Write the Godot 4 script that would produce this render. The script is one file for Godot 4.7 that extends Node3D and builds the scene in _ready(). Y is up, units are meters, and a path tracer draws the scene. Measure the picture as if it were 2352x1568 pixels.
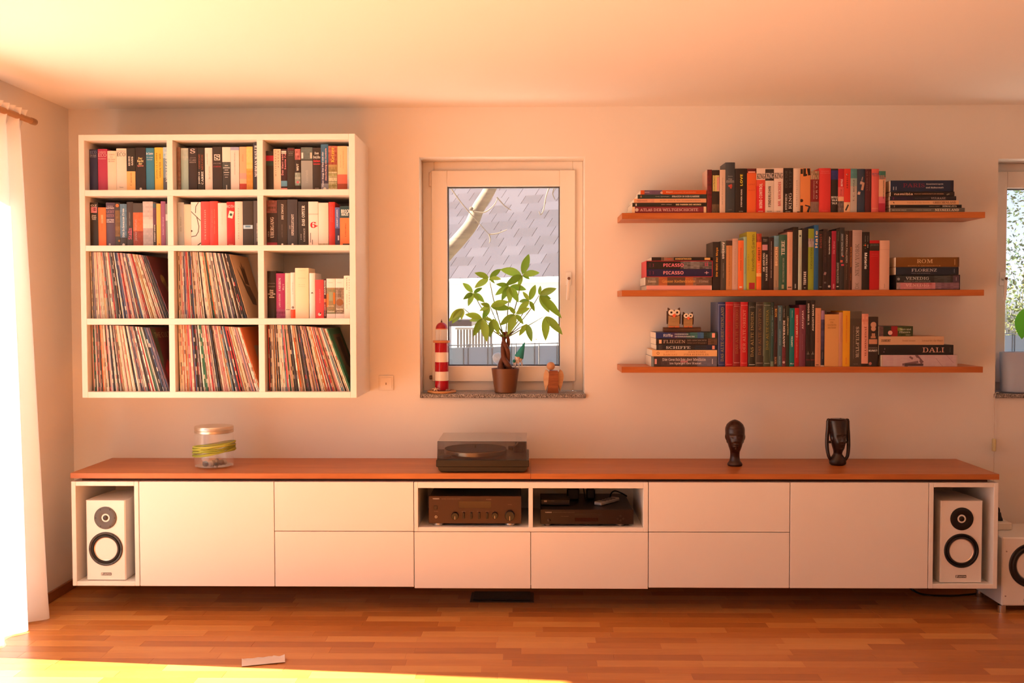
extends Node3D
# A living room wall: floating sideboard, record and book cubbies, three book shelves, two windows.

var mats = {}
var texts = {}
var fonts = {}
var meshes = {}
var woods = {}

# ---------- materials ----------
func col(x: String) -> Color:
	return Color.html(x)

func mat(c: String, rough := 0.6, metal := 0.0, spec := 0.5) -> StandardMaterial3D:
	var key = "%s_%.2f_%.2f_%.2f" % [c, rough, metal, spec]
	if not mats.has(key):
		var m = StandardMaterial3D.new()
		m.albedo_color = col(c)
		m.roughness = rough
		m.metallic = metal
		m.metallic_specular = spec
		mats[key] = m
	return mats[key]

func vertex_mat(rough := 0.5) -> StandardMaterial3D:
	var key = "vertex%.2f" % rough
	if not mats.has(key):
		var m = StandardMaterial3D.new()
		m.vertex_color_use_as_albedo = true
		m.roughness = rough
		mats[key] = m
	return mats[key]

func glass_mat(alpha := 0.04, tint := "#ffffff") -> StandardMaterial3D:
	var key = "glass%.3f%s" % [alpha, tint]
	if not mats.has(key):
		var m = StandardMaterial3D.new()
		m.transparency = BaseMaterial3D.TRANSPARENCY_ALPHA
		m.albedo_color = Color(col(tint), alpha)
		m.roughness = 0.0
		mats[key] = m
	return mats[key]

func grain_image(seed_no: int, light: Color, dark: Color, stretch := 9.0, w := 512, hgt := 256) -> ImageTexture:
	var n = FastNoiseLite.new()
	n.seed = seed_no
	n.noise_type = FastNoiseLite.TYPE_SIMPLEX_SMOOTH
	n.frequency = 0.012
	n.fractal_octaves = 3
	var f = FastNoiseLite.new()
	f.seed = seed_no + 7
	f.frequency = 0.09
	f.fractal_octaves = 2
	var im = Image.create(w, hgt, false, Image.FORMAT_RGB8)
	for y in hgt:
		for x in w:
			var u = float(x) / w * TAU
			var cx = cos(u) * w / TAU / stretch
			var cz = sin(u) * w / TAU / stretch
			var v = float(y) / hgt * TAU
			var a = n.get_noise_3d(cx * 2.0, y * 1.6, cz * 2.0)
			var b = f.get_noise_3d(cx * 1.4, y * 1.5 + 3.0 * sin(v), cz * 1.4)
			var t = clampf(0.5 + 0.55 * a + 0.3 * b, 0.0, 1.0)
			im.set_pixel(x, y, dark.lerp(light, t))
	return ImageTexture.create_from_image(im)

func wood_mat(key: String, seed_no: int, light: String, dark: String, rough := 0.4, scale := 1.0, offset := Vector3.ZERO) -> StandardMaterial3D:
	if not woods.has(key):
		var tk = "%d%s%s" % [seed_no, light, dark]
		if not texts.has(tk):
			texts[tk] = grain_image(seed_no, col(light), col(dark))
		var m = StandardMaterial3D.new()
		m.albedo_texture = texts[tk]
		m.uv1_triplanar = true
		m.uv1_world_triplanar = true
		m.uv1_scale = Vector3(scale, scale * 2.0, scale * 2.0)
		m.uv1_offset = offset
		m.roughness = rough
		woods[key] = m
	return woods[key]

func granite_mat() -> StandardMaterial3D:
	if not woods.has("granite"):
		var n = FastNoiseLite.new()
		n.noise_type = FastNoiseLite.TYPE_CELLULAR
		n.cellular_return_type = FastNoiseLite.RETURN_CELL_VALUE
		n.frequency = 0.22
		var pal = [col("#8c8078"), col("#b8aca4"), col("#5c524c"), col("#d0c4bc"), col("#3c3632"), col("#a0948c"), col("#c8b8ac")]
		var im = Image.create(256, 256, false, Image.FORMAT_RGB8)
		for y in 256:
			for x in 256:
				var t = clampf(n.get_noise_2d(x, y) * 0.5 + 0.5, 0.0, 0.999)
				im.set_pixel(x, y, pal[int(t * pal.size())])
		var m = StandardMaterial3D.new()
		m.albedo_texture = ImageTexture.create_from_image(im)
		m.uv1_triplanar = true
		m.uv1_scale = Vector3(3.2, 3.2, 3.2)
		m.roughness = 0.3
		woods["granite"] = m
	return woods["granite"]

# ---------- shape building ----------
func mb() -> SurfaceTool:
	var st = SurfaceTool.new()
	st.begin(Mesh.PRIMITIVE_TRIANGLES)
	st.set_smooth_group(-1)
	return st

func tri(st: SurfaceTool, a: Vector3, b: Vector3, c: Vector3) -> void:   # counter-clockwise from outside
	st.add_vertex(a)
	st.add_vertex(c)
	st.add_vertex(b)

func quad(st: SurfaceTool, a: Vector3, b: Vector3, c: Vector3, d: Vector3) -> void:
	tri(st, a, b, c)
	tri(st, a, c, d)

func tri_out(st: SurfaceTool, a: Vector3, b: Vector3, c: Vector3, o: Vector3) -> void:
	if (b - a).cross(c - a).dot((a + b + c) / 3.0 - o) >= 0.0:
		tri(st, a, b, c)
	else:
		tri(st, a, c, b)

func quad_out(st: SurfaceTool, a: Vector3, b: Vector3, c: Vector3, d: Vector3, o: Vector3) -> void:
	tri_out(st, a, b, c, o)
	tri_out(st, a, c, d, o)

func box(st: SurfaceTool, lo: Vector3, hi: Vector3, bev := 0.0015) -> void:
	var c = (lo + hi) * 0.5
	var e = (hi - lo) * 0.5
	var b = minf(bev, minf(e.x, minf(e.y, e.z)) * 0.45)
	var face = func(k: int, s: Vector3) -> Vector3:
		var r = Vector3.ZERO
		for i in 3:
			r[i] = c[i] + s[i] * (e[i] if i == k else e[i] - b)
		return r
	for k in 3:
		var u = (k + 1) % 3
		var w = (k + 2) % 3
		for sg in [-1.0, 1.0]:
			var p = []
			for q in [[-1.0, -1.0], [1.0, -1.0], [1.0, 1.0], [-1.0, 1.0]]:
				var s = Vector3.ZERO
				s[k] = sg
				s[u] = q[0]
				s[w] = q[1]
				p.append(face.call(k, s))
			quad_out(st, p[0], p[1], p[2], p[3], c)
		if b > 0.0:
			for su in [-1.0, 1.0]:
				for sw in [-1.0, 1.0]:
					var s0 = Vector3.ZERO
					s0[u] = su
					s0[w] = sw
					var s1 = s0
					s0[k] = -1.0
					s1[k] = 1.0
					quad_out(st, face.call(u, s0), face.call(u, s1), face.call(w, s1), face.call(w, s0), c)
	if b > 0.0:
		for i in 8:
			var s = Vector3(-1.0 if i & 1 else 1.0, -1.0 if i & 2 else 1.0, -1.0 if i & 4 else 1.0)
			tri_out(st, face.call(0, s), face.call(1, s), face.call(2, s), c)

func lathe(st: SurfaceTool, prof: Array, segs := 24, at := Vector3.ZERO, b := Basis()) -> void:   # profile of (radius, height), bottom to top
	var g = 0
	for i in prof.size() - 1:
		if i > 0:
			var u: Vector2 = (prof[i] - prof[i - 1]).normalized()
			var w: Vector2 = (prof[i + 1] - prof[i]).normalized()
			if u.dot(w) < 0.82:
				g += 1
		st.set_smooth_group(g)
		for j in segs:
			var p = []
			for q in [[i, j + 1], [i, j], [i + 1, j], [i + 1, j + 1]]:
				var a = TAU * (q[1] % segs) / segs
				var v: Vector2 = prof[q[0]]
				p.append(at + b * Vector3(v.x * cos(a), v.y, v.x * sin(a)))
			if prof[i].x > 1e-5:
				tri(st, p[0], p[1], p[2])
			if prof[i + 1].x > 1e-5:
				tri(st, p[0], p[2], p[3])
	st.set_smooth_group(-1)

func tube(st: SurfaceTool, pts: Array, r0: float, r1 := -1.0, segs := 8, caps := true) -> void:
	if r1 < 0.0:
		r1 = r0
	var n = pts.size()
	var rings = []
	var nrm = Vector3.ZERO
	for i in n:
		var t: Vector3 = (pts[mini(i + 1, n - 1)] - pts[maxi(i - 1, 0)]).normalized()
		if i == 0:
			nrm = t.cross(Vector3.UP if absf(t.y) < 0.9 else Vector3.RIGHT).normalized()
		nrm = (nrm - t * nrm.dot(t)).normalized()
		var bn = t.cross(nrm)
		var r = lerpf(r0, r1, float(i) / maxf(1.0, n - 1.0))
		var ring = []
		for j in segs:
			var a = TAU * j / segs
			ring.append(pts[i] + (nrm * cos(a) + bn * sin(a)) * r)
		rings.append(ring)
	st.set_smooth_group(0)
	for i in n - 1:
		for j in segs:
			var k = (j + 1) % segs
			quad(st, rings[i][j], rings[i][k], rings[i + 1][k], rings[i + 1][j])
	st.set_smooth_group(-1)
	if caps:
		for j in range(1, segs - 1):
			tri(st, rings[0][0], rings[0][j + 1], rings[0][j])
			tri(st, rings[n - 1][0], rings[n - 1][j], rings[n - 1][j + 1])

func prism(st: SurfaceTool, poly: PackedVector2Array, z0: float, z1: float, x := Transform3D()) -> void:   # outline in x, y; thickness in z
	if not Geometry2D.is_polygon_clockwise(poly):
		pass
	else:
		poly.reverse()
	var idx = Geometry2D.triangulate_polygon(poly)
	for i in range(0, idx.size(), 3):
		var a = poly[idx[i]]
		var b = poly[idx[i + 1]]
		var c = poly[idx[i + 2]]
		if (b - a).cross(c - a) < 0.0:
			var s = b
			b = c
			c = s
		tri(st, x * Vector3(a.x, a.y, z1), x * Vector3(b.x, b.y, z1), x * Vector3(c.x, c.y, z1))
		tri(st, x * Vector3(a.x, a.y, z0), x * Vector3(c.x, c.y, z0), x * Vector3(b.x, b.y, z0))
	for i in poly.size():
		var a = poly[i]
		var b = poly[(i + 1) % poly.size()]
		quad(st, x * Vector3(a.x, a.y, z0), x * Vector3(b.x, b.y, z0), x * Vector3(b.x, b.y, z1), x * Vector3(a.x, a.y, z1))

func disc_poly(r: float, n := 20, c := Vector2.ZERO) -> PackedVector2Array:
	var p = PackedVector2Array()
	for i in n:
		p.append(c + Vector2(cos(TAU * i / n), sin(TAU * i / n)) * r)
	return p

func curve_pts(ctrl: Array, per := 6) -> Array:
	var out = []
	var n = ctrl.size()
	for i in n - 1:
		for k in per:
			var t = float(k) / per
			out.append(ctrl[i].cubic_interpolate(ctrl[i + 1], ctrl[maxi(i - 1, 0)], ctrl[mini(i + 2, n - 1)], t))
	out.append(ctrl[n - 1])
	return out

# ---------- objects ----------
func numbered(called: String, parent: Node = self) -> String:
	if not parent.has_node(called):
		return called
	var i = 1
	while parent.has_node("%s_%03d" % [called, i]):
		i += 1
	return "%s_%03d" % [called, i]

var counts = {}
func top_name(called: String) -> String:
	var n: int = counts.get(called, 0)
	counts[called] = n + 1
	return called if n == 0 else "%s_%03d" % [called, n]

func tag(o: Node, label: String, category: String, group := "") -> Node:
	o.set_meta("label", label)
	o.set_meta("category", category)
	if group:
		o.set_meta("group", group)
	return o

func thing(called: String, label: String, category: String, at := Vector3.ZERO, group := "", basis := Basis()) -> Node3D:
	var o = Node3D.new()
	o.name = top_name(called)
	add_child(o)
	o.transform = Transform3D(basis, at)
	tag(o, label, category, group)
	return o

func mesh_node(called: String, m: Mesh, material: Material, parent: Node = self) -> MeshInstance3D:
	var o = MeshInstance3D.new()
	o.name = top_name(called) if parent == self else numbered(called, parent)
	o.mesh = m
	o.material_override = material
	parent.add_child(o, true)
	return o

func obj(called: String, st: SurfaceTool, material: Material, parent: Node = self) -> MeshInstance3D:
	st.generate_normals()
	return mesh_node(called, st.commit(), material, parent)

func struct(called: String, st: SurfaceTool, material: Material) -> MeshInstance3D:
	var o = obj(called, st, material)
	o.set_meta("kind", "structure")
	return o

func box_obj(called: String, lo: Vector3, hi: Vector3, material: Material, parent: Node = self, bev := 0.0015) -> MeshInstance3D:
	var st = mb()
	box(st, lo, hi, bev)
	return obj(called, st, material, parent)

func lettering(parent: Node, s: String, font_id: String, w: float, hgt: float, xf: Transform3D, c: String, called := "title") -> MeshInstance3D:
	var key = font_id + "|" + s
	if not texts.has(key):
		if not fonts.has(font_id):
			var f = SystemFont.new()
			f.font_names = PackedStringArray(["Droid Serif" if font_id.to_lower() == "r" else "Droid Sans"])
			f.font_weight = 700 if font_id in ["b", "R"] else 400
			fonts[font_id] = f
		var tm = TextMesh.new()
		tm.font = fonts[font_id]
		tm.text = s
		tm.font_size = 24
		tm.pixel_size = 0.001
		tm.depth = 0.0
		tm.curve_step = 3.0
		texts[key] = tm
	var m: TextMesh = texts[key]
	var o = MeshInstance3D.new()
	o.name = numbered(called, parent)
	o.mesh = m
	o.material_override = mat(c, 0.5)
	parent.add_child(o, true)
	var bb = m.get_aabb()
	var sx = w / maxf(bb.size.x, 1e-5)
	var sy = hgt / maxf(bb.size.y, 1e-5)
	if w <= 0.0:
		sx = sy
	var ctr = bb.position + bb.size * 0.5
	o.transform = xf * Transform3D(Basis.from_scale(Vector3(sx, sy, 1.0)), Vector3.ZERO) * Transform3D(Basis(), -Vector3(ctr.x, ctr.y, ctr.z))
	return o

# ---------- books and records ----------
func lin(x: String) -> Color:
	return Color.html(x).srgb_to_linear()

func spine_z(u: float, bulge: float) -> float:   # u from -1 to 1 across the spine
	return -bulge * u * u

func book(called: String, t: float, hgt: float, d: float, bulge: float, base: String, bands: String, writing: String, marks: String, extra: String, rng: RandomNumberGenerator) -> Node3D:
	var o = Node3D.new()
	o.name = top_name(called)
	add_child(o)
	var hard = bulge > 0.002
	var wall = 0.0022 if hard else 0.0006
	var bc = lin(base)
	var side = bc
	if extra.begins_with("side:"):
		side = lin(extra.substr(5))
	# colour bands of the print, bottom to top
	var cuts = [0.0, 1.0]
	var list = []
	if bands:
		for b in bands.split(";"):
			var p = b.split(",")
			var e = [float(p[0]), float(p[1]), lin(p[2]), lin(p[3]) if p.size() > 3 else lin(p[2]), p.size() > 3]
			list.append(e)
			var n = 1
			if e[4]:
				n = maxi(2, int((e[1] - e[0]) * 22.0))
			for k in n + 1:
				cuts.append(lerpf(e[0], e[1], float(k) / n))
	cuts.sort()
	var nx = 8
	var st = mb()
	var outer = [Vector2(-t / 2, -d)]
	for i in nx + 1:
		var u = -1.0 + 2.0 * i / nx
		outer.append(Vector2(u * t / 2, spine_z(u, bulge)))
	outer.append(Vector2(t / 2, -d))
	var inner = [Vector2(-t / 2 + wall, -d)]
	for i in nx + 1:
		var u = -1.0 + 2.0 * i / nx
		inner.append(Vector2(u * (t / 2 - wall), spine_z(u, bulge) - wall))
	inner.append(Vector2(t / 2 - wall, -d))
	for c in cuts.size() - 1:
		var y0: float = cuts[c] * hgt
		var y1: float = cuts[c + 1] * hgt
		if y1 - y0 < 1e-5:
			continue
		var mid: float = (cuts[c] + cuts[c + 1]) * 0.5
		var a = bc
		var b2 = bc
		var mixed = false
		for e in list:
			if mid > e[0] and mid < e[1]:
				a = e[2]
				b2 = e[3]
				mixed = e[4]
				break
		var wave = rng.randf()
		for i in outer.size() - 1:
			var cc = a
			if i == 0 or i == outer.size() - 2:
				cc = side if extra.begins_with("side:") else a
			elif mixed:
				cc = a.lerp(b2, clampf(wave * 0.7 + rng.randf() * 0.6 - 0.15, 0.0, 1.0))
			st.set_color(cc)
			st.set_smooth_group(-1 if i == 0 or i == outer.size() - 2 else 1)
			var p: Vector2 = outer[i]
			var q: Vector2 = outer[i + 1]
			quad(st, Vector3(p.x, y0, p.y), Vector3(q.x, y0, q.y), Vector3(q.x, y1, q.y), Vector3(p.x, y1, p.y))
	st.set_smooth_group(-1)
	for i in outer.size() - 1:
		var p: Vector2 = outer[i]
		var q: Vector2 = outer[i + 1]
		var r: Vector2 = inner[i]
		var s: Vector2 = inner[i + 1]
		st.set_color(bc)
		quad(st, Vector3(p.x, hgt, p.y), Vector3(q.x, hgt, q.y), Vector3(s.x, hgt, s.y), Vector3(r.x, hgt, r.y))
		quad(st, Vector3(q.x, 0, q.y), Vector3(p.x, 0, p.y), Vector3(r.x, 0, r.y), Vector3(s.x, 0, s.y))
		quad(st, Vector3(s.x, 0, s.y), Vector3(r.x, 0, r.y), Vector3(r.x, hgt, r.y), Vector3(s.x, hgt, s.y))
	for sg in [-1.0, 1.0]:
		quad_out(st, Vector3(sg * t / 2, 0, -d), Vector3(sg * (t / 2 - wall), 0, -d), Vector3(sg * (t / 2 - wall), hgt, -d), Vector3(sg * t / 2, hgt, -d), Vector3(0, hgt / 2, 0))
	obj("cover", st, vertex_mat(0.45), o)
	var ins = 0.0028 if hard else 0.0004
	box_obj("page_block", Vector3(-t / 2 + wall + 0.0001, ins, -d + ins + 0.0005), Vector3(t / 2 - wall - 0.0001, hgt - ins, -bulge - wall - 0.0002), mat("#e6d8c4", 0.85), o, 0.0)
	# printed shapes
	var dz = 0.0003
	if marks:
		for m in marks.split(";"):
			var p = m.split(",")
			var x = 0.0
			var s = mb()
			if p[0] == "R":
				x = float(p[1])
				var w = float(p[3]) * t * 0.5
				var hh = minf(float(p[4]) * t * 0.5, hgt * 0.49)
				var y = float(p[2]) * hgt
				y = clampf(y, minf(hh, hgt * 0.5), maxf(hgt - hh, hgt * 0.5))
				var turn = deg_to_rad(float(p[6]))
				var nn = 6
				for k in nn:
					var x0 = lerpf(-w, w, float(k) / nn)
					var x1 = lerpf(-w, w, float(k + 1) / nn)
					var pts = []
					for q in [Vector2(x0, -hh), Vector2(x1, -hh), Vector2(x1, hh), Vector2(x0, hh)]:
						var r: Vector2 = q.rotated(turn)
						var px = clampf(x * t + r.x, -t * 0.496, t * 0.496)
						pts.append(Vector3(px, clampf(y + r.y, 0.001, hgt - 0.001), spine_z(px / t * 2.0, bulge) + dz))
					quad(s, pts[0], pts[1], pts[2], pts[3])
				obj("label", s, mat(p[5], 0.5), o)
			elif p[0] == "D":
				x = float(p[1])
				var rr = float(p[3]) * t
				var y = clampf(float(p[2]) * hgt, rr, hgt - rr)
				var cz = Vector3(x * t, y, spine_z(x * 2.0, bulge) + dz)
				var nn = 18
				for k in nn:
					var pts = [cz]
					for e in [k, k + 1]:
						var px: float = clampf(x * t + cos(TAU * e / nn) * rr, -t * 0.496, t * 0.496)
						pts.append(Vector3(px, y + sin(TAU * e / nn) * rr, spine_z(px / t * 2.0, bulge) + dz))
					tri(s, pts[0], pts[1], pts[2])
				obj("emblem", s, mat(p[4], 0.5), o)
			elif p[0] == "L":
				var a = Vector2(float(p[1]) * t, float(p[2]) * hgt)
				var b = Vector2(float(p[3]) * t, float(p[4]) * hgt)
				var nv = (b - a).normalized().orthogonal() * float(p[5]) * t * 0.5
				var nn = 8
				for k in nn:
					var pts = []
					for q in [a.lerp(b, float(k) / nn) - nv, a.lerp(b, float(k) / nn) + nv, a.lerp(b, (k + 1.1) / nn) + nv, a.lerp(b, (k + 1.1) / nn) - nv]:
						var px: float = clampf(q.x, -t * 0.496, t * 0.496)
						pts.append(Vector3(px, clampf(q.y, 0.001, hgt - 0.001), spine_z(px / t * 2.0, bulge) + dz))
					quad(s, pts[0], pts[1], pts[2], pts[3])
					quad(s, pts[3], pts[2], pts[1], pts[0])
				obj("drawn_line", s, mat(p[6], 0.5), o)
			dz += 0.00004
	# lettering
	if writing:
		for w in writing.split(";"):
			var p = w.split(",")
			var cy = float(p[1]) * hgt
			var off = float(p[4]) * t
			var xf = Transform3D()
			var lw = 0.0
			var lh = float(p[3]) * t
			if p[0] == "h":
				lw = float(p[2]) * t
				xf.origin = Vector3(off, cy, dz + 0.0002)
			elif p[0] == "v":
				lw = float(p[2]) * hgt
				xf = Transform3D(Basis(Vector3.BACK, PI / 2), Vector3(-off, cy, spine_z(off / t * 2.0, bulge) + dz + 0.0002))
			else:
				lw = float(p[2]) * hgt
				xf = Transform3D(Basis(Vector3.BACK, -PI / 2), Vector3(off, cy, spine_z(off / t * 2.0, bulge) + dz + 0.0002))
			lettering(o, ",".join(p.slice(7)), p[6], lw, lh * (0.78 if p[0] != "h" else 1.0), xf, p[5])
	if extra == "ribbon":
		var s = mb()
		var z0 = 0.0006
		quad(s, Vector3(-0.002, 0.004, z0), Vector3(0.002, 0.004, z0), Vector3(-0.004, -0.009, z0 + 0.05), Vector3(-0.008, -0.009, z0 + 0.05))
		quad(s, Vector3(-0.008, -0.009, z0 + 0.05), Vector3(-0.004, -0.009, z0 + 0.05), Vector3(0.002, 0.004, z0), Vector3(-0.002, 0.004, z0))
	return o

func shelve(rows: Array, category_group: String) -> void:
	var rng = RandomNumberGenerator.new()
	rng.seed = 11
	for r in rows:
		var p: PackedStringArray = r.split("|")
		# label, lie, x, y, z, t, h, d, bulge, base, bands, texts, marks, extra
		var o = book("book", float(p[5]), float(p[6]), float(p[7]), float(p[8]), p[9], p[10], p[11], p[12], p[13], rng)
		o.position = Vector3(float(p[2]), float(p[3]), float(p[4]))
		if p[1] == "f":
			o.rotation.z = -PI / 2
		tag(o, p[0], "book", category_group)

var record_colors = {"c": ["cream", "#e8d2b8"], "w": ["white", "#f4e8da"], "p": ["pink", "#d89c94"], "r": ["red", "#c03c3c"], "k": ["black", "#262220"], "g": ["grey", "#948c86"], "b": ["blue", "#44587c"], "n": ["brown", "#80604c"], "t": ["tan", "#c8a078"], "e": ["green", "#2c6c4c"], "o": ["orange", "#d46c34"], "v": ["violet grey", "#76687e"], "d": ["dark grey", "#4c4644"], "l": ["light blue", "#7496a8"], "m": ["maroon", "#5c1c1c"]}
var nths = ["first", "second", "third", "fourth", "fifth", "sixth", "seventh", "eighth", "ninth", "tenth", "eleventh", "twelfth", "thirteenth", "fourteenth", "fifteenth", "sixteenth", "seventeenth", "eighteenth", "nineteenth"]
func nth(n: int) -> String:
	if n <= 19:
		return nths[n - 1]
	var tens = ["twent", "thirt", "fort", "fift", "sixt"]
	var t: String = tens[n / 10 - 2]
	return t + "ieth" if n % 10 == 0 else t + "y-" + nths[n % 10 - 1]

func records(seq: String, xa: float, xb: float, y: float, zf: float, a0: float, a1: float, where: String, seed_no: int) -> Array:
	var rng = RandomNumberGenerator.new()
	rng.seed = seed_no
	var hgt = 0.3125
	var n = seq.length()
	var th = []
	var ts = []
	for i in n:
		ts.append(rng.randf_range(0.7, 1.35))
		th.append(lerpf(a0, a1, pow(float(i) / (n - 1), 1.25)))
	var k = 0.004
	var xs = []
	for pass_no in 14:   # thickness scale so that the row just fills its width
		xs = [xa + hgt * sin(th[0])]
		for i in range(1, n):
			var t: float = ts[i - 1] * k
			var tr = Vector2(xs[i - 1] + t * cos(th[i - 1]) - hgt * sin(th[i - 1]), t * sin(th[i - 1]) + hgt * cos(th[i - 1]))
			xs.append(maxf(tr.x + tr.y * tan(th[i]), xs[i - 1] + t / cos(th[i])) + 0.0002)
		var last: float = xs[n - 1] + ts[n - 1] * k
		k *= 1.0 + 0.9 * (xb - last) / maxf(0.02, last - xa - hgt * (sin(th[0])) - hgt * (th[n - 1] - th[0]))
	var made = []
	for i in n:
		var c: Array = record_colors[seq[i]]
		var base = lin(c[1])
		var t: float = ts[i] * k
		var shift = rng.randf_range(-0.004, 0.002)
		var st = mb()
		var segs = 16
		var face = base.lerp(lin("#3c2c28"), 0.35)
		var tone = rng.randf_range(0.82, 1.12)
		var other = lin(record_colors["kwcgnbr"[rng.randi() % 7]][1])
		for sgm in segs:
			var y0 = hgt * sgm / segs
			var y1 = hgt * (sgm + 1) / segs
			var cc = Color(base.r * tone, base.g * tone, base.b * tone)
			if rng.randf() < 0.26:
				cc = cc.lerp(other, rng.randf_range(0.25, 0.8))
			st.set_color(cc)
			quad(st, Vector3(0, y0, 0), Vector3(t, y0, 0), Vector3(t, y1, 0), Vector3(0, y1, 0))
		st.set_color(base)
		quad(st, Vector3(0, hgt, 0), Vector3(t, hgt, 0), Vector3(t, hgt, -hgt), Vector3(0, hgt, -hgt))
		quad(st, Vector3(0, 0, -hgt), Vector3(t, 0, -hgt), Vector3(t, 0, 0), Vector3(0, 0, 0))
		quad(st, Vector3(t, 0, -hgt), Vector3(0, 0, -hgt), Vector3(0, hgt, -hgt), Vector3(t, hgt, -hgt))
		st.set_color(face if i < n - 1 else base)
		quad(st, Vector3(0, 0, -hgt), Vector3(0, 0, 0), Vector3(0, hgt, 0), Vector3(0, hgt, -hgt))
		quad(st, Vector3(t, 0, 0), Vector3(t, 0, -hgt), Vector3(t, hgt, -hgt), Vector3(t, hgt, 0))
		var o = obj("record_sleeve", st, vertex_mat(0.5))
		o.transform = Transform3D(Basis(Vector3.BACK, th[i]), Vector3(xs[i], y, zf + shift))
		tag(o, "%s record sleeve, %s from the curtain in the %s cubby" % [c[0], nth(i + 1), where], "record", "record sleeves in the %s cubby" % where)
		made.append([o, t])
	return made

func cover_mark(rec: Array, poly: PackedVector2Array, c: String, called := "cover_print", lift := 0.0003) -> void:   # outline on the sleeve's far face: x runs from the back edge (0) to the spine (1)
	var st = mb()
	var idx = Geometry2D.triangulate_polygon(poly)
	for i in range(0, idx.size(), 3):
		var v = []
		for k in 3:
			var q = poly[idx[i + k]]
			v.append(Vector3(rec[1] + lift, q.y * 0.3125, -q.x * 0.3125))
		tri_out(st, v[0], v[1], v[2], Vector3(-1, 0.15, -0.15))
	obj(called, st, mat(c, 0.5), rec[0])

func _ready() -> void:
	# ---------- camera, sky, sun, exposure ----------
	var cam = Camera3D.new()
	cam.name = "camera"
	cam.fov = 37.0996
	cam.near = 0.05
	cam.far = 200.0
	add_child(cam)
	cam.transform = Transform3D(Basis(Vector3(0.999857, -0.001429, -0.016857), Vector3(0.000849, 0.999410, -0.034327), Vector3(0.016896, 0.034308, 0.999268)), Vector3(0, 1.4235, 5.1211))
	cam.current = true
	var we = WorldEnvironment.new()
	we.name = "surroundings"
	var env = Environment.new()
	var sky = Sky.new()
	var sm = ProceduralSkyMaterial.new()
	sm.sky_top_color = col("#6f9cd8")
	sm.sky_horizon_color = col("#dfe8f4")
	sm.sky_curve = 0.16
	sm.ground_bottom_color = col("#a09a90")
	sm.ground_horizon_color = col("#c8c4bc")
	sm.sky_energy_multiplier = 1.15
	sm.ground_energy_multiplier = 0.8
	sky.sky_material = sm
	env.background_mode = Environment.BG_SKY
	env.sky = sky
	env.tonemap_mode = Environment.TONE_MAPPER_LINEAR
	env.tonemap_exposure = 1.22
	env.sdfgi_enabled = true
	env.ssao_enabled = true
	env.ssil_enabled = true
	we.environment = env
	add_child(we)
	var sun = DirectionalLight3D.new()
	sun.name = "sun"
	sun.light_color = col("#fff1e0")
	sun.light_energy = 13.0
	sun.light_angular_distance = 0.6
	sun.shadow_enabled = true
	sun.sky_mode = DirectionalLight3D.SKY_MODE_LIGHT_ONLY
	add_child(sun)
	var sd = Vector3(0.9936, 0.0, 0.1128) * cos(deg_to_rad(38.0)) + Vector3(0, -sin(deg_to_rad(38.0)), 0)
	sun.transform = Transform3D(Basis.looking_at(sd), Vector3(-6, 6, 1))

	room()
	windows()
	sideboard()
	bookcase()
	wall_shelves()
	on_sideboard()
	in_sideboard()
	on_sills()
	left_and_right()
	outdoors()
	books()

const XL := -2.32
const XR := 4.3
const ZF := 6.6
const CH := 2.42

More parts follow.
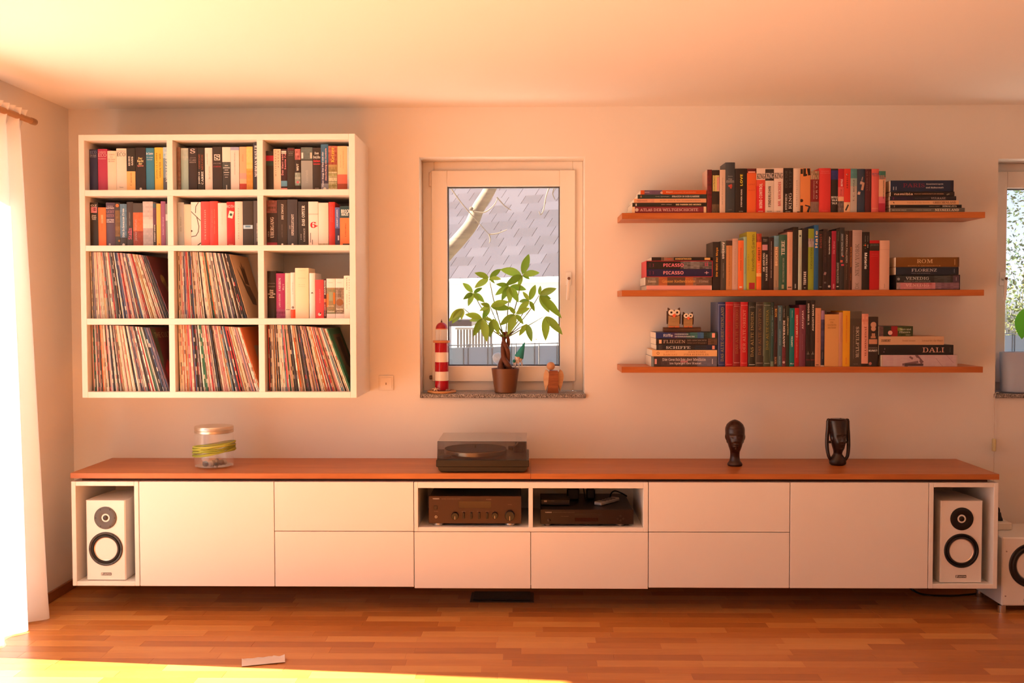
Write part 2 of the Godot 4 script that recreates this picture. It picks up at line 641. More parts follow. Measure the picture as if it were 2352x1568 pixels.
func room() -> void:
	var wm = mat("#ece2d8", 0.9)
	# back wall with two window openings
	var st = mb()
	var t = -0.34
	box(st, Vector3(XL - 0.3, -0.1, t), Vector3(-0.5515, CH + 0.1, 0), 0.0)
	box(st, Vector3(-0.5515, -0.1, t), Vector3(0.2785, 0.963, 0), 0.0)
	box(st, Vector3(-0.5515, 2.173, t), Vector3(0.2785, CH + 0.1, 0), 0.0)
	box(st, Vector3(0.2785, -0.1, t), Vector3(2.331, CH + 0.1, 0), 0.0)
	box(st, Vector3(2.331, -0.1, t), Vector3(3.4, 0.963, 0), 0.0)
	box(st, Vector3(2.331, 2.153, t), Vector3(3.4, CH + 0.1, 0), 0.0)
	box(st, Vector3(3.4, -0.1, t), Vector3(XR + 0.3, CH + 0.1, 0), 0.0)
	struct("wall_back", st, wm)
	# left wall with the opening of the terrace door
	st = mb()
	box(st, Vector3(XL - 0.25, -0.1, 0.0), Vector3(XL, CH + 0.1, 0.62), 0.0)
	box(st, Vector3(XL - 0.25, 2.15, 0.62), Vector3(XL, CH + 0.1, 4.7), 0.0)
	box(st, Vector3(XL - 0.25, -0.1, 4.7), Vector3(XL, CH + 0.1, ZF), 0.0)
	box(st, Vector3(XL - 0.25, -0.1, 0.62), Vector3(XL, -0.005, 4.7), 0.0)
	struct("wall_left", st, wm)
	st = mb()
	box(st, Vector3(XR, -0.1, 0), Vector3(XR + 0.25, CH + 0.1, ZF), 0.0)
	struct("wall_right", st, wm)
	st = mb()
	box(st, Vector3(XL - 0.25, -0.1, ZF), Vector3(XR + 0.25, CH + 0.1, ZF + 0.25), 0.0)
	struct("wall_front", st, wm)
	st = mb()
	box(st, Vector3(XL - 0.25, CH, -0.1), Vector3(XR + 0.25, CH + 0.2, ZF + 0.25), 0.0)
	struct("ceiling", st, mat("#f0e8e0", 0.9))
	# terrace door frame: only its light is seen
	var door = Node3D.new()
	door.name = "door_1"
	add_child(door)
	door.set_meta("kind", "structure")
	st = mb()
	for z in [0.62, 2.63, 4.62]:
		box(st, Vector3(XL - 0.2, 0.0, z), Vector3(XL - 0.13, 2.15, z + 0.08))
	box(st, Vector3(XL - 0.2, 0.0, 0.7), Vector3(XL - 0.13, 0.06, 4.62))
	box(st, Vector3(XL - 0.2, 2.09, 0.7), Vector3(XL - 0.13, 2.15, 4.62))
	obj("door_frame", st, mat("#eeeae4", 0.4), door)
	box_obj("pane", Vector3(XL - 0.166, 0.06, 0.7), Vector3(XL - 0.164, 2.09, 4.62), glass_mat(), door, 0.0)
	# floor: strips of beech parquet where the photo shows them, a plain bed further back
	var floor_node = Node3D.new()
	floor_node.name = "floor"
	add_child(floor_node)
	floor_node.set_meta("kind", "structure")
	box_obj("floor_bed", Vector3(XL - 0.25, -0.12, -0.1), Vector3(XR + 0.25, -0.016, ZF + 0.25), mat("#5c3418", 0.8), floor_node, 0.0)
	var tones = [["#c8803e", "#b87034"], ["#cc8644", "#bc7638"], ["#bf7838", "#ac662c"], ["#d28e4c", "#c48040"], ["#c47c3a", "#b46a2e"], ["#b87034", "#a45f28"], ["#d69654", "#ca8846"]]
	var fm = []
	for i in tones.size():
		fm.append(wood_mat("floor%d" % i, 31 + i % 3, tones[i][0], tones[i][1], 0.34, 1.6, Vector3(0.37 * i, 0.21 * i, 0.53 * i)))
	var rng = RandomNumberGenerator.new()
	rng.seed = 5
	var z = 0.0
	var row = 0
	var far = mb()
	var count = 0
	while z < ZF:
		var x = XL - rng.randf() * 0.4
		var lim = XR if z > 1.42 else 2.75
		while x < lim:
			var l = rng.randf_range(0.3, 0.52) if z < 1.42 else 1.2
			var x0 = maxf(x, XL)
			var x1 = minf(x + l, lim)
			if x1 - x0 > 0.02:
				if z < 1.42 and count < 298:
					box_obj("plank", Vector3(x0 + 0.0002, -0.016, z + 0.0002), Vector3(x1 - 0.0002, rng.randf_range(-0.0002, 0.0), z + 0.0705), fm[rng.randi() % fm.size()], floor_node, 0.0004)
					count += 1
				else:
					box(far, Vector3(x0 + 0.0002, -0.016, z + 0.0002), Vector3(x1 - 0.0002, 0.0, z + 0.0705), 0.0004)
			x += l
		if z < 1.42:
			box(far, Vector3(2.75, -0.016, z + 0.0002), Vector3(XR, 0.0, z + 0.0705), 0.0004)
		z += 0.071
		row += 1
	var rest = obj("planks", far, fm[0], floor_node)
	rest.set_meta("kind", "stuff")
	# skirting
	st = mb()
	box(st, Vector3(XL, 0.0, 0.012), Vector3(XL + 0.014, 0.05, 0.62), 0.002)
	struct("baseboard_left", st, wood_mat("skirt", 44, "#9c5a30", "#7c4420", 0.4, 1.4))
	st = mb()
	box(st, Vector3(XL, 0.0, 0.0), Vector3(XR, 0.05, 0.012), 0.002)
	struct("baseboard_back", st, wood_mat("skirt", 44, "#9c5a30", "#7c4420", 0.4, 1.4))

func frame_rect(st: SurfaceTool, x0: float, y0: float, x1: float, y1: float, ix0: float, iy0: float, ix1: float, iy1: float, z0: float, z1: float) -> void:
	box(st, Vector3(x0, y0, z0), Vector3(ix0, y1, z1), 0.003)
	box(st, Vector3(ix1, y0, z0), Vector3(x1, y1, z1), 0.003)
	box(st, Vector3(ix0, y0, z0), Vector3(ix1, iy0, z1), 0.003)
	box(st, Vector3(ix0, iy1, z0), Vector3(ix1, y1, z1), 0.003)

func window(called: String, x0: float, y0: float, x1: float, y1: float, sx0: float, sy0: float, sx1: float, sy1: float, gx0: float, gy0: float, gx1: float, gy1: float, hinge_x: float, handle_at: Vector2) -> void:
	var w = Node3D.new()
	w.name = called
	add_child(w)
	w.set_meta("kind", "structure")
	var pvc = mat("#eee6de", 0.35)
	var st = mb()
	frame_rect(st, x0, y0, x1, y1, sx0 + 0.012, sy0 + 0.012, sx1 - 0.012, sy1 - 0.012, -0.235, -0.165)
	obj("window_frame", st, pvc, w)
	var sash = Node3D.new()
	sash.name = "sash"
	w.add_child(sash)
	st = mb()
	frame_rect(st, sx0, sy0, sx1, sy1, gx0, gy0, gx1, gy1, -0.22, -0.145)
	obj("sash_frame", st, pvc, sash)
	st = mb()
	frame_rect(st, gx0 - 0.001, gy0 - 0.001, gx1 + 0.001, gy1 + 0.001, gx0 + 0.006, gy0 + 0.006, gx1 - 0.006, gy1 - 0.006, -0.2, -0.17)
	obj("glazing_bead", st, mat("#4c4a4c", 0.6), sash)
	box_obj("pane", Vector3(gx0, gy0, -0.187), Vector3(gx1, gy1, -0.185), glass_mat(), sash, 0.0)
	if hinge_x > -90.0:
		for hy in [sy1 - 0.055, sy0 + 0.012]:
			st = mb()
			if hy > 1.5:
				lathe(st, [Vector2(0, 0), Vector2(0.007, 0), Vector2(0.007, 0.072), Vector2(0, 0.072)], 12, Vector3(hinge_x, hy - 0.026, -0.152))
				obj("hinge", st, mat("#d8c8bc", 0.35), w)
			else:
				box(st, Vector3(hinge_x - 0.008, hy, -0.162), Vector3(hinge_x + 0.007, hy + 0.02, -0.142), 0.003)
				obj("hinge", st, mat("#6c4a38", 0.5), w)
	var hd = Node3D.new()
	hd.name = "handle"
	w.add_child(hd)
	st = mb()
	box(st, Vector3(handle_at.x - 0.015, handle_at.y - 0.035, -0.145), Vector3(handle_at.x + 0.015, handle_at.y + 0.035, -0.135), 0.004)
	obj("rosette", st, mat("#f0e8e0", 0.3), hd)
	st = mb()
	tube(st, [Vector3(handle_at.x, handle_at.y, -0.135), Vector3(handle_at.x, handle_at.y, -0.105), Vector3(handle_at.x - 0.002, handle_at.y - 0.02, -0.098), Vector3(handle_at.x - 0.006, handle_at.y - 0.11, -0.1)], 0.0095, 0.008, 10)
	obj("lever", st, mat("#f0e8e0", 0.3), hd)
	st = mb()
	lathe(st, [Vector2(0.0075, 0), Vector2(0.0075, 0.004), Vector2(0, 0.004)], 14, Vector3(handle_at.x, handle_at.y, -0.0965), Basis(Vector3.RIGHT, PI / 2))
	obj("lock", st, mat("#7c5c4c", 0.4, 0.6), hd)

func windows() -> void:
	window("window_1", -0.5515, 0.985, 0.2785, 2.173, -0.5045, 1.0348, 0.2386, 2.1252, -0.4232, 1.1153, 0.1589, 2.0433, -0.5105, Vector2(0.2035, 1.567))
	window("window_2", 2.331, 0.985, 3.4, 2.153, 2.375, 1.03, 3.356, 2.11, 2.4455, 1.11, 3.28, 2.0246, -99.0, Vector2(2.424, 1.562))
	for r in [[-0.545, 0.2845], [2.325, 3.406]]:
		var st = mb()
		box(st, Vector3(r[0], 0.9635, -0.165), Vector3(r[1], 0.985, 0.021), 0.003)
		struct("trim_1" if r[0] < 0.0 else "trim_2", st, granite_mat())
	for r in [[-0.5515, 0.2785], [2.331, 3.4]]:
		var st = mb()
		box(st, Vector3(r[0] - 0.02, 0.955, -0.42), Vector3(r[1] + 0.02, 0.98, -0.235), 0.003)
		struct("trim_3" if r[0] < 0.0 else "trim_4", st, mat("#c8c8c8", 0.4))

# ---------- the floating sideboard ----------
const SD := 0.471
const SBB := 0.13
const SBT := 0.617
func carcass(unit: Node3D, x0: float, x1: float, y0: float, y1: float, p: float, depth: float, m: Material, back := true) -> void:
	box_obj("side_panel", Vector3(x0, y0, 0.004), Vector3(x0 + p, y1, depth), m, unit)
	box_obj("side_panel", Vector3(x1 - p, y0, 0.004), Vector3(x1, y1, depth), m, unit)
	box_obj("top_panel", Vector3(x0 + p, y1 - p, 0.004), Vector3(x1 - p, y1, depth), m, unit)
	box_obj("bottom_panel", Vector3(x0 + p, y0, 0.004), Vector3(x1 - p, y0 + p, depth), m, unit)
	if back:
		box_obj("back_panel", Vector3(x0 + p, y0 + p, 0.004), Vector3(x1 - p, y1 - p, 0.016), m, unit, 0.0)

func sideboard() -> void:
	var white = mat("#f2ebe3", 0.35)
	var g = 0.0015
	var n = thing("open_cabinet", "white open cube cabinet at the curtain end of the sideboard, holding a loudspeaker", "cabinet", Vector3.ZERO, "sideboard units")
	carcass(n, -2.122, -1.807 - g, SBB, SBT, 0.0205, SD, white)
	n = thing("open_cabinet", "white open cube cabinet at the subwoofer end of the sideboard, holding a loudspeaker", "cabinet", Vector3.ZERO, "sideboard units")
	carcass(n, 1.825 + g, 2.14, SBB, SBT, 0.0205, SD, white)
	for d in [[-1.807, -1.178, "wide white cupboard of the sideboard with one plain door, below the glass jar"], [1.194, 1.825, "wide white cupboard of the sideboard with one plain door, below the looped carved head"]]:
		n = thing("cupboard", d[2], "cabinet", Vector3.ZERO, "sideboard units")
		carcass(n, d[0] + g, d[1] - g, SBB, SBT, 0.018, SD - 0.021, white)
		box_obj("door", Vector3(d[0] + g, SBB, SD - 0.019), Vector3(d[1] - g, SBT, SD), white, n)
	for d in [[-1.178, -0.532, "white sideboard unit with two wide drawers, between jar cupboard and receiver"], [0.547, 1.194, "white sideboard unit with two wide drawers, below the plain carved head"]]:
		n = thing("drawer_unit", d[2], "cabinet", Vector3.ZERO, "sideboard units")
		carcass(n, d[0] + g, d[1] - g, SBB, SBT, 0.018, SD - 0.021, white)
		box_obj("drawer", Vector3(d[0] + g, SBB, SD - 0.019), Vector3(d[1] - g, 0.386, SD), white, n)
		box_obj("drawer", Vector3(d[0] + g, 0.389, SD - 0.019), Vector3(d[1] - g, SBT, SD), white, n)
	n = thing("media_unit", "white sideboard unit with two open hi-fi compartments over two drawers", "cabinet", Vector3.ZERO, "sideboard units")
	var x0 = -0.532 + g
	var x1 = 0.547 - g
	box_obj("side_panel", Vector3(x0, 0.388, 0.004), Vector3(-0.5126, SBT, SD), white, n)
	box_obj("side_panel", Vector3(0.5236, 0.388, 0.004), Vector3(x1, SBT, SD), white, n)
	box_obj("divider", Vector3(-0.0035, 0.4077, 0.016), Vector3(0.0165, 0.589, SD), white, n)
	box_obj("top_panel", Vector3(-0.5126, 0.589, 0.004), Vector3(0.5236, SBT, SD), white, n)
	box_obj("bottom_panel", Vector3(-0.5126, 0.388, 0.004), Vector3(0.5236, 0.4077, SD), white, n)
	box_obj("back_panel", Vector3(-0.5126, 0.4077, 0.004), Vector3(0.5236, 0.589, 0.016), white, n, 0.0)
	box_obj("drawer_box", Vector3(x0 + 0.004, SBB + 0.004, 0.004), Vector3(x1 - 0.004, 0.384, SD - 0.022), white, n)
	box_obj("drawer", Vector3(x0, SBB - 0.006, SD - 0.019), Vector3(0.0065 - g, 0.3855, SD), white, n)
	box_obj("drawer", Vector3(0.0065 + g, SBB - 0.006, SD - 0.019), Vector3(x1, 0.3855, SD), white, n)
	# the two oak boards on top
	for w in [[-2.124, 0.0062, "oiled wood worktop board of the sideboard carrying the jar and turntable", 0.0], [0.0068, 2.142, "oiled wood worktop board of the sideboard carrying two carved heads", 0.4]]:
		var t = thing("worktop", w[2], "worktop", Vector3.ZERO, "sideboard worktop boards")
		box_obj("board", Vector3(w[0], 0.632, 0.002), Vector3(w[1], 0.657, SD + 0.002), wood_mat("worktop%.1f" % w[3], 61, "#c4783e", "#a85f2c", 0.38, 0.8, Vector3(w[3], w[3], w[3])), t, 0.0012)
		var sx = w[0] + 0.04 if w[0] < -1.0 else w[0] + 0.0
		var ex = w[1] - 0.04 if w[1] > 1.0 else w[1] - 0.0
		box_obj("spacer", Vector3(sx, 0.617, 0.01), Vector3(ex, 0.632, SD - 0.03), mat("#4c2c18", 0.7), t, 0.0)

# ---------- wall bookcase ----------
const BD := 0.392
var cub_x = [[-2.071, -1.685], [-1.657, -1.264], [-1.235, -0.835]]
var cub_y = [[1.969, 2.198], [1.711, 1.941], [1.370, 1.685], [1.0265, 1.341]]
func bookcase() -> void:
	var white = mat("#f2ebe3", 0.35)
	var b = thing("bookcase", "white wall bookcase of twelve cubbies with books above and records below", "bookcase")
	var x0 = -2.098
	var x1 = -0.806
	var y0 = 0.998
	var y1 = 2.225
	box_obj("side_panel", Vector3(x0, y0, 0.001), Vector3(-2.071, y1, BD), white, b)
	box_obj("side_panel", Vector3(-0.835, y0, 0.001), Vector3(x1, y1, BD), white, b)
	box_obj("top_panel", Vector3(-2.071, 2.198, 0.001), Vector3(-0.835, y1, BD), white, b)
	box_obj("bottom_panel", Vector3(-2.071, y0, 0.001), Vector3(-0.835, 1.0265, BD), white, b)
	for k in 3:
		box_obj("shelf", Vector3(-2.071, cub_y[k + 1][1], 0.012), Vector3(-0.835, cub_y[k][0], BD), white, b)
	for k in 2:
		for r in 4:
			box_obj("divider", Vector3(cub_x[k][1], cub_y[r][0], 0.012), Vector3(cub_x[k + 1][0], cub_y[r][1], BD), white, b)
	box_obj("back_panel", Vector3(-2.071, 1.0265, 0.001), Vector3(-0.835, 2.198, 0.012), white, b, 0.0)

const SHD := 0.247
var shelf_y = [1.8685, 1.5005, 1.1345]
func wall_shelves() -> void:
	var names = ["top", "middle", "lowest"]
	for i in 3:
		var y: float = shelf_y[i]
		var st = mb()
		box(st, Vector3(0.4425, y - 0.0285, 0.0005), Vector3(2.161, y, SHD), 0.001)
		var o = obj("floating_shelf", st, wood_mat("shelf%d" % i, 71, "#c87436", "#a85820", 0.4, 0.9, Vector3(0.3 * i, 0.3 * i, 0.1)))
		tag(o, "long wooden floating shelf, %s of the three beside the plant window" % names[i], "shelf", "floating wall shelves")

# ---------- things on the sideboard ----------
func on_sideboard() -> void:
	var y = 0.657
	# glass jar with green band
	var j = thing("glass_jar", "clear glass jar with metal lid and green raffia band on the worktop", "jar", Vector3(-1.5145, y, 0.2766))
	var st = mb()
	lathe(st, [Vector2(0, 0.0), Vector2(0.082, 0.0), Vector2(0.09, 0.006), Vector2(0.0925, 0.02), Vector2(0.0925, 0.152), Vector2(0.0885, 0.164), Vector2(0.0855, 0.166)], 48)
	obj("glass", st, glass_mat(0.1, "#f2f4f0"), j)
	st = mb()
	lathe(st, [Vector2(0.0, 0.004), Vector2(0.08, 0.004), Vector2(0.088, 0.009)], 48)
	obj("glass_bottom", st, glass_mat(0.25, "#d8d4cc"), j)
	st = mb()
	lathe(st, [Vector2(0.0855, 0.164), Vector2(0.0915, 0.166), Vector2(0.0915, 0.176), Vector2(0.0895, 0.178), Vector2(0.0915, 0.18), Vector2(0.0915, 0.193), Vector2(0.0895, 0.196), Vector2(0.0, 0.197)], 48)
	obj("lid", st, mat("#d8ccbc", 0.28, 0.85), j)
	var rng = RandomNumberGenerator.new()
	rng.seed = 8
	for k in 17:
		var pts = []
		var base = 0.068 + 0.0026 * k
		var tilt = rng.randf_range(0.007, 0.02)
		var ph = rng.randf_range(-0.5, 0.3)
		var rr = 0.0955 + rng.randf_range(0.0, 0.0045)
		for a in 41:
			var an = TAU * a / 40.0
			var e = rr * (1.0 + 0.015 * sin(an * 3.0 + k) * sin(an * 0.5))
			pts.append(Vector3(e * cos(an), base + tilt * cos(an + ph) + 0.003 * sin(2.0 * an + k), e * sin(an)))
		st = mb()
		tube(st, pts, rng.randf_range(0.0022, 0.0036), -1.0, 6, false)
		obj("strand", st, mat(["#9aa236", "#a8ae44", "#8c9230", "#b4b850"][k % 4], 0.75), j)
	for k in 7:
		st = mb()
		var a = rng.randf() * TAU
		var c = Vector3(cos(a), 0, sin(a)) * rng.randf_range(0.01, 0.055) + Vector3(0, 0.019, 0)
		lathe(st, [Vector2(0, -0.014), Vector2(0.011, -0.009), Vector2(0.016, 0.0), Vector2(0.011, 0.009), Vector2(0, 0.013)], 7, c, Basis(Vector3(0.6, 0.3, 0.7).normalized(), a))
		obj("pebble", st, mat(["#8c7c70", "#b4a498", "#6c6058"][k % 3], 0.6), j)
	# turntable
	var t = thing("turntable", "black record player with tinted dust cover on the worktop beneath the window", "turntable", Vector3(-0.216, y, 0.0))
	var zf = 0.452
	var zb = 0.1
	st = mb()
	box(st, Vector3(-0.2145, 0.026, zb), Vector3(0.2145, 0.0598, zf), 0.003)
	var low = PackedVector2Array([Vector2(-0.192, 0.004), Vector2(0.192, 0.004), Vector2(0.204, 0.014), Vector2(0.207, 0.026), Vector2(-0.207, 0.026), Vector2(-0.204, 0.014)])
	prism(st, low, zb + 0.012, zf - 0.004)
	obj("plinth", st, mat("#120e0c", 0.35), t)
	for fx in [-0.16, 0.16]:
		for fz in [zb + 0.05, zf - 0.05]:
			st = mb()
			lathe(st, [Vector2(0.018, 0.0), Vector2(0.02, 0.004)], 16, Vector3(fx, 0.0, fz))
			obj("foot", st, mat("#0c0a0a", 0.6), t)
	var pc = Vector3(-0.042, 0.0, 0.272)
	st = mb()
	lathe(st, [Vector2(0.0, 0.0598), Vector2(0.135, 0.0598), Vector2(0.149, 0.068), Vector2(0.1495, 0.085), Vector2(0.147, 0.0875), Vector2(0, 0.0875)], 64, pc)
	obj("platter", st, mat("#a09488", 0.22, 0.9), t)
	st = mb()
	lathe(st, [Vector2(0.1465, 0.0876), Vector2(0.1465, 0.0905), Vector2(0.0, 0.0905)], 64, pc)
	obj("rubber_mat", st, mat("#1c1816", 0.5), t)
	st = mb()
	lathe(st, [Vector2(0.0036, 0.0905), Vector2(0.0036, 0.102), Vector2(0, 0.104)], 12, pc)
	obj("spindle", st, mat("#c8c4bc", 0.2, 0.9), t)
	st = mb()
	lathe(st, [Vector2(0.026, 0.0598), Vector2(0.026, 0.09), Vector2(0.018, 0.094), Vector2(0.018, 0.112), Vector2(0, 0.113)], 24, Vector3(0.165, 0, 0.19))
	obj("tonearm_base", st, mat("#1c1a1a", 0.35), t)
	st = mb()
	tube(st, [Vector3(0.165, 0.116, 0.15), Vector3(0.165, 0.116, 0.2), Vector3(0.158, 0.114, 0.3), Vector3(0.135, 0.108, 0.385)], 0.0045, 0.0035, 10)
	obj("tonearm", st, mat("#8c8884", 0.25, 0.8), t)
	st = mb()
	lathe(st, [Vector2(0, 0), Vector2(0.016, 0.0), Vector2(0.016, 0.03), Vector2(0, 0.03)], 20, Vector3(0.165, 0.116, 0.15), Basis(Vector3.RIGHT, -PI / 2))
	obj("counterweight", st, mat("#161414", 0.4), t)
	st = mb()
	box(st, Vector3(0.122, 0.098, 0.378), Vector3(0.142, 0.112, 0.404), 0.002)
	obj("headshell", st, mat("#141212", 0.4), t)
	st = mb()
	box(st, Vector3(0.178, 0.0598, 0.15), Vector3(0.2, 0.118, 0.2), 0.003)
	obj("arm_rest", st, mat("#141212", 0.4), t)
	st = mb()
	lathe(st, [Vector2(0, 0.0598), Vector2(0.03, 0.0598), Vector2(0.03, 0.072), Vector2(0.024, 0.074), Vector2(0, 0.074)], 24, Vector3(-0.178, 0, 0.4))
	obj("speed_knob", st, mat("#3c3632", 0.35), t)
	# hollow cover of five smoked panes
	var cv = Node3D.new()
	cv.name = "dust_cover"
	t.add_child(cv)
	var smoke = glass_mat(0.24, "#4c4440")
	var a = Vector3(-0.2085, 0.0602, zb + 0.006)
	var e = Vector3(0.2045, 0.1435, zf - 0.008)
	var w = 0.0025
	box_obj("cover_top", Vector3(a.x, e.y - w, a.z), e, smoke, cv, 0.0)
	box_obj("cover_front", Vector3(a.x, a.y, e.z - w), Vector3(e.x, e.y - w, e.z), smoke, cv, 0.0)
	box_obj("cover_back", a, Vector3(e.x, e.y - w, a.z + w), smoke, cv, 0.0)
	box_obj("cover_side", Vector3(a.x, a.y, a.z + w), Vector3(a.x + w, e.y - w, e.z - w), smoke, cv, 0.0)
	box_obj("cover_side", Vector3(e.x - w, a.y, a.z + w), Vector3(e.x, e.y - w, e.z - w), smoke, cv, 0.0)
	st = mb()
	var r = 0.0012
	tube(st, [Vector3(a.x, a.y, e.z), Vector3(a.x, e.y, e.z), Vector3(e.x, e.y, e.z), Vector3(e.x, a.y, e.z)], r, -1.0, 6)
	obj("cover_edge", st, mat("#141010", 0.4), cv)
	for hx in [-0.13, 0.13]:
		st = mb()
		box(st, Vector3(hx - 0.018, 0.035, zb - 0.012), Vector3(hx + 0.018, 0.075, zb - 0.0005), 0.003)
		obj("cover_hinge", st, mat("#161414", 0.5), t)
	# carved heads
	head_plain(Vector3(0.9885, y, 0.235))
	head_looped(Vector3(1.489, y, 0.205))

func polar(st: SurfaceTool, keys: Array, hgt: float, rows: int, cols: int, at: Vector3, bumps: Array, turn := 0.0) -> void:   # keys: (height share, half width, half depth, forward shift)
	var pts = []
	for i in rows + 1:
		var f = float(i) / rows
		var k = 0
		while k < keys.size() - 2 and keys[k + 1][0] < f:
			k += 1
		var ka: Array = keys[maxi(k - 1, 0)]
		var kb: Array = keys[k]
		var kc: Array = keys[k + 1]
		var kd: Array = keys[mini(k + 2, keys.size() - 1)]
		var t: float = clampf((f - kb[0]) / maxf(1e-5, kc[0] - kb[0]), 0.0, 1.0)
		var v = []
		for q in range(1, 4):
			v.append(maxf(cubic_interpolate(kb[q], kc[q], ka[q], kd[q], t), 0.0) if q < 3 else lerpf(kb[q], kc[q], t))
		var ring = []
		for j in cols:
			var an = TAU * j / cols
			var x: float = v[0] * sin(an)
			var z: float = v[1] * cos(an)
			var grow = 0.0
			for b in bumps:   # [angle, height share, angle spread, height spread, size]
				var da = wrapf(an - b[0], -PI, PI)
				grow += b[4] * exp(-pow(da / b[2], 2.0) - pow((f - b[1]) / b[3], 2.0))
			var dir = Vector3(sin(an), 0, cos(an))
			ring.append(at + Vector3(x, f * hgt, z + v[2]).rotated(Vector3.UP, turn) + dir.rotated(Vector3.UP, turn) * grow)
		pts.append(ring)
	st.set_smooth_group(0)
	for i in rows:
		for j in cols:
			var n = (j + 1) % cols
			quad(st, pts[i][j], pts[i][n], pts[i + 1][n], pts[i + 1][j])
	for j in range(1, cols - 1):
		tri(st, pts[0][0], pts[0][j + 1], pts[0][j])
		tri(st, pts[rows][0], pts[rows][j], pts[rows][j + 1])
	st.set_smooth_group(-1)

func face_bumps(nose: float, mouth: float, eye: float, s := 1.0) -> Array:
	var b = []
	b.append([0.0, nose, 0.13, 0.035, 0.0085 * s])
	b.append([0.0, nose + 0.05, 0.09, 0.05, 0.006 * s])
	b.append([0.2, nose - 0.01, 0.09, 0.016, 0.0035 * s])
	b.append([-0.2, nose - 0.01, 0.09, 0.016, 0.0035 * s])
	b.append([0.0, mouth + 0.022, 0.24, 0.014, 0.005 * s])
	b.append([0.0, mouth - 0.016, 0.2, 0.013, 0.0052 * s])
	b.append([0.0, mouth, 0.24, 0.006, -0.004 * s])
	b.append([0.0, mouth - 0.09, 0.28, 0.03, 0.005 * s])
	for sg in [-1.0, 1.0]:
		b.append([0.42 * sg, eye, 0.17, 0.026, -0.006 * s])
		b.append([0.42 * sg, eye + 0.003, 0.12, 0.012, 0.0045 * s])
		b.append([0.42 * sg, eye - 0.002, 0.14, 0.003, -0.0025 * s])
		b.append([0.42 * sg, eye + 0.045, 0.24, 0.012, 0.0035 * s])
		b.append([0.55 * sg, nose - 0.03, 0.22, 0.04, 0.0025 * s])
		b.append([1.5 * sg, nose + 0.04, 0.14, 0.06, 0.0075 * s])
		b.append([1.5 * sg, nose + 0.04, 0.06, 0.035, -0.005 * s])
		b.append([1.5 * sg, nose - 0.05, 0.1, 0.02, 0.003 * s])
	return b

func head_plain(at: Vector3) -> void:
	var st = mb()
	var keys = [[0.0, 0.033, 0.031, 0.0], [0.035, 0.036, 0.033, 0.0], [0.07, 0.033, 0.03, 0.0], [0.11, 0.026, 0.026, -0.002], [0.2, 0.0225, 0.024, -0.003], [0.3, 0.0228, 0.026, -0.001], [0.355, 0.026, 0.033, 0.004], [0.42, 0.031, 0.041, 0.004], [0.52, 0.0375, 0.045, 0.002], [0.62, 0.0435, 0.049, 0.0], [0.72, 0.0462, 0.051, -0.003], [0.82, 0.0455, 0.05, -0.005], [0.9, 0.038, 0.043, -0.006], [0.96, 0.024, 0.028, -0.006], [0.99, 0.011, 0.012, -0.006], [1.0, 0.002, 0.002, -0.006]]
	var bumps = face_bumps(0.565, 0.465, 0.655)
	for sg in [-1.0, 1.0]:
		bumps.append([0.3 * sg, 0.83, 0.4, 0.008, -0.0022])
	bumps.append([PI, 0.86, 1.7, 0.008, -0.0016])
	for k in 9:
		bumps.append([-1.2 + 0.3 * k, 0.91, 0.05, 0.05, -0.0014])
	polar(st, keys, 0.2225, 130, 96, at, bumps, -0.05)
	var o = obj("carved_head", st, wood_mat("carved", 83, "#3c1a10", "#200c08", 0.3, 4.0))
	tag(o, "dark carved wooden head on a slender neck, plain domed hair, on the worktop", "sculpture", "carved heads")

func head_looped(at: Vector3) -> void:
	var st = mb()
	var keys = [[0.0, 0.03, 0.03, 0.0], [0.03, 0.04, 0.034, 0.0], [0.1, 0.041, 0.034, 0.0], [0.17, 0.032, 0.03, 0.0], [0.24, 0.021, 0.024, 0.0], [0.3, 0.021, 0.026, 0.003], [0.36, 0.025, 0.034, 0.006], [0.46, 0.031, 0.04, 0.005], [0.58, 0.0365, 0.043, 0.002], [0.68, 0.039, 0.043, 0.0], [0.8, 0.042, 0.042, -0.002], [0.93, 0.045, 0.04, -0.003], [0.97, 0.044, 0.038, -0.003], [1.0, 0.036, 0.03, -0.003]]
	var bumps = face_bumps(0.535, 0.445, 0.63, 0.95)
	bumps.append([0.0, 0.76, 0.3, 0.1, 0.004])
	bumps.append([0.0, 0.8, 0.05, 0.1, -0.003])
	polar(st, keys, 0.224, 120, 84, at, bumps, 0.22)
	for sg in [-1.0, 1.0]:
		var p = curve_pts([at + Vector3(0.03 * sg, 0.02, 0.004), at + Vector3(0.045 * sg, 0.045, 0.006), at + Vector3(0.0515 * sg, 0.09, 0.0), at + Vector3(0.0505 * sg, 0.14, -0.002), at + Vector3(0.047 * sg, 0.18, -0.002), at + Vector3(0.0455 * sg, 0.214, -0.002)], 8)
		tube(st, p, 0.0075, 0.0105, 14)
		lathe(st, [Vector2(0, -0.009), Vector2(0.008, -0.005), Vector2(0.0105, 0.0), Vector2(0.008, 0.008), Vector2(0, 0.011)], 16, at + Vector3(0.0445 * sg, 0.215, -0.002))
		lathe(st, [Vector2(0, -0.007), Vector2(0.006, -0.004), Vector2(0.007, 0.002), Vector2(0, 0.008)], 12, at + Vector3(0.041 * sg, 0.112, 0.01))
	lathe(st, [Vector2(0, -0.006), Vector2(0.009, -0.003), Vector2(0.01, 0.0), Vector2(0, 0.005)], 16, at + Vector3(0.012, 0.223, 0.0))
	var o = obj("carved_head", st, wood_mat("carved_dark", 84, "#2c130c", "#160907", 0.3, 4.0))
	tag(o, "dark carved wooden head with looped side strands and tall headdress on the worktop", "sculpture", "carved heads")

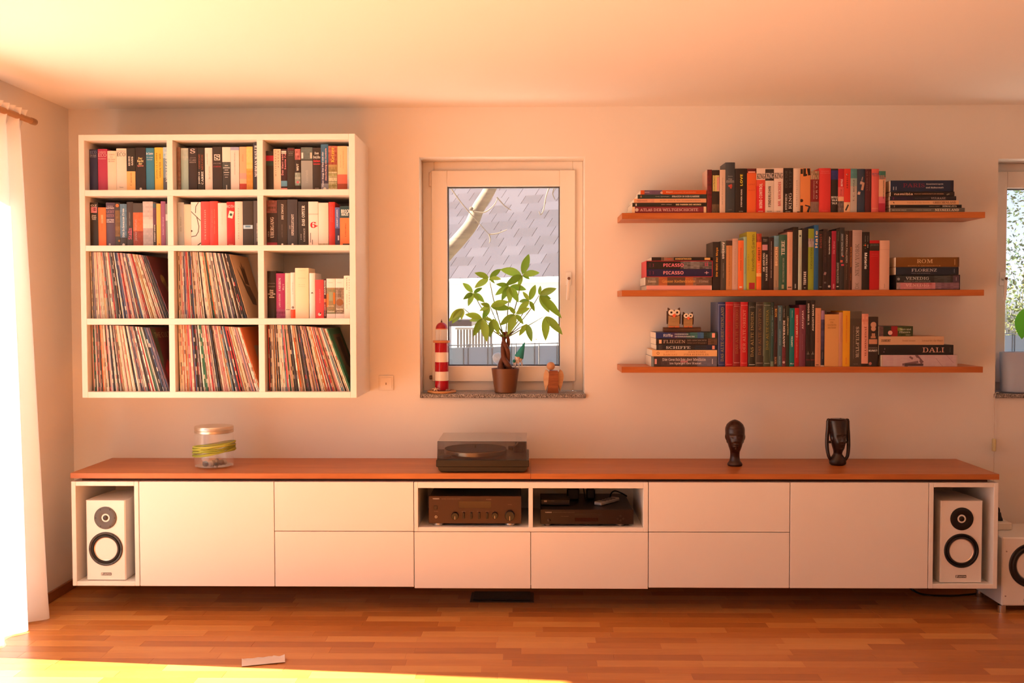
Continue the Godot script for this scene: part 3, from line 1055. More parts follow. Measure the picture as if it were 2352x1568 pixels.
# ---------- hi-fi ----------
func knob(parent: Node3D, called: String, at: Vector3, r: float, d: float, m: Material) -> void:
	var st = mb()
	lathe(st, [Vector2(r, 0), Vector2(r, d * 0.85), Vector2(r * 0.9, d), Vector2(0, d)], 28, at, Basis(Vector3.RIGHT, PI / 2))
	obj(called, st, m, parent)

func in_sideboard() -> void:
	var dark = mat("#2a1712", 0.35, 0.2)
	var black = mat("#120d0b", 0.4)
	var silver = mat("#b8b0a8", 0.3, 0.8)
	var fy = 0.4077
	# receiver
	var zr = 0.4459
	var x0 = -0.4664
	var x1 = -0.0369
	var y0 = fy + 0.014
	var y1 = 0.5480
	var r = thing("receiver", "dark brown stereo receiver with round knobs in the open compartment under the turntable", "receiver", Vector3(x0, fy, zr))
	var w = x1 - x0
	var hh = y1 - fy
	box_obj("housing", Vector3(0.004, 0.014, 0.02 - zr + 0.02), Vector3(w - 0.004, hh - 0.002, -0.012), black, r)
	box_obj("front_panel", Vector3(0, 0.012, -0.012), Vector3(w, hh, 0), mat("#3a1f17", 0.32, 0.25), r, 0.002)
	box_obj("display", Vector3(w * 0.325, hh * 0.60, -0.002), Vector3(w * 0.675, hh * 0.83, 0.0008), mat("#2c0a08", 0.08), r, 0.0004)
	for f in [0.1, 0.88]:
		var st = mb()
		lathe(st, [Vector2(0.021, 0.0), Vector2(0.024, 0.003), Vector2(0.024, 0.012)], 24, Vector3(w * f, 0.0, -0.03))
		obj("foot", st, mat("#c0b8b0", 0.3, 0.7), r)
	knob(r, "volume_knob", Vector3(w * 0.875, hh * 0.36, 0), 0.0225, 0.02, mat("#14100e", 0.3))
	knob(r, "input_knob", Vector3(w * 0.285, hh * 0.35, 0), 0.0165, 0.016, mat("#14100e", 0.3))
	knob(r, "tuning_knob", Vector3(w * 0.715, hh * 0.37, 0), 0.0145, 0.016, mat("#14100e", 0.3))
	for f in [0.38, 0.462, 0.546, 0.632]:
		box_obj("tone_knob", Vector3(w * f - 0.004, hh * 0.26, 0), Vector3(w * f + 0.004, hh * 0.46, 0.014), mat("#14100e", 0.3), r, 0.0015)
	knob(r, "headphone_socket", Vector3(w * 0.08, hh * 0.31, 0), 0.006, 0.003, silver)
	knob(r, "socket_hole", Vector3(w * 0.08, hh * 0.31, 0.003), 0.0035, 0.0006, black)
	box_obj("power_button", Vector3(w * 0.075 - 0.008, hh * 0.56, 0), Vector3(w * 0.075 + 0.008, hh * 0.68, 0.004), mat("#2a1510", 0.35), r, 0.001)
	for k in [[0.875, 0.36, 0.0225, 0.0205], [0.285, 0.35, 0.0165, 0.0165], [0.715, 0.37, 0.0145, 0.0165]]:
		var st = mb()
		box(st, Vector3(w * k[0] - 0.001, hh * k[1] - k[2] * 0.9, k[3]), Vector3(w * k[0] + 0.001, hh * k[1], k[3] + 0.0006), 0.0)
		obj("pointer", st, silver, r)
	lettering(r, "YAMAHA", "b", 0.031, 0.0055, Transform3D(Basis(), Vector3(w * 0.08, hh * 0.91, 0.0006)), "#c8bcb0")
	lettering(r, "NATURAL SOUND STEREO RECEIVER", "s", 0.085, 0.003, Transform3D(Basis(), Vector3(w * 0.24, hh * 0.905, 0.0006)), "#8c7468")
	lettering(r, "R-N500", "s", 0.022, 0.0035, Transform3D(Basis(), Vector3(w * 0.65, hh * 0.89, 0.0006)), "#a08878")
	for s in [[0.08, "PHONES"], [0.38, "BASS"], [0.462, "TREBLE"], [0.546, "BALANCE"], [0.632, "LOUDNESS"], [0.715, "SELECT"], [0.875, "VOLUME"]]:
		lettering(r, s[1], "s", 0.018, 0.0026, Transform3D(Basis(), Vector3(w * s[0], hh * (0.49 if s[0] < 0.8 else 0.72), 0.0006)), "#8c7468")
	# disc player
	var zc = 0.4499
	x0 = 0.0516
	x1 = 0.4814
	y1 = 0.4866
	w = x1 - x0
	hh = y1 - fy
	var c = thing("disc_player", "low black disc player in the open compartment beside the receiver", "disc player", Vector3(x0, fy, zc))
	box_obj("housing", Vector3(0.003, 0.012, 0.04 - zc), Vector3(w - 0.003, hh - 0.001, -0.01), black, c)
	box_obj("front_panel", Vector3(0, 0.011, -0.01), Vector3(w, hh, 0), mat("#20130f", 0.35, 0.2), c, 0.002)
	box_obj("display", Vector3(w * 0.37, hh * 0.3, 0), Vector3(w * 0.62, hh * 0.52, 0.0008), mat("#240a08", 0.08), c, 0.0003)
	box_obj("disc_tray", Vector3(w * 0.37, hh * 0.66, 0), Vector3(w * 0.66, hh * 0.78, 0.0012), mat("#1a0f0c", 0.3), c, 0.0004)
	for f in [0.08, 0.86]:
		var st = mb()
		lathe(st, [Vector2(0.017, 0.0), Vector2(0.019, 0.003), Vector2(0.019, 0.011)], 20, Vector3(w * f, 0.0, -0.03))
		obj("foot", st, mat("#8c8078", 0.3, 0.7), c)
	for k in [[0.86, 0.62], [0.83, 0.46], [0.89, 0.46], [0.86, 0.36]]:
		knob(c, "button", Vector3(w * k[0], hh * k[1], 0), 0.0045, 0.003, mat("#3c3430", 0.3, 0.5))
	knob(c, "power_button", Vector3(w * 0.09, hh * 0.38, 0), 0.007, 0.003, mat("#2c1a14", 0.4))
	lettering(c, "YAMAHA", "b", 0.031, 0.0055, Transform3D(Basis(), Vector3(w * 0.085, hh * 0.84, 0.0006)), "#a89c90")
	lettering(c, "NATURAL SOUND COMPACT DISC PLAYER", "s", 0.1, 0.0028, Transform3D(Basis(), Vector3(w * 0.25, hh * 0.84, 0.0006)), "#6c5a50")
	lettering(c, "CD-N500", "s", 0.035, 0.003, Transform3D(Basis(), Vector3(w * 0.26, hh * 0.6, 0.0006)), "#6c5a50")
	# small amplifier on the disc player
	var ty = fy + hh
	x0 = 0.0557
	x1 = 0.1909
	var pre = thing("phono_box", "small black phono preamplifier box standing on the disc player", "preamplifier", Vector3(x0, ty, 0.36))
	w = x1 - x0
	hh = 0.5157 - ty
	box_obj("housing", Vector3(0, 0.002, -0.1), Vector3(w, hh, 0), mat("#1c1210", 0.4), pre, 0.002)
	for fx in [0.02, w - 0.02]:
		for fz in [-0.08, -0.02]:
			var st = mb()
			lathe(st, [Vector2(0.006, 0), Vector2(0.006, 0.0025)], 10, Vector3(fx, 0, fz))
			obj("foot", st, black, pre)
	box_obj("badge", Vector3(w * 0.1, hh * 0.62, 0), Vector3(w * 0.2, hh * 0.9, 0.0005), mat("#c8bcb0", 0.4), pre, 0.0)
	lettering(pre, "NAD", "b", 0.011, 0.004, Transform3D(Basis(), Vector3(w * 0.15, hh * 0.82, 0.0008)), "#2c1c18")
	lettering(pre, "PHONO", "s", 0.028, 0.003, Transform3D(Basis(), Vector3(w * 0.35, hh * 0.78, 0.0006)), "#8c7c70")
	# plug-in adapters behind it
	var st2 = mb()
	box(st2, Vector3(0, 0, -0.05), Vector3(0.06, 0.055, 0), 0.006)
	tube(st2, curve_pts([Vector3(0.03, 0.05, -0.02), Vector3(0.045, 0.075, -0.02), Vector3(0.075, 0.068, -0.02), Vector3(0.085, 0.03, -0.03), Vector3(0.09, 0.002, -0.03)], 6), 0.003)
	var ad = obj("power_adapter", st2, mat("#100c0a", 0.5))
	ad.position = Vector3(0.1825, ty, 0.22)
	tag(ad, "black plug-in power adapter with looped lead behind the phono box", "adapter", "black adapters on the disc player")
	st2 = mb()
	box(st2, Vector3(0, 0, -0.04), Vector3(0.042, 0.05, 0), 0.006)
	ad = obj("power_adapter", st2, mat("#100c0a", 0.5))
	ad.position = Vector3(0.2777, ty, 0.2)
	tag(ad, "small black power adapter standing behind the silver remote", "adapter", "black adapters on the disc player")
	# remote
	var rp = Vector3(0.3212, ty, 0.352)
	var rm = thing("remote_control", "slim silver remote control lying askew on the disc player", "remote", rp, "", Basis(Vector3.UP, deg_to_rad(-38)))
	box_obj("case", Vector3(-0.021, 0.0, -0.16), Vector3(0.021, 0.017, 0.0), mat("#c0b8b0", 0.35, 0.6), rm, 0.004)
	for k in 12:
		box_obj("button", Vector3(-0.015 + 0.012 * (k % 3), 0.017, -0.13 + 0.026 * (k / 3)), Vector3(-0.007 + 0.012 * (k % 3), 0.0182, -0.118 + 0.026 * (k / 3)), mat("#4c4440", 0.5), rm, 0.0)
	# lead arching over the player
	st2 = mb()
	tube(st2, curve_pts([Vector3(0.3971, 0.4781, 0.12), Vector3(0.4034, 0.5060, 0.14), Vector3(0.4204, 0.5189, 0.15), Vector3(0.4524, 0.5082, 0.15), Vector3(0.4802, ty + 0.003, 0.13)], 8), 0.0035)
	var cb = obj("cable", st2, mat("#0e0a09", 0.5))
	tag(cb, "black cable arching up behind the disc player", "cable")
	# loudspeakers
	speaker("bookshelf_speaker", "white bookshelf loudspeaker with grey tweeter in the curtain end cabinet", -2.0646, -1.8800, SBB + 0.0205, 0.450, 0.375, 0.27, "#5c5450", "#cfc6be", false)
	speaker("bookshelf_speaker", "white bookshelf loudspeaker with black tweeter in the subwoofer end cabinet", 1.8879, 2.0795, SBB + 0.0205, 0.450, 0.38, 0.27, "#0c0a09", "#a89c94", true)

func speaker(called: String, label: String, x0: float, x1: float, y: float, zf: float, hgt: float, d: float, tweeter: String, cone: String, curved: bool) -> void:
	var s = thing(called, label, "speaker", Vector3((x0 + x1) / 2, y, zf), "white bookshelf loudspeakers")
	var w = x1 - x0
	var poly = PackedVector2Array()
	var hw = w / 2
	poly.append(Vector2(-hw + 0.005, 0))
	poly.append(Vector2(hw - 0.005, 0))
	poly.append(Vector2(hw, -0.005))
	for k in 9:
		var t = k / 8.0
		poly.append(Vector2(lerpf(hw, hw * 0.72, t * t), -0.012 - (d - 0.02) * t))
	poly.append(Vector2(hw * 0.6, -d))
	poly.append(Vector2(-hw * 0.6, -d))
	for k in 9:
		var t = 1.0 - k / 8.0
		poly.append(Vector2(lerpf(-hw, -hw * 0.72, t * t), -0.012 - (d - 0.02) * t))
	poly.append(Vector2(-hw, -0.005))
	var st = mb()
	# outline lies in x and z, extruded upwards
	prism(st, poly, 0.003, hgt, Transform3D(Basis(Vector3(1, 0, 0), Vector3(0, 0, 1), Vector3(0, 1, 0)), Vector3.ZERO))
	obj("cabinet_body", st, mat("#f0e8e0", 0.22), s)
	for fx in [-0.05, 0.05]:
		for fz in [-0.03, -d + 0.04]:
			st = mb()
			lathe(st, [Vector2(0.008, 0.0), Vector2(0.008, 0.0035)], 12, Vector3(fx, 0, fz))
			obj("foot", st, mat("#2c2826", 0.7), s)
	var fr = Basis(Vector3.RIGHT, PI / 2)
	var rim = mat(tweeter, 0.4)
	var ty = hgt * 0.782
	st = mb()
	lathe(st, [Vector2(0.0525, 0.0), Vector2(0.0525, 0.003), Vector2(0.05, 0.0045), Vector2(0.03, 0.004), Vector2(0.02, 0.0015), Vector2(0.0175, -0.0035), Vector2(0, -0.004)], 40, Vector3(0, ty, 0), fr)
	obj("tweeter_plate", st, rim, s)
	st = mb()
	lathe(st, [Vector2(0.0135, -0.003), Vector2(0.0115, 0.003), Vector2(0.006, 0.006), Vector2(0, 0.007)], 24, Vector3(0, ty, 0), fr)
	obj("tweeter_dome", st, mat("#4c4440" if tweeter != "#0c0a09" else "#141110", 0.35, 0.3), s)
	for k in 6:
		var a = TAU * k / 6.0
		knob(s, "screw", Vector3(cos(a) * 0.0445, ty + sin(a) * 0.0445, 0.0035), 0.0028, 0.0012, mat("#1c1817", 0.4))
	var wy = hgt * 0.395
	st = mb()
	lathe(st, [Vector2(0.079, 0.0), Vector2(0.079, 0.004), Vector2(0.076, 0.006), Vector2(0.07, 0.005), Vector2(0.066, 0.001)], 48, Vector3(0, wy, 0), fr)
	obj("woofer_ring", st, mat("#3c3733" if tweeter != "#0c0a09" else "#0c0a09", 0.4), s)
	st = mb()
	lathe(st, [Vector2(0.067, 0.001), Vector2(0.064, 0.0055), Vector2(0.059, 0.0065), Vector2(0.055, 0.002)], 48, Vector3(0, wy, 0), fr)
	obj("woofer_surround", st, mat("#1c1817", 0.6), s)
	st = mb()
	lathe(st, [Vector2(0.0555, 0.0025), Vector2(0.05, -0.001), Vector2(0.03, -0.014), Vector2(0.022, -0.018), Vector2(0.0215, -0.016), Vector2(0.016, -0.0115), Vector2(0.008, -0.009), Vector2(0, -0.0085)], 48, Vector3(0, wy, 0), fr)
	obj("woofer_cone", st, mat("#d8ccc0", 0.3, 0.9), s)
	for k in 6:
		var a = TAU * (k + 0.5) / 6.0 + 0.52
		knob(s, "screw", Vector3(cos(a) * 0.0735, wy + sin(a) * 0.0735, 0.0052), 0.003, 0.0012, mat("#12100f", 0.4))
	box_obj("badge", Vector3(-0.024, hgt * 0.08 - 0.0062, 0), Vector3(0.024, hgt * 0.08 + 0.0062, 0.0012), mat("#4c4642" if tweeter != "#0c0a09" else "#241a16", 0.35), s, 0.0004)
	lettering(s, "CANTON", "b", 0.036, 0.0068, Transform3D(Basis(), Vector3(0.003, hgt * 0.08, 0.0016)), "#e8e0d8")
	var sl = mb()
	prism(sl, PackedVector2Array([Vector2(-0.022, hgt * 0.08 - 0.005), Vector2(-0.0185, hgt * 0.08 - 0.005), Vector2(-0.015, hgt * 0.08 + 0.005), Vector2(-0.022, hgt * 0.08 + 0.005)]), 0.0012, 0.0016)
	obj("badge_mark", sl, mat("#d8d0c8", 0.4), s)

# ---------- window sills ----------
func leaf_mesh(a: Vector3, b: Vector3, wid: float, sag: float, side: Vector3) -> ArrayMesh:
	var st = mb()
	st.set_smooth_group(0)
	var n = 8
	var dirv = b - a
	var up = side.cross(dirv).normalized()
	var prev = []
	for i in n + 1:
		var t = float(i) / n
		var c = a + dirv * t - Vector3(0, sag * sin(t * PI) * -0.6 + sag * t * t * 0.0, 0) + up * 0.0
		var wv = wid * 0.5 * pow(sin(PI * pow(t, 0.82)), 0.8) * (1.0 if t < 0.97 else 0.3)
		if i == 0:
			wv = wid * 0.03
		if i == n:
			wv = 0.0004
		var cur = [c - side * wv + up * wv * 0.25, c, c + side * wv + up * wv * 0.25]
		if i > 0:
			for k in 2:
				quad(st, prev[k], prev[k + 1], cur[k + 1], cur[k])
		prev = cur
	st.generate_normals()
	return st.commit()

func leaf_mat(c: String, back: float) -> StandardMaterial3D:
	var key = "leaf" + c
	if not mats.has(key):
		var m = StandardMaterial3D.new()
		m.albedo_color = col(c)
		m.roughness = 0.42
		m.backlight_enabled = true
		m.backlight = Color(col(c).r * back, col(c).g * back, col(c).b * back)
		mats[key] = m
	return mats[key]

func on_sills() -> void:
	var sy = 0.985
	# lighthouse
	var lx = -0.4464
	var l = thing("toy_lighthouse", "red and white striped toy lighthouse on a round wooden plate on the sill", "lighthouse", Vector3(lx, sy, -0.055))
	var st = mb()
	lathe(st, [Vector2(0, 0.0), Vector2(0.07, 0.0), Vector2(0.074, 0.004), Vector2(0.074, 0.009), Vector2(0.071, 0.012), Vector2(0.064, 0.012), Vector2(0.062, 0.0095), Vector2(0, 0.0095)], 40)
	obj("wooden_plate", st, mat("#c88c54", 0.5), l)
	var ys = [1.0049 - 0.985, 1.0472 - 0.985, 1.0939 - 0.985, 1.1421 - 0.985, 1.1921 - 0.985, 1.2400 - 0.985]
	ys[0] = 0.0095
	for k in 5:
		st = mb()
		var r0 = 0.0352 - 0.00012 * k
		lathe(st, [Vector2(0, ys[k]), Vector2(r0, ys[k]), Vector2(r0, ys[k + 1] - 0.0004), Vector2(0, ys[k + 1] - 0.0004)], 40)
		obj("red_stripe" if k % 2 == 0 else "white_stripe", st, mat("#a80c1c" if k % 2 == 0 else "#ecdccc", 0.16), l)
	var gy: float = ys[5]
	st = mb()
	lathe(st, [Vector2(0, gy), Vector2(0.042, gy), Vector2(0.0445, gy + 0.004), Vector2(0.0435, gy + 0.0115), Vector2(0, gy + 0.0115)], 36)
	obj("gallery", st, mat("#c88050", 0.5), l)
	st = mb()
	lathe(st, [Vector2(0.031, gy + 0.0115), Vector2(0.031, gy + 0.068)], 32)
	obj("lantern_glass", st, glass_mat(0.08, "#eef2f0"), l)
	st = mb()
	tube(st, [Vector3(-0.004, gy + 0.0115, 0), Vector3(-0.004, gy + 0.068, 0)], 0.0025)
	obj("lantern_rod", st, mat("#f0e8e0", 0.4), l)
	var dy = gy + 0.068
	st = mb()
	lathe(st, [Vector2(0, dy), Vector2(0.0305, dy), Vector2(0.0305, dy + 0.004), Vector2(0, dy + 0.004)], 32)
	obj("cap_rim", st, mat("#d88858", 0.5), l)
	st = mb()
	var prof = []
	for k in 9:
		var a = k / 8.0 * PI / 2
		prof.append(Vector2(0.03 * cos(a), dy + 0.004 + 0.032 * sin(a)))
	lathe(st, prof, 32)
	obj("dome_cap", st, mat("#a01824", 0.35), l)
	st = mb()
	lathe(st, [Vector2(0.003, dy + 0.034), Vector2(0.0045, dy + 0.04), Vector2(0.002, dy + 0.045), Vector2(0.001, dy + 0.051), Vector2(0, dy + 0.052)], 12)
	obj("finial", st, mat("#5c2018", 0.4), l)
	st = mb()
	for k in 5:
		var a = TAU * k / 5.0 + 0.3
		var c = Vector3(-0.028, 0.021, 0.046)
		tube(st, [c, c + Vector3(cos(a) * 0.011, sin(a) * 0.008, 0.003), c + Vector3(cos(a) * 0.019, sin(a) * 0.011 - 0.002, 0.003)], 0.0042, 0.0016, 7)
	obj("starfish", st, mat("#d8b49c", 0.8), l)
	st = mb()
	for k in 5:
		lathe(st, [Vector2(0, -0.0035 - 0.0003 * k), Vector2(0.0075 - 0.001 * k, 0.0), Vector2(0, 0.0035)], 12, Vector3(0.027 + 0.0055 * k, 0.016 + 0.0006 * k, 0.048 - 0.004 * k), Basis(Vector3.BACK, PI / 2 - 0.2))
	obj("seashell", st, mat("#d0a48c", 0.6), l)
	st = mb()
	var rope = []
	for k in 25:
		var a = TAU * k / 24.0
		rope.append(Vector3(cos(a) * 0.044, 0.0125, sin(a) * 0.044))
	tube(st, rope, 0.0025, -1.0, 6)
	obj("rope", st, mat("#5c3c28", 0.8), l)
	# money tree
	var px = -0.1221
	var p = thing("potted_plant", "green leafy money tree with braided trunk in a brown pot on the sill", "plant", Vector3(px, sy, -0.05))
	st = mb()
	lathe(st, [Vector2(0, 0.0), Vector2(0.051, 0.0), Vector2(0.0545, 0.003), Vector2(0.0695, 0.118), Vector2(0.0705, 0.1245), Vector2(0.0665, 0.1245), Vector2(0.0655, 0.112), Vector2(0.0, 0.11)], 40)
	obj("pot", st, mat("#704428", 0.45), p)
	st = mb()
	lathe(st, [Vector2(0.065, 0.112), Vector2(0.03, 0.118), Vector2(0, 0.12)], 24)
	obj("soil", st, mat("#3c2418", 0.95), p)
	for k in 3:
		var pts = []
		for i in 25:
			var t = i / 24.0
			var a = TAU * k / 3.0 + t * TAU * 0.85
			var rr = lerpf(0.024, 0.011, pow(t, 0.7)) * (1.0 + 0.25 * sin(t * 9.0 + k))
			pts.append(Vector3(cos(a) * rr, 0.105 + t * 0.205, sin(a) * rr))
		st = mb()
		tube(st, pts, 0.0165, 0.0075, 12)
		obj("trunk", st, wood_mat("bark", 91, "#7c4428", "#4c2814", 0.6, 6.0), p)
	var root = Vector3(px, sy, -0.05)
	# leaf crowns: hub pixel place turned to metres, then leaflet tips around it
	var crowns = [[Vector3(-0.0351, 1.5823, -0.0293), Vector3(-0.1470, 1.6112, -0.0561), Vector3(-0.0002, 1.6886, -0.0326), Vector3(0.0532, 1.5944, -0.0519), Vector3(0.0043, 1.5622, -0.0590), Vector3(-0.0537, 1.5199, -0.0322), Vector3(-0.1200, 1.5284, 0.0091)], [Vector3(-0.1991, 1.5644, 0.0441), Vector3(-0.2707, 1.5910, 0.0703), Vector3(-0.1400, 1.6105, 0.0268), Vector3(-0.1371, 1.5595, 0.0520), Vector3(-0.1721, 1.5395, 0.0312), Vector3(-0.2735, 1.5170, 0.0229)], [Vector3(-0.2842, 1.4927, -0.0462), Vector3(-0.3388, 1.5443, -0.0640), Vector3(-0.3330, 1.4599, -0.0070), Vector3(-0.3082, 1.4253, -0.0149), Vector3(-0.2249, 1.4436, -0.0167), Vector3(-0.2527, 1.4506, -0.0172), Vector3(-0.2385, 1.5185, -0.0657)], [Vector3(-0.0998, 1.5267, -0.0197), Vector3(-0.1711, 1.4804, -0.0046), Vector3(-0.1386, 1.4526, 0.0038), Vector3(-0.0970, 1.4387, 0.0137), Vector3(-0.0533, 1.4433, 0.0157), Vector3(-0.0143, 1.5085, -0.0478), Vector3(-0.1665, 1.5357, -0.0063)], [Vector3(-0.1954, 1.4251, 0.0273), Vector3(-0.1012, 1.4478, 0.0328), Vector3(-0.0926, 1.4111, 0.0065), Vector3(-0.2482, 1.4022, 0.0302), Vector3(-0.2359, 1.3559, -0.0005), Vector3(-0.2417, 1.4388, 0.0671)], [Vector3(-0.0689, 1.3861, 0.0525), Vector3(0.0041, 1.4157, 0.0613), Vector3(-0.1470, 1.3289, 0.0415), Vector3(-0.1048, 1.2844, 0.0902), Vector3(-0.0279, 1.3338, 0.0633), Vector3(-0.1001, 1.4249, 0.0881)], [Vector3(-0.2313, 1.3658, 0.0502), Vector3(-0.3200, 1.3842, 0.0559), Vector3(-0.2658, 1.3017, 0.0484), Vector3(-0.2104, 1.2473, 0.0632), Vector3(-0.1787, 1.3520, 0.0497), Vector3(-0.2989, 1.3518, 0.0282), Vector3(-0.2801, 1.2740, 0.0397)], [Vector3(0.0019, 1.4522, 0.0456), Vector3(0.0318, 1.5326, 0.0141), Vector3(-0.0510, 1.4479, 0.0143), Vector3(-0.0597, 1.3930, 0.0607), Vector3(0.0270, 1.3996, 0.0331), Vector3(-0.0323, 1.4978, 0.0534)], [Vector3(0.0503, 1.4800, 0.0013), Vector3(0.0573, 1.5284, -0.0063), Vector3(0.1365, 1.5135, 0.0460), Vector3(0.1013, 1.3923, -0.0181), Vector3(0.1631, 1.3647, -0.0007), Vector3(0.1105, 1.4616, -0.0175)], [Vector3(0.0821, 1.3788, 0.0222), Vector3(0.0823, 1.2498, 0.0094), Vector3(0.1672, 1.2821, 0.0157)], [Vector3(-0.0097, 1.3379, 0.0371), Vector3(-0.0511, 1.2758, 0.0278), Vector3(0.0131, 1.2465, 0.0468)], [Vector3(-0.3290, 1.4161, 0.0576), Vector3(-0.4022, 1.3497, 0.0306), Vector3(-0.3864, 1.3381, 0.0275), Vector3(-0.3394, 1.3566, 0.0409)], [Vector3(-0.1791, 1.3656, 0.0395), Vector3(-0.1513, 1.2835, 0.0537), Vector3(-0.1982, 1.2689, 0.0235)]]
	for cr in crowns:
		var hub: Vector3 = cr[0]
		var stem = mb()
		var foot = Vector3((hub.x - root.x) * 0.08, 0.285, (hub.z - root.z) * 0.1)
		var hl = hub - root
		tube(stem, curve_pts([foot, foot.lerp(hl, 0.5) + Vector3((hl.x - foot.x) * 0.12, 0.012, 0.0), hl], 8), 0.0036, 0.0014, 7)
		obj("stem", stem, mat("#4c4030" if hl.y < 0.36 else "#6c7c34", 0.6), p)
		for k in range(1, cr.size()):
			var tip: Vector3 = cr[k]
			var dv = tip - hub
			var sidev = dv.cross(Vector3(0.15 * sin(k * 2.3), 0.25 * cos(k * 1.7), 1.0)).normalized()
			var c: String = ["#6f9a2c", "#7ba636", "#628c28", "#86ae44"][k % 4]
			if hub.y < 1.31 and hub.x > 0.09 and k == 1:
				c = "#c4a04c"
			mesh_node("leaf", leaf_mesh(hl + dv * 0.04, hl + dv, clampf(dv.length() * 0.36, 0.014, 0.042), dv.length() * 0.06, sidev), leaf_mat(c, 0.9), p)
	# gnome and glass ball stuck in the pot
	var gp = Vector3(-0.0519, 1.1671, -0.03)
	var tipv = Vector3(-0.0209, 1.2466, -0.03) - gp
	var g = thing("garden_gnome", "small gnome with pointed teal hat on a stick in the brown pot", "gnome", gp)
	var ax = tipv.normalized()
	var bb = Basis(ax.cross(Vector3.BACK).normalized(), ax, Vector3.BACK).orthonormalized()
	st = mb()
	lathe(st, [Vector2(0.0, -0.001), Vector2(0.0235, -0.001), Vector2(0.0225, 0.006), Vector2(0.0135, 0.04), Vector2(0.005, 0.072), Vector2(0, tipv.length())], 20, Vector3.ZERO, bb)
	obj("hat", st, mat("#2c8c88", 0.85), g)
	st = mb()
	lathe(st, [Vector2(0, -0.034), Vector2(0.008, -0.03), Vector2(0.019, -0.014), Vector2(0.021, -0.002), Vector2(0, 0.0)], 14, Vector3.ZERO, bb)
	obj("beard", st, mat("#d8ccc4", 0.95), g)
	var rng = RandomNumberGenerator.new()
	rng.seed = 3
	for k in 26:
		st = mb()
		var a = rng.randf_range(-1.5, 1.5)
		var c = bb * Vector3(sin(a) * 0.018, rng.randf_range(-0.03, -0.003), cos(a) * 0.018)
		tube(st, [c, c + Vector3(sin(a) * 0.006, -0.012, cos(a) * 0.004), c + Vector3(sin(a) * 0.007, -0.024, cos(a) * 0.002)], 0.0017, 0.0006, 5)
		obj("beard_lock", st, mat(["#e8dcd4", "#cfc0b4", "#b8a498"][k % 3], 0.95), g)
	st = mb()
	lathe(st, [Vector2(0, -0.007), Vector2(0.006, -0.004), Vector2(0.007, 0.0), Vector2(0.005, 0.005), Vector2(0, 0.007)], 14, bb * Vector3(0, -0.004, 0.023))
	obj("nose", st, mat("#d8a48c", 0.6), g)
	st = mb()
	lathe(st, [Vector2(0, -0.01), Vector2(0.007, -0.006), Vector2(0.008, 0.002), Vector2(0, 0.01)], 12, bb * Vector3(-0.016, -0.026, 0.02))
	obj("mitten", st, mat("#1c7870", 0.85), g)
	st = mb()
	tube(st, [bb * Vector3(0, -0.03, 0), Vector3(px + 0.045, sy + 0.112, -0.04) - gp], 0.0015)
	obj("stick", st, mat("#8c7c6c", 0.6), g)
	var wp = Vector3(-0.1605, 1.1602, -0.085)
	var wb = thing("watering_ball", "clear glass watering ball stuck in the pot behind the trunk", "glass ball", wp)
	st = mb()
	var pr = [Vector2(0, -0.062), Vector2(0.004, -0.06), Vector2(0.0045, -0.03)]
	for k in 11:
		var a = -PI / 2 + 0.25 + (PI - 0.25) * k / 10.0
		pr.append(Vector2(maxf(0.0, 0.0285 * cos(a)), 0.0285 * sin(a)))
	lathe(st, pr, 28)
	obj("glass_bulb", st, glass_mat(0.22, "#e4ecf0"), wb)
	# wooden angel
	var axx = 0.1206
	var an = thing("wooden_angel", "small carved wooden angel with round head and leaf wings on the sill", "figurine", Vector3(axx, sy, -0.05))
	st = mb()
	prism(st, PackedVector2Array([Vector2(-0.0285, 0), Vector2(0.0285, 0), Vector2(0.0275, 0.105), Vector2(0.0245, 0.1125), Vector2(-0.0165, 0.1135), Vector2(-0.0195, 0.108)]), -0.025, 0.02)
	obj("body", st, wood_mat("angel", 95, "#a85c2c", "#7c3c18", 0.5, 5.0), an)
	st = mb()
	prof = []
	for k in 13:
		var a = -PI / 2 + PI * k / 12.0
		prof.append(Vector2(maxf(0.0, 0.0215 * cos(a)), 0.0215 * sin(a)))
	lathe(st, prof, 24, Vector3(-0.011, 0.136, 0.0))
	obj("head", st, mat("#c89468", 0.5), an)
	for sg in [-1.0, 1.0]:
		st = mb()
		var poly = PackedVector2Array()
		for k in 17:
			var t = k / 16.0
			poly.append(Vector2(0.019 * sin(PI * pow(t, 0.62)), 0.118 - 0.112 * t))
		for k in range(15, 0, -1):
			var t = k / 16.0
			poly.append(Vector2(-0.012 * sin(PI * pow(t, 0.8)), 0.118 - 0.112 * t))
		prism(st, poly, -0.004, 0.004, Transform3D(Basis(Vector3.BACK, 0.0) * Basis(Vector3.UP, 0.35 * sg), Vector3(0.0355 * sg, 0.001, 0.004)))
		obj("wing", st, wood_mat("wing", 96, "#d8a878", "#c08c5c", 0.55, 5.0), an)
	# second sill: frosted lantern, plant with one big leaf
	var ln = thing("frosted_lantern", "frosted glass lantern standing on the second window's granite sill", "lantern", Vector3(2.5149, sy, -0.055))
	st = mb()
	lathe(st, [Vector2(0, 0.003), Vector2(0.125, 0.003), Vector2(0.13, 0.008), Vector2(0.137, 0.205), Vector2(0.134, 0.206), Vector2(0.127, 0.012), Vector2(0, 0.007)], 10, Vector3.ZERO, Basis(Vector3.UP, 0.3).scaled(Vector3(1, 1, 0.5)))
	var fm = StandardMaterial3D.new()
	fm.albedo_color = Color(col("#c4cede"), 0.62)
	fm.transparency = BaseMaterial3D.TRANSPARENCY_ALPHA
	fm.roughness = 0.5
	obj("frosted_glass", st, fm, ln)
	st = mb()
	lathe(st, [Vector2(0, 0.008), Vector2(0.028, 0.008), Vector2(0.028, 0.085), Vector2(0, 0.087)], 24)
	obj("candle", st, mat("#e8dcc8", 0.6), ln)
	var hp = Vector3(2.78, sy, -0.07)
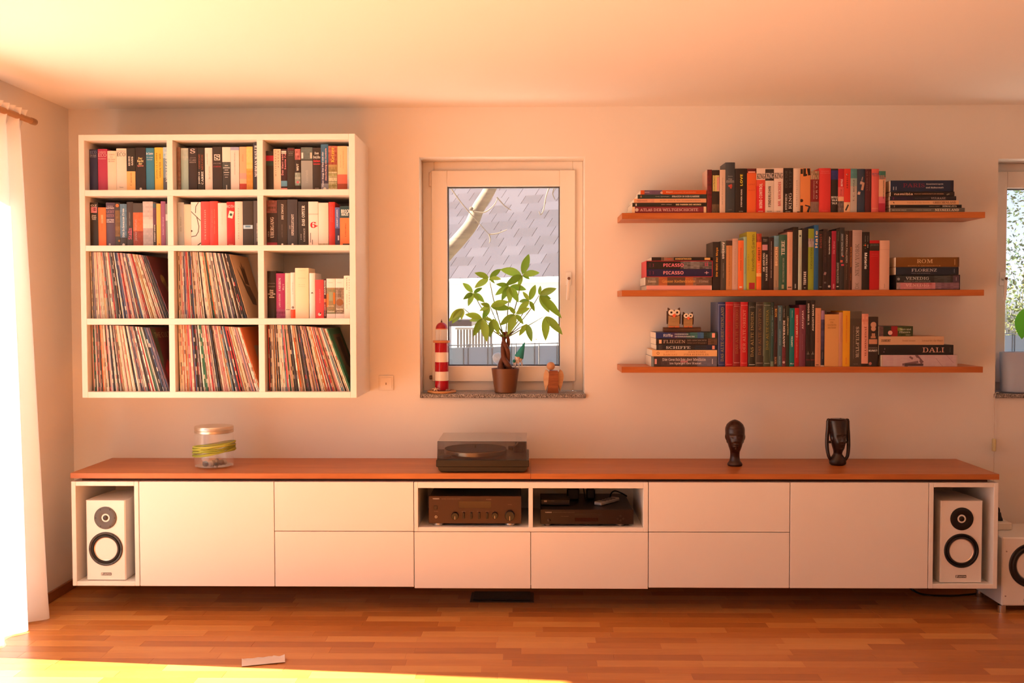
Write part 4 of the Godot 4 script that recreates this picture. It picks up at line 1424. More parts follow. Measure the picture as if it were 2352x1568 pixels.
	var hpl = thing("house_plant", "houseplant with one broad green leaf reaching over the frosted lantern", "plant", hp)
	st = mb()
	lathe(st, [Vector2(0, 0), Vector2(0.06, 0), Vector2(0.075, 0.13), Vector2(0.07, 0.13), Vector2(0.06, 0.115), Vector2(0, 0.115)], 28)
	obj("pot", st, mat("#c8bcb0", 0.5), hpl)
	for k in 4:
		var tip: Vector3 = [Vector3(-0.3, 0.27, 0.03), Vector3(0.12, 0.42, 0.0), Vector3(0.22, 0.3, 0.02), Vector3(-0.02, 0.5, 0.0)][k]
		var b0: Vector3 = tip + [Vector3(0.02, 0.16, 0), Vector3(-0.05, -0.12, 0), Vector3(-0.1, -0.06, 0), Vector3(0.0, -0.16, 0)][k]
		st = mb()
		tube(st, curve_pts([Vector3(0, 0.11, 0), Vector3(b0.x * 0.4, 0.3, 0), b0], 6), 0.004, 0.0025, 7)
		obj("stem", st, mat("#6c8c34", 0.6), hpl)
		mesh_node("leaf", leaf_mesh(b0, tip, 0.085, 0.01, Vector3(1, 0.1, 0.2).normalized()), leaf_mat("#4c9c24", 0.9), hpl)

# ---------- curtain, subwoofer, small wall things ----------
func left_and_right() -> void:
	# curtain rod
	var rd = thing("curtain_rod", "slim bamboo coloured curtain rod along the side wall", "curtain rod")
	var st = mb()
	tube(st, [Vector3(-2.215, 2.252, 0.605), Vector3(-2.215, 2.252, 4.9)], 0.0135, -1.0, 14)
	obj("rod", st, mat("#a87c50", 0.5), rd)
	st = mb()
	lathe(st, [Vector2(0, -0.002), Vector2(0.0145, 0.0), Vector2(0.0155, 0.02), Vector2(0.0145, 0.04), Vector2(0.008, 0.05), Vector2(0, 0.052)], 18, Vector3(-2.215, 2.252, 0.607), Basis(Vector3.RIGHT, -PI / 2))
	obj("end_cap", st, mat("#8c6844", 0.45), rd)
	for z in [0.7, 2.7, 4.75]:
		st = mb()
		tube(st, [Vector3(XL, 2.252, z), Vector3(-2.228, 2.252, z)], 0.007, -1.0, 8)
		obj("bracket", st, mat("#8c6844", 0.45), rd)
	# sheer curtain, gathered into folds
	var cm = StandardMaterial3D.new()
	cm.albedo_color = col("#f4eeea")
	cm.roughness = 0.9
	cm.backlight_enabled = true
	cm.backlight = Color(0.75, 0.75, 0.75)
	st = mb()
	st.set_smooth_group(0)
	var nu = 90
	var nv = 24
	var grid = []
	for j in nv + 1:
		var v = float(j) / nv
		var row = []
		for i in nu + 1:
			var u = float(i) / nu
			var z = lerpf(lerpf(0.485, 0.66, v), lerpf(1.06, 1.02, v), u)
			var amp = lerpf(0.05, 0.022, pow(v, 0.6))
			var x = -2.236 + amp * sin(u * TAU * 3.2 + 0.6 * sin(v * 3.0) - 1.2) * (0.7 + 0.3 * sin(u * 7.0))
			if v > 0.972:
				x = -2.215 + 0.022 * sin(u * TAU * 7.0)
			row.append(Vector3(x, 0.006 + 2.28 * v, z))
		grid.append(row)
	for j in nv:
		for i in nu:
			quad(st, grid[j][i + 1], grid[j][i], grid[j + 1][i], grid[j + 1][i + 1])
	var cu = obj("curtain", st, cm)
	tag(cu, "sheer white floor length curtain gathered at the terrace door", "curtain")
	# subwoofer
	var sx = 2.1844
	var sw = thing("subwoofer", "white subwoofer cube on steel feet beside the sideboard end", "subwoofer", Vector3(sx, 0, 0.42))
	var w = 0.27
	box_obj("cabinet_body", Vector3(0, 0.036, -0.31), Vector3(w, 0.3549, 0), mat("#efe7df", 0.22), sw, 0.005)
	for f in [[0.012, -0.022], [w - 0.022, -0.022], [0.022, -0.28], [w - 0.022, -0.28]]:
		st = mb()
		lathe(st, [Vector2(0, 0), Vector2(0.018, 0.0), Vector2(0.0185, 0.002), Vector2(0.0185, 0.036)], 24, Vector3(f[0], 0, f[1]))
		obj("foot", st, mat("#c8c0b8", 0.2, 0.9), sw)
	var fr = Basis(Vector3.RIGHT, PI / 2)
	var wc = Vector3(w / 2, 0.2255, 0)
	st = mb()
	lathe(st, [Vector2(0.104, 0.0), Vector2(0.104, 0.004), Vector2(0.1, 0.007), Vector2(0.09, 0.006), Vector2(0.085, 0.009), Vector2(0.075, 0.008), Vector2(0.07, 0.003)], 56, wc, fr)
	obj("woofer_ring", st, mat("#0e0b0a", 0.45), sw)
	st = mb()
	lathe(st, [Vector2(0.071, 0.003), Vector2(0.05, -0.01), Vector2(0.02, -0.022), Vector2(0.0, -0.024)], 48, wc, fr)
	obj("woofer_cone", st, mat("#b8aca4", 0.35, 0.8), sw)
	for q in [[0.02, 0.29], [0.018, 0.082], [w - 0.02, 0.29], [w - 0.018, 0.082]]:
		knob(sw, "grille_peg", Vector3(q[0], q[1], 0), 0.0035, 0.0016, mat("#a08c80", 0.4))
	box_obj("badge", Vector3(w / 2 - 0.033, 0.056, 0), Vector3(w / 2 + 0.033, 0.07, 0.0012), mat("#1c1412", 0.35), sw, 0.0004)
	lettering(sw, "CANTON", "b", 0.05, 0.008, Transform3D(Basis(), Vector3(w / 2 + 0.002, 0.063, 0.0015)), "#e0d8d0")
	# power strip on the subwoofer
	var top = 0.3549
	var pz = 0.27
	var ps = thing("power_strip", "small white power strip lying on the subwoofer", "power strip", Vector3(2.2299, top, pz))
	box_obj("case", Vector3(0, 0, -0.16), Vector3(0.07, 0.036, 0), mat("#e8dccc", 0.4), ps, 0.004)
	st = mb()
	lathe(st, [Vector2(0.019, 0.0362), Vector2(0.02, 0.0385), Vector2(0.0185, 0.0385), Vector2(0.017, 0.0365)], 20, Vector3(0.03, 0, -0.05))
	obj("socket_rim", st, mat("#d8ccbc", 0.4), ps)
	var pl = thing("power_plug", "black plug with curled lead in the white power strip", "plug", Vector3(2.2299 + 0.03, top + 0.0362, pz - 0.05))
	st = mb()
	lathe(st, [Vector2(0, 0.0), Vector2(0.0165, 0.0), Vector2(0.0165, 0.008), Vector2(0.011, 0.022), Vector2(0.008, 0.04), Vector2(0.0, 0.042)], 18)
	obj("plug_body", st, mat("#0e0b0a", 0.5), pl)
	st = mb()
	tube(st, curve_pts([Vector3(0, 0.038, 0), Vector3(-0.002, 0.058, 0), Vector3(-0.012, 0.064, -0.004), Vector3(-0.02, 0.05, -0.01), Vector3(-0.03, 0.04, -0.02), Vector3(-0.06, 0.02, -0.12), Vector3(-0.062, -0.2, -0.15)], 7), 0.0042)
	obj("lead", st, mat("#0e0b0a", 0.5), pl)
	# lamp cord with inline switch
	var cx = 2.3203
	var cd = thing("lamp_cord", "thin white lamp cord with inline switch hanging from the second sill", "cord")
	st = mb()
	tube(st, curve_pts([Vector3(cx + 0.03, 0.99, 0.0), Vector3(cx + 0.01, 0.992, 0.02), Vector3(cx - 0.001, 0.975, 0.027), Vector3(cx - 0.002, 0.9, 0.024), Vector3(cx + 0.001, 0.8, 0.022), Vector3(cx + 0.002, 0.7, 0.02), Vector3(cx + 0.003, 0.06, 0.018)], 8), 0.0019, -1.0, 7)
	obj("wire", st, mat("#d8c8b8", 0.5), cd)
	st = mb()
	box(st, Vector3(cx - 0.0075, 0.6977, 0.012), Vector3(cx + 0.0075, 0.7611, 0.032), 0.004)
	obj("inline_switch", st, mat("#d8c890", 0.45), cd)
	# wall switch
	var swx = -0.7220
	var swy = 1.0390
	var ws = thing("wall_switch", "square white wall switch between the bookcase and the window", "switch", Vector3(swx, swy, 0.0))
	box_obj("plate", Vector3(-0.037, -0.037, 0.0005), Vector3(0.037, 0.037, 0.009), mat("#eadfd4", 0.4), ws, 0.004)
	box_obj("rocker", Vector3(-0.0275, -0.0275, 0.0092), Vector3(0.0275, 0.0275, 0.0125), mat("#eee4da", 0.4), ws, 0.002)
	box_obj("symbol", Vector3(-0.003, -0.009, 0.0126), Vector3(0.003, 0.002, 0.0129), mat("#a08878", 0.5), ws, 0.0)
	# dark plate on the floor below the drawers
	var fp = thing("floor_plate", "dark flat metal plate on the floor below the middle drawers", "plate", Vector3(-0.133, 0, 0.27))
	st = mb()
	prism(st, PackedVector2Array([Vector2(-0.155, 0.0), Vector2(0.155, 0.0), Vector2(0.152, 0.005), Vector2(-0.152, 0.005)]), -0.16, 0.0)
	obj("base", st, mat("#4c4038", 0.45, 0.5), fp)
	box_obj("cover_plate", Vector3(-0.14, 0.005, -0.15), Vector3(0.138, 0.012, -0.018), mat("#2c2622", 0.45, 0.4), fp, 0.002)
	# cable on the floor below the sideboard end
	st = mb()
	tube(st, curve_pts([Vector3(1.8, 0.125, 0.05), Vector3(1.86, 0.05, 0.08), Vector3(1.93, 0.006, 0.12), Vector3(2.05, 0.006, 0.15), Vector3(2.15, 0.006, 0.13), Vector3(2.24, 0.006, 0.1)], 8), 0.005)
	var fc = obj("speaker_cable", st, mat("#0e0b0a", 0.5))
	tag(fc, "black cable curving over the floor towards the subwoofer", "cable")
	# crumpled scrap at the edge of the sunlight
	st = mb()
	var sc = Vector3(-1.0673, 0.0, 1.1038)
	st.set_smooth_group(0)
	var prevr = []
	for i in 9:
		var ring = []
		for j in 7:
			var u = i / 8.0 - 0.5
			var v = j / 6.0 - 0.5
			ring.append(sc + Vector3(u * 0.16 + v * 0.02, 0.004 + 0.02 * absf(sin(u * 9.0 + v * 5.0)) * (0.5 + 0.5 * cos(v * 6.0)), v * 0.07 - u * 0.05))
		if i > 0:
			for j in 6:
				quad(st, prevr[j], prevr[j + 1], ring[j + 1], ring[j])
		prevr = ring
	var cl = obj("crumpled_cloth", st, mat("#e0d0c4", 0.9))
	tag(cl, "small crumpled pale cloth on the floor at the sunlight's edge", "cloth")

# ---------- outdoors ----------
func outdoors() -> void:
	var st = mb()
	box(st, Vector3(-30, -0.5, -40), Vector3(30, -0.3, -0.36), 0.0)
	box(st, Vector3(-30, -0.5, -0.36), Vector3(XL - 0.27, -0.15, 20), 0.0)
	struct("ground_outside", st, mat("#a8a294", 0.9))
	# neighbouring house seen through the plant window
	var phi = deg_to_rad(36.0)
	var u = Vector3(cos(phi), 0, sin(phi))
	var n = Vector3(-sin(phi), 0, cos(phi))
	var e0 = Vector3(-0.3192, 1.7896, -7.9)
	var hs = thing("neighbour_house", "pale house with grey slate roof seen through the plant window", "building", e0, "", Basis(u, Vector3.UP, n))
	var pitch = deg_to_rad(42.0)
	var rb = Basis(Vector3.RIGHT, -(PI / 2 - pitch))   # local y runs up the slope
	box_obj("facade", Vector3(-4.5, -2.4, -2.2), Vector3(3.0, -0.06, -0.22), mat("#f2eee8", 0.9), hs, 0.0)
	st = mb()
	box(st, Vector3(-4.6, 0.0, -0.05), Vector3(3.1, 3.3, -0.012), 0.0)
	var deck = obj("roof_deck", st, mat("#1c1a1e", 1.0, 0.0, 0.05), hs)
	deck.basis = rb
	var slates = [mat("#403f45", 1.0, 0.0, 0.05), mat("#45444a", 1.0, 0.0, 0.05), mat("#3c3b40", 1.0, 0.0, 0.05)]
	st = mb()
	box(st, Vector3(-0.1485, 0.0, -0.004), Vector3(0.1485, 0.245, 0.006), 0.002)
	box(st, Vector3(-0.02, -0.004, 0.004), Vector3(0.02, 0.012, 0.010), 0.0)
	st.generate_normals()
	var slate = st.commit()
	var rng = RandomNumberGenerator.new()
	rng.seed = 77
	for r in 15:
		for c in 15:
			var t = mesh_node("slate", slate, slates[rng.randi() % 3], hs)
			var lb = rb * Basis(Vector3.RIGHT, 0.045)
			t.transform = Transform3D(lb, rb * Vector3(-2.25 + 0.3 * c + 0.15 * (r % 2), 0.19 * r, 0.006))
	st = mb()
	tube(st, [Vector3(-4.6, -0.03, 0.02), Vector3(3.1, -0.03, 0.02)], 0.035, -1.0, 10)
	obj("gutter", st, mat("#d8d4d0", 0.5), hs)
	# shed with slatted front
	var sz = -6.0
	var sh = thing("garden_shed", "grey garden shed with slatted wooden front behind the pale fence", "shed")
	box_obj("shed_roof", Vector3(-0.9696, 1.2091, sz - 1.2), Vector3(-0.6261, 1.2805, sz + 0.06), mat("#2c2a2e", 0.7), sh)
	box_obj("post", Vector3(-0.8839, -0.3, sz - 0.08), Vector3(-0.8553, 1.2091, sz), mat("#8c8a90", 0.7), sh)
	for k in 12:
		var sx = -0.7933 + 0.033 * k
		box_obj("slat", Vector3(sx, -0.3, sz - 0.05), Vector3(sx + 0.024, 1.1709, sz - 0.02), mat(["#6c665e", "#605a52"][k % 2], 0.8), sh)
	box_obj("rail", Vector3(-0.8123, 1.1709, sz - 0.05), Vector3(-0.3689, 1.1948, sz), mat("#98948f", 0.8), sh)
	# pale strip fence along the garden
	var fa = Vector3(-3.0, -0.3, -2.35)
	var fb = Vector3(7.6, -0.3, -8.2)
	var fd = (fb - fa).normalized()
	var fl = (fb - fa).length()
	var fn = thing("strip_fence", "pale blue strip fence with dark wires across the garden", "fence", fa, "", Basis(fd, Vector3.UP, fd.cross(Vector3.UP)))
	var k2 = 0
	var fm = [mat("#5c6c7c", 0.45), mat("#566876", 0.45), mat("#64747f", 0.45)]
	while 0.235 * k2 < fl:
		var x = 0.235 * k2
		box_obj("panel", Vector3(x + 0.002, 0.02, -0.006), Vector3(x + 0.186, 1.37, 0.006), fm[k2 % 3], fn, 0.001)
		box_obj("narrow_panel", Vector3(x + 0.19, 0.02, -0.006), Vector3(x + 0.231, 1.37, 0.004), fm[(k2 + 1) % 3], fn, 0.001)
		st = mb()
		tube(st, [Vector3(x + 0.188, 0.0, 0.01), Vector3(x + 0.188, 1.4, 0.01)], 0.0045, -1.0, 6)
		tube(st, [Vector3(x + 0.233, 0.0, 0.01), Vector3(x + 0.233, 1.4, 0.01)], 0.0045, -1.0, 6)
		obj("wire", st, mat("#3c4448", 0.5), fn)
		k2 += 1
	st = mb()
	tube(st, [Vector3(0, 1.39, 0.01), Vector3(fl, 1.39, 0.01)], 0.006, -1.0, 6)
	obj("top_wire", st, mat("#5c6468", 0.5), fn)
	# tree limb
	var tr = thing("garden_tree", "bare pale tree leaning across the upper plant window", "tree")
	st = mb()
	var tp = [Vector3(-1.0416, -0.3, -2.9), Vector3(-0.8722, 1.4707, -2.75), Vector3(-0.6935, 1.7579, -2.7), Vector3(-0.5456, 1.9277, -2.7), Vector3(-0.4449, 2.0506, -2.7), Vector3(-0.3911, 2.1769, -2.72), Vector3(-0.2939, 2.3426, -2.75), Vector3(-0.2168, 2.5677, -2.8), Vector3(0.0165, 2.9303, -3.0)]
	tube(st, curve_pts(tp, 6), 0.062, 0.042, 16)
	var bark = wood_mat("treebark", 99, "#8c8068", "#4c4436", 0.9, 3.0)
	obj("trunk", st, bark, tr)
	st = mb()
	for q in [[1083, 480, 0.016], [1066, 531, 0.017], [1092, 512, 0.012]]:
		var c = Vector3(0, 0, -2.66)
		c.x = (q[0] - 1215.0) / 2336.0 * 7.8 + 0.0
		c.y = 1.4235 - (q[1] - 703.5) / 2336.0 * 7.78
		lathe(st, [Vector2(0, -q[2]), Vector2(q[2] * 0.9, -q[2] * 0.4), Vector2(q[2], q[2] * 0.3), Vector2(0, q[2])], 10, c, Basis(Vector3.RIGHT, 1.2))
	obj("burl", st, bark, tr)
	for tw in [[Vector3(-0.6086, 2.3445, -2.6000), Vector3(-0.5207, 2.2187, -2.6000), Vector3(-0.4138, 2.0928, -2.6000), Vector3(-0.3037, 1.9699, -2.6000)], [Vector3(-0.3037, 1.9699, -2.6000), Vector3(-0.2437, 1.9761, -2.6000), Vector3(-0.1680, 2.0041, -2.6000)], [Vector3(-0.3037, 1.9699, -2.6000), Vector3(-0.2943, 1.9353, -2.6000), Vector3(-0.3007, 1.9039, -2.6000)], [Vector3(0.1597, 2.3418, -2.6000), Vector3(0.1282, 2.2542, -2.6000), Vector3(0.1093, 2.1540, -2.6000), Vector3(0.0873, 2.1164, -2.6000), Vector3(0.0747, 2.1416, -2.6000)], [Vector3(0.2037, 2.3417, -2.6000), Vector3(0.1785, 2.2791, -2.6000), Vector3(0.1974, 2.2290, -2.6000)], [Vector3(-0.2432, 2.2492, -2.6000), Vector3(-0.1866, 2.1863, -2.6000), Vector3(-0.1363, 2.1516, -2.6000)], [Vector3(-0.4200, 2.1431, -2.6000), Vector3(-0.3380, 2.1365, -2.6000), Vector3(-0.2685, 2.1865, -2.6000), Vector3(-0.2369, 2.2429, -2.6000)]]:
		st = mb()
		tube(st, curve_pts(tw, 5), 0.0062, 0.0028, 6)
		obj("twig", st, mat("#7c705c", 0.8), tr)
	# undergrowth and trees
	foliage("bush", "thin yellow green bush rising behind the pale fence", "bush", Vector3(0.1, 0.0, -5.0), Vector3(1.5, 1.16, 0.5), 700, 0.028, ["#747438", "#5c6430", "#84803c"], 41, 40)
	foliage("leafy_shrub", "light green shrub filling the lower part of the second window", "shrub", Vector3(6.5, 0.6, -9.4), Vector3(2.2, 1.55, 0.8), 6500, 0.07, ["#4c5c2c", "#606c38", "#3c4c24", "#74783c"], 42, 60)
	foliage("conifer", "dark green conifer at the top of the second window", "tree", Vector3(7.6, 2.9, -12.5), Vector3(2.6, 2.4, 1.2), 6500, 0.09, ["#2c4424", "#3c5430", "#24381c", "#4c6438"], 43, 40)

func foliage(called: String, label: String, category: String, c: Vector3, r: Vector3, count: int, size: float, cols: Array, seed_no: int, twigs: int) -> void:
	var t = thing(called, label, category, c)
	var rng = RandomNumberGenerator.new()
	rng.seed = seed_no
	var st = mb()
	var a = Vector3(-0.5, 0, 0)
	var b = Vector3(0.5, 0, 0)
	var s = Vector3(0, 0.06, 0.2)
	var q = Vector3(0, 0.06, -0.2)
	tri(st, a, s, b)
	tri(st, a, b, q)
	st.generate_normals()
	var lm = st.commit()
	for k in cols.size():
		var mm = MultiMesh.new()
		mm.transform_format = MultiMesh.TRANSFORM_3D
		mm.mesh = lm
		mm.instance_count = count / cols.size()
		for i in mm.instance_count:
			var p = Vector3(rng.randf_range(-1, 1), rng.randf_range(-1, 1), rng.randf_range(-1, 1))
			if p.length() > 1.0:
				p = p.normalized() * rng.randf_range(0.6, 1.0)
			p *= 1.0 - 0.18 * rng.randf() * absf(sin(p.x * 7.0 + p.y * 5.0))
			var e = Basis.from_euler(Vector3(rng.randf() * TAU, rng.randf() * TAU, rng.randf() * TAU)).scaled(Vector3.ONE * size * rng.randf_range(0.6, 1.3))
			mm.set_instance_transform(i, Transform3D(e, p * r))
		var o = MultiMeshInstance3D.new()
		o.name = numbered("foliage", t)
		o.multimesh = mm
		o.material_override = leaf_mat(cols[k], 0.6)
		o.set_meta("kind", "stuff")
		t.add_child(o, true)
	var ts = mb()
	for i in twigs:
		var x = rng.randf_range(-0.9, 0.9)
		var p0 = Vector3(x * r.x, -r.y - 0.1, rng.randf_range(-0.4, 0.4) * r.z)
		var p1 = p0 + Vector3(rng.randf_range(-0.3, 0.3) * r.x * 0.5, r.y * rng.randf_range(1.0, 1.9), 0)
		tube(ts, curve_pts([p0, p0.lerp(p1, 0.5) + Vector3(rng.randf_range(-0.1, 0.1), 0, 0), p1], 4), 0.009, 0.003, 5)
	obj("stems", ts, mat("#8c8068", 0.9), t)

# ---------- books, records, owls ----------
func books() -> void:
	shelve([
		"navy hardback with pale blue lettering, first from curtain, top-row curtain-side cubby|s|-2.0505|1.9692|0.3420|0.0382|0.1959|0.1500|0.0035|#2a2c52||h,0.93,0.8,0.34,0,#8fa4d0,r,ECO;h,0.86,0.75,0.16,0,#c8cbd8,s,Die Insel;h,0.82,0.8,0.14,0,#c8cbd8,s,des vorigen||",
		"raspberry red hardback with pink lettering, second from curtain, top-row curtain-side cubby|s|-2.0074|1.9692|0.3420|0.0450|0.1977|0.1500|0.0035|#b43c5e||h,0.93,0.8,0.18,0,#f0c0c8,r,Umberto;h,0.855,0.85,0.36,0,#f4d0d4,r,ECO;h,0.77,0.8,0.12,0,#f0c0c8,s,Baudolino||",
		"short cream hardback with small grey lettering, third from curtain, top-row curtain-side cubby|s|-1.9636|1.9692|0.3420|0.0413|0.1885|0.1500|0.0035|#efe2ce||h,0.91,0.7,0.16,0,#9a8d7c,r,Umberto;h,0.85,0.3,0.14,0,#9a8d7c,r,Eco;h,0.79,0.8,0.16,0,#8b7d6c,r,Der Name;h,0.74,0.7,0.16,0,#8b7d6c,r,der Rose||",
		"tall cream hardback with large black lettering, fourth from curtain, top-row curtain-side cubby|s|-1.9181|1.9692|0.3420|0.0478|0.1997|0.1500|0.0035|#efe4d6||h,0.94,0.8,0.16,0,#8a7a70,r,Umberto;h,0.86,0.85,0.36,0,#2a2422,r,ECO;h,0.09,0.4,0.12,0,#6a605a,r,Hanser||",
		"black book with apricot lower half, fifth from curtain, top-row curtain-side cubby|s|-1.8731|1.9692|0.3420|0.0404|0.2007|0.1350|0.0015|#2b2724|0,.46,#f2c27c|v,0.7,0.22,0.26,0.17,#f0e8dc,b,DER ERSTE;v,0.7,0.2,0.26,-0.17,#f0e8dc,b,GANG;v,0.28,0.3,0.3,0,#a8703c,r,Camus||",
		"broad black book with yellow centred title, sixth from curtain, top-row curtain-side cubby|s|-1.8271|1.9692|0.3420|0.0484|0.2037|0.1350|0.0015|#2c2622||h,0.75,0.4,0.22,0,#ead98c,b,Der;h,0.69,0.6,0.24,0,#f2e6a8,b,Nacht;h,0.63,0.35,0.22,0,#f2e6a8,b,der;h,0.575,0.6,0.2,0,#e89484,b,Spione|D,0,0.05,0.12,#d8d0c8|",
		"teal blue hardback with white script lettering, seventh from curtain, top-row curtain-side cubby|s|-1.7828|1.9692|0.3420|0.0381|0.2016|0.1500|0.0035|#3d84a6||h,0.87,0.85,0.3,0,#f2f4f2,R,le Carre;h,0.78,0.8,0.16,0,#dfe8ea,s,Der ewige;h,0.73,0.7,0.14,0,#dfe8ea,s,Gaertner||",
		"yellow hardback with brown upright lettering, eighth from curtain, top-row curtain-side cubby|s|-1.7414|1.9692|0.3420|0.0393|0.2036|0.1500|0.0035|#e2c04c||v,0.58,0.6,0.28,0.2,#7a5a20,s,JOHN LE CARRE;v,0.58,0.55,0.26,-0.18,#5c4018,s,VERRAETER - WIR||",
		"blue and white book half behind the panel, ninth from curtain, top-row curtain-side cubby|s|-1.7030|1.9692|0.3420|0.0345|0.2046|0.1350|0.0015|#58606c|.75,1,#c6dbe6,#8fb8d0;.3,.75,#7d93a4|v,0.55,0.7,0.4,0,#f6f4ee,R,JOHN LE CARRE||",
	], "books in the top-row curtain-side cubby")
	shelve([
		"slim brown book, first from curtain, top-row middle cubby|s|-1.6463|1.9692|0.3420|0.0161|0.2042|0.1350|0.0015|#8c6e5e|.1,.9,#8c6e5e,#6f5548|||",
		"pale aqua hardback with cloudy top, second from curtain, top-row middle cubby|s|-1.6191|1.9692|0.3420|0.0350|0.2001|0.1500|0.0035|#a4c4c4|.72,1,#c4d0cc,#a8c2c2|||",
		"dark brown book with white swirl on top, third from curtain, top-row middle cubby|s|-1.5798|1.9692|0.3420|0.0403|0.2021|0.1350|0.0015|#33292a||h,0.92,0.6,0.55,0,#c8b8b4,R,S;h,0.76,0.7,0.14,0,#a89894,s,JOHN;h,0.71,0.8,0.16,0,#b8a8a4,s,LE CARRE;h,0.66,0.75,0.14,0,#c8bcb8,s,MARIONETTEN||",
		"black book with rust and white lettering, fourth from curtain, top-row middle cubby|s|-1.5416|1.9692|0.3420|0.0329|0.2020|0.1350|0.0015|#27231f||v,0.3,0.28,0.34,0.24,#f4efe6,R,JOHN LE;v,0.3,0.3,0.36,-0.2,#f4efe6,R,CARRE;v,0.68,0.34,0.3,0.22,#b8603c,r,GEHEIME;v,0.66,0.36,0.3,-0.2,#b8603c,r,MELODIE||",
		"pinkish white hardback with grey script, fifth from curtain, top-row middle cubby|s|-1.5059|1.9692|0.3420|0.0352|0.2010|0.1500|0.0035|#ece0d8||v,0.74,0.26,0.2,0.15,#9a8c86,s,JOHN LE CARRE;v,0.42,0.3,0.3,-0.1,#a89c94,r,le Carre||",
		"black brown book with square white emblem, sixth from curtain, top-row middle cubby|s|-1.4647|1.9692|0.3420|0.0452|0.2054|0.1350|0.0015|#352d28||h,0.76,0.5,0.5,0,#2a2420,R,S;h,0.62,0.8,0.12,0,#b8aca4,s,JOHN LE CARRE;h,0.55,0.8,0.14,0,#c03848,s,DER TAUBENTUNNEL|R,0,0.76,0.62,0.62,#d8d0c6,0|",
		"white book with dark hill lower half, seventh from curtain, top-row middle cubby|s|-1.4213|1.9692|0.3420|0.0386|0.2040|0.1350|0.0015|#3a3a3a|.66,1,#ebe2d8;.5,.66,#3f4646,#56605e|v,0.07,0.12,0.2,0,#f0ece4,b,Roman|R,0,0.575,0.4,0.08,#d8d8d4,0;R,0,0.525,0.8,0.08,#d8d8d4,0;R,0,0.475,0.45,0.07,#d8d8d4,0;R,0,0.42,0.66,0.08,#d8d8d4,0;R,0,0.365,0.55,0.06,#c8c8c4,0;R,0,0.31,0.36,0.06,#c8c8c4,0|",
		"light grey book with lavender top stripe, eighth from curtain, top-row middle cubby|s|-1.3816|1.9692|0.3420|0.0396|0.2040|0.1350|0.0015|#e2dad4|.93,1,#a8aed0|v,0.62,0.5,0.16,0,#8e8680,s,Silverview Roman||",
		"peach book with red foot, ninth from curtain, top-row middle cubby|s|-1.3437|1.9692|0.3420|0.0320|0.2050|0.1350|0.0015|#f0b088|.16,.27,#f2c09a;.27,.4,#f0a498;0,.16,#c4463a|v,0.75,0.16,0.2,0,#c07850,s,Bolano||",
		"yellow orange book, tenth from curtain, top-row middle cubby|s|-1.3123|1.9692|0.3420|0.0296|0.2057|0.1350|0.0015|#edb45a|.5,1,#f2cc84,#edc06a;0,.5,#e8a852,#d8963c|||",
		"tall dark navy book with white lettering, eleventh from curtain, top-row middle cubby|s|-1.2801|1.9692|0.3420|0.0305|0.2228|0.1350|0.0015|#33303a||v,0.62,0.66,0.5,0.05,#efe9ee,R,NORMAN MAILER||",
	], "books in the top-row middle cubby")
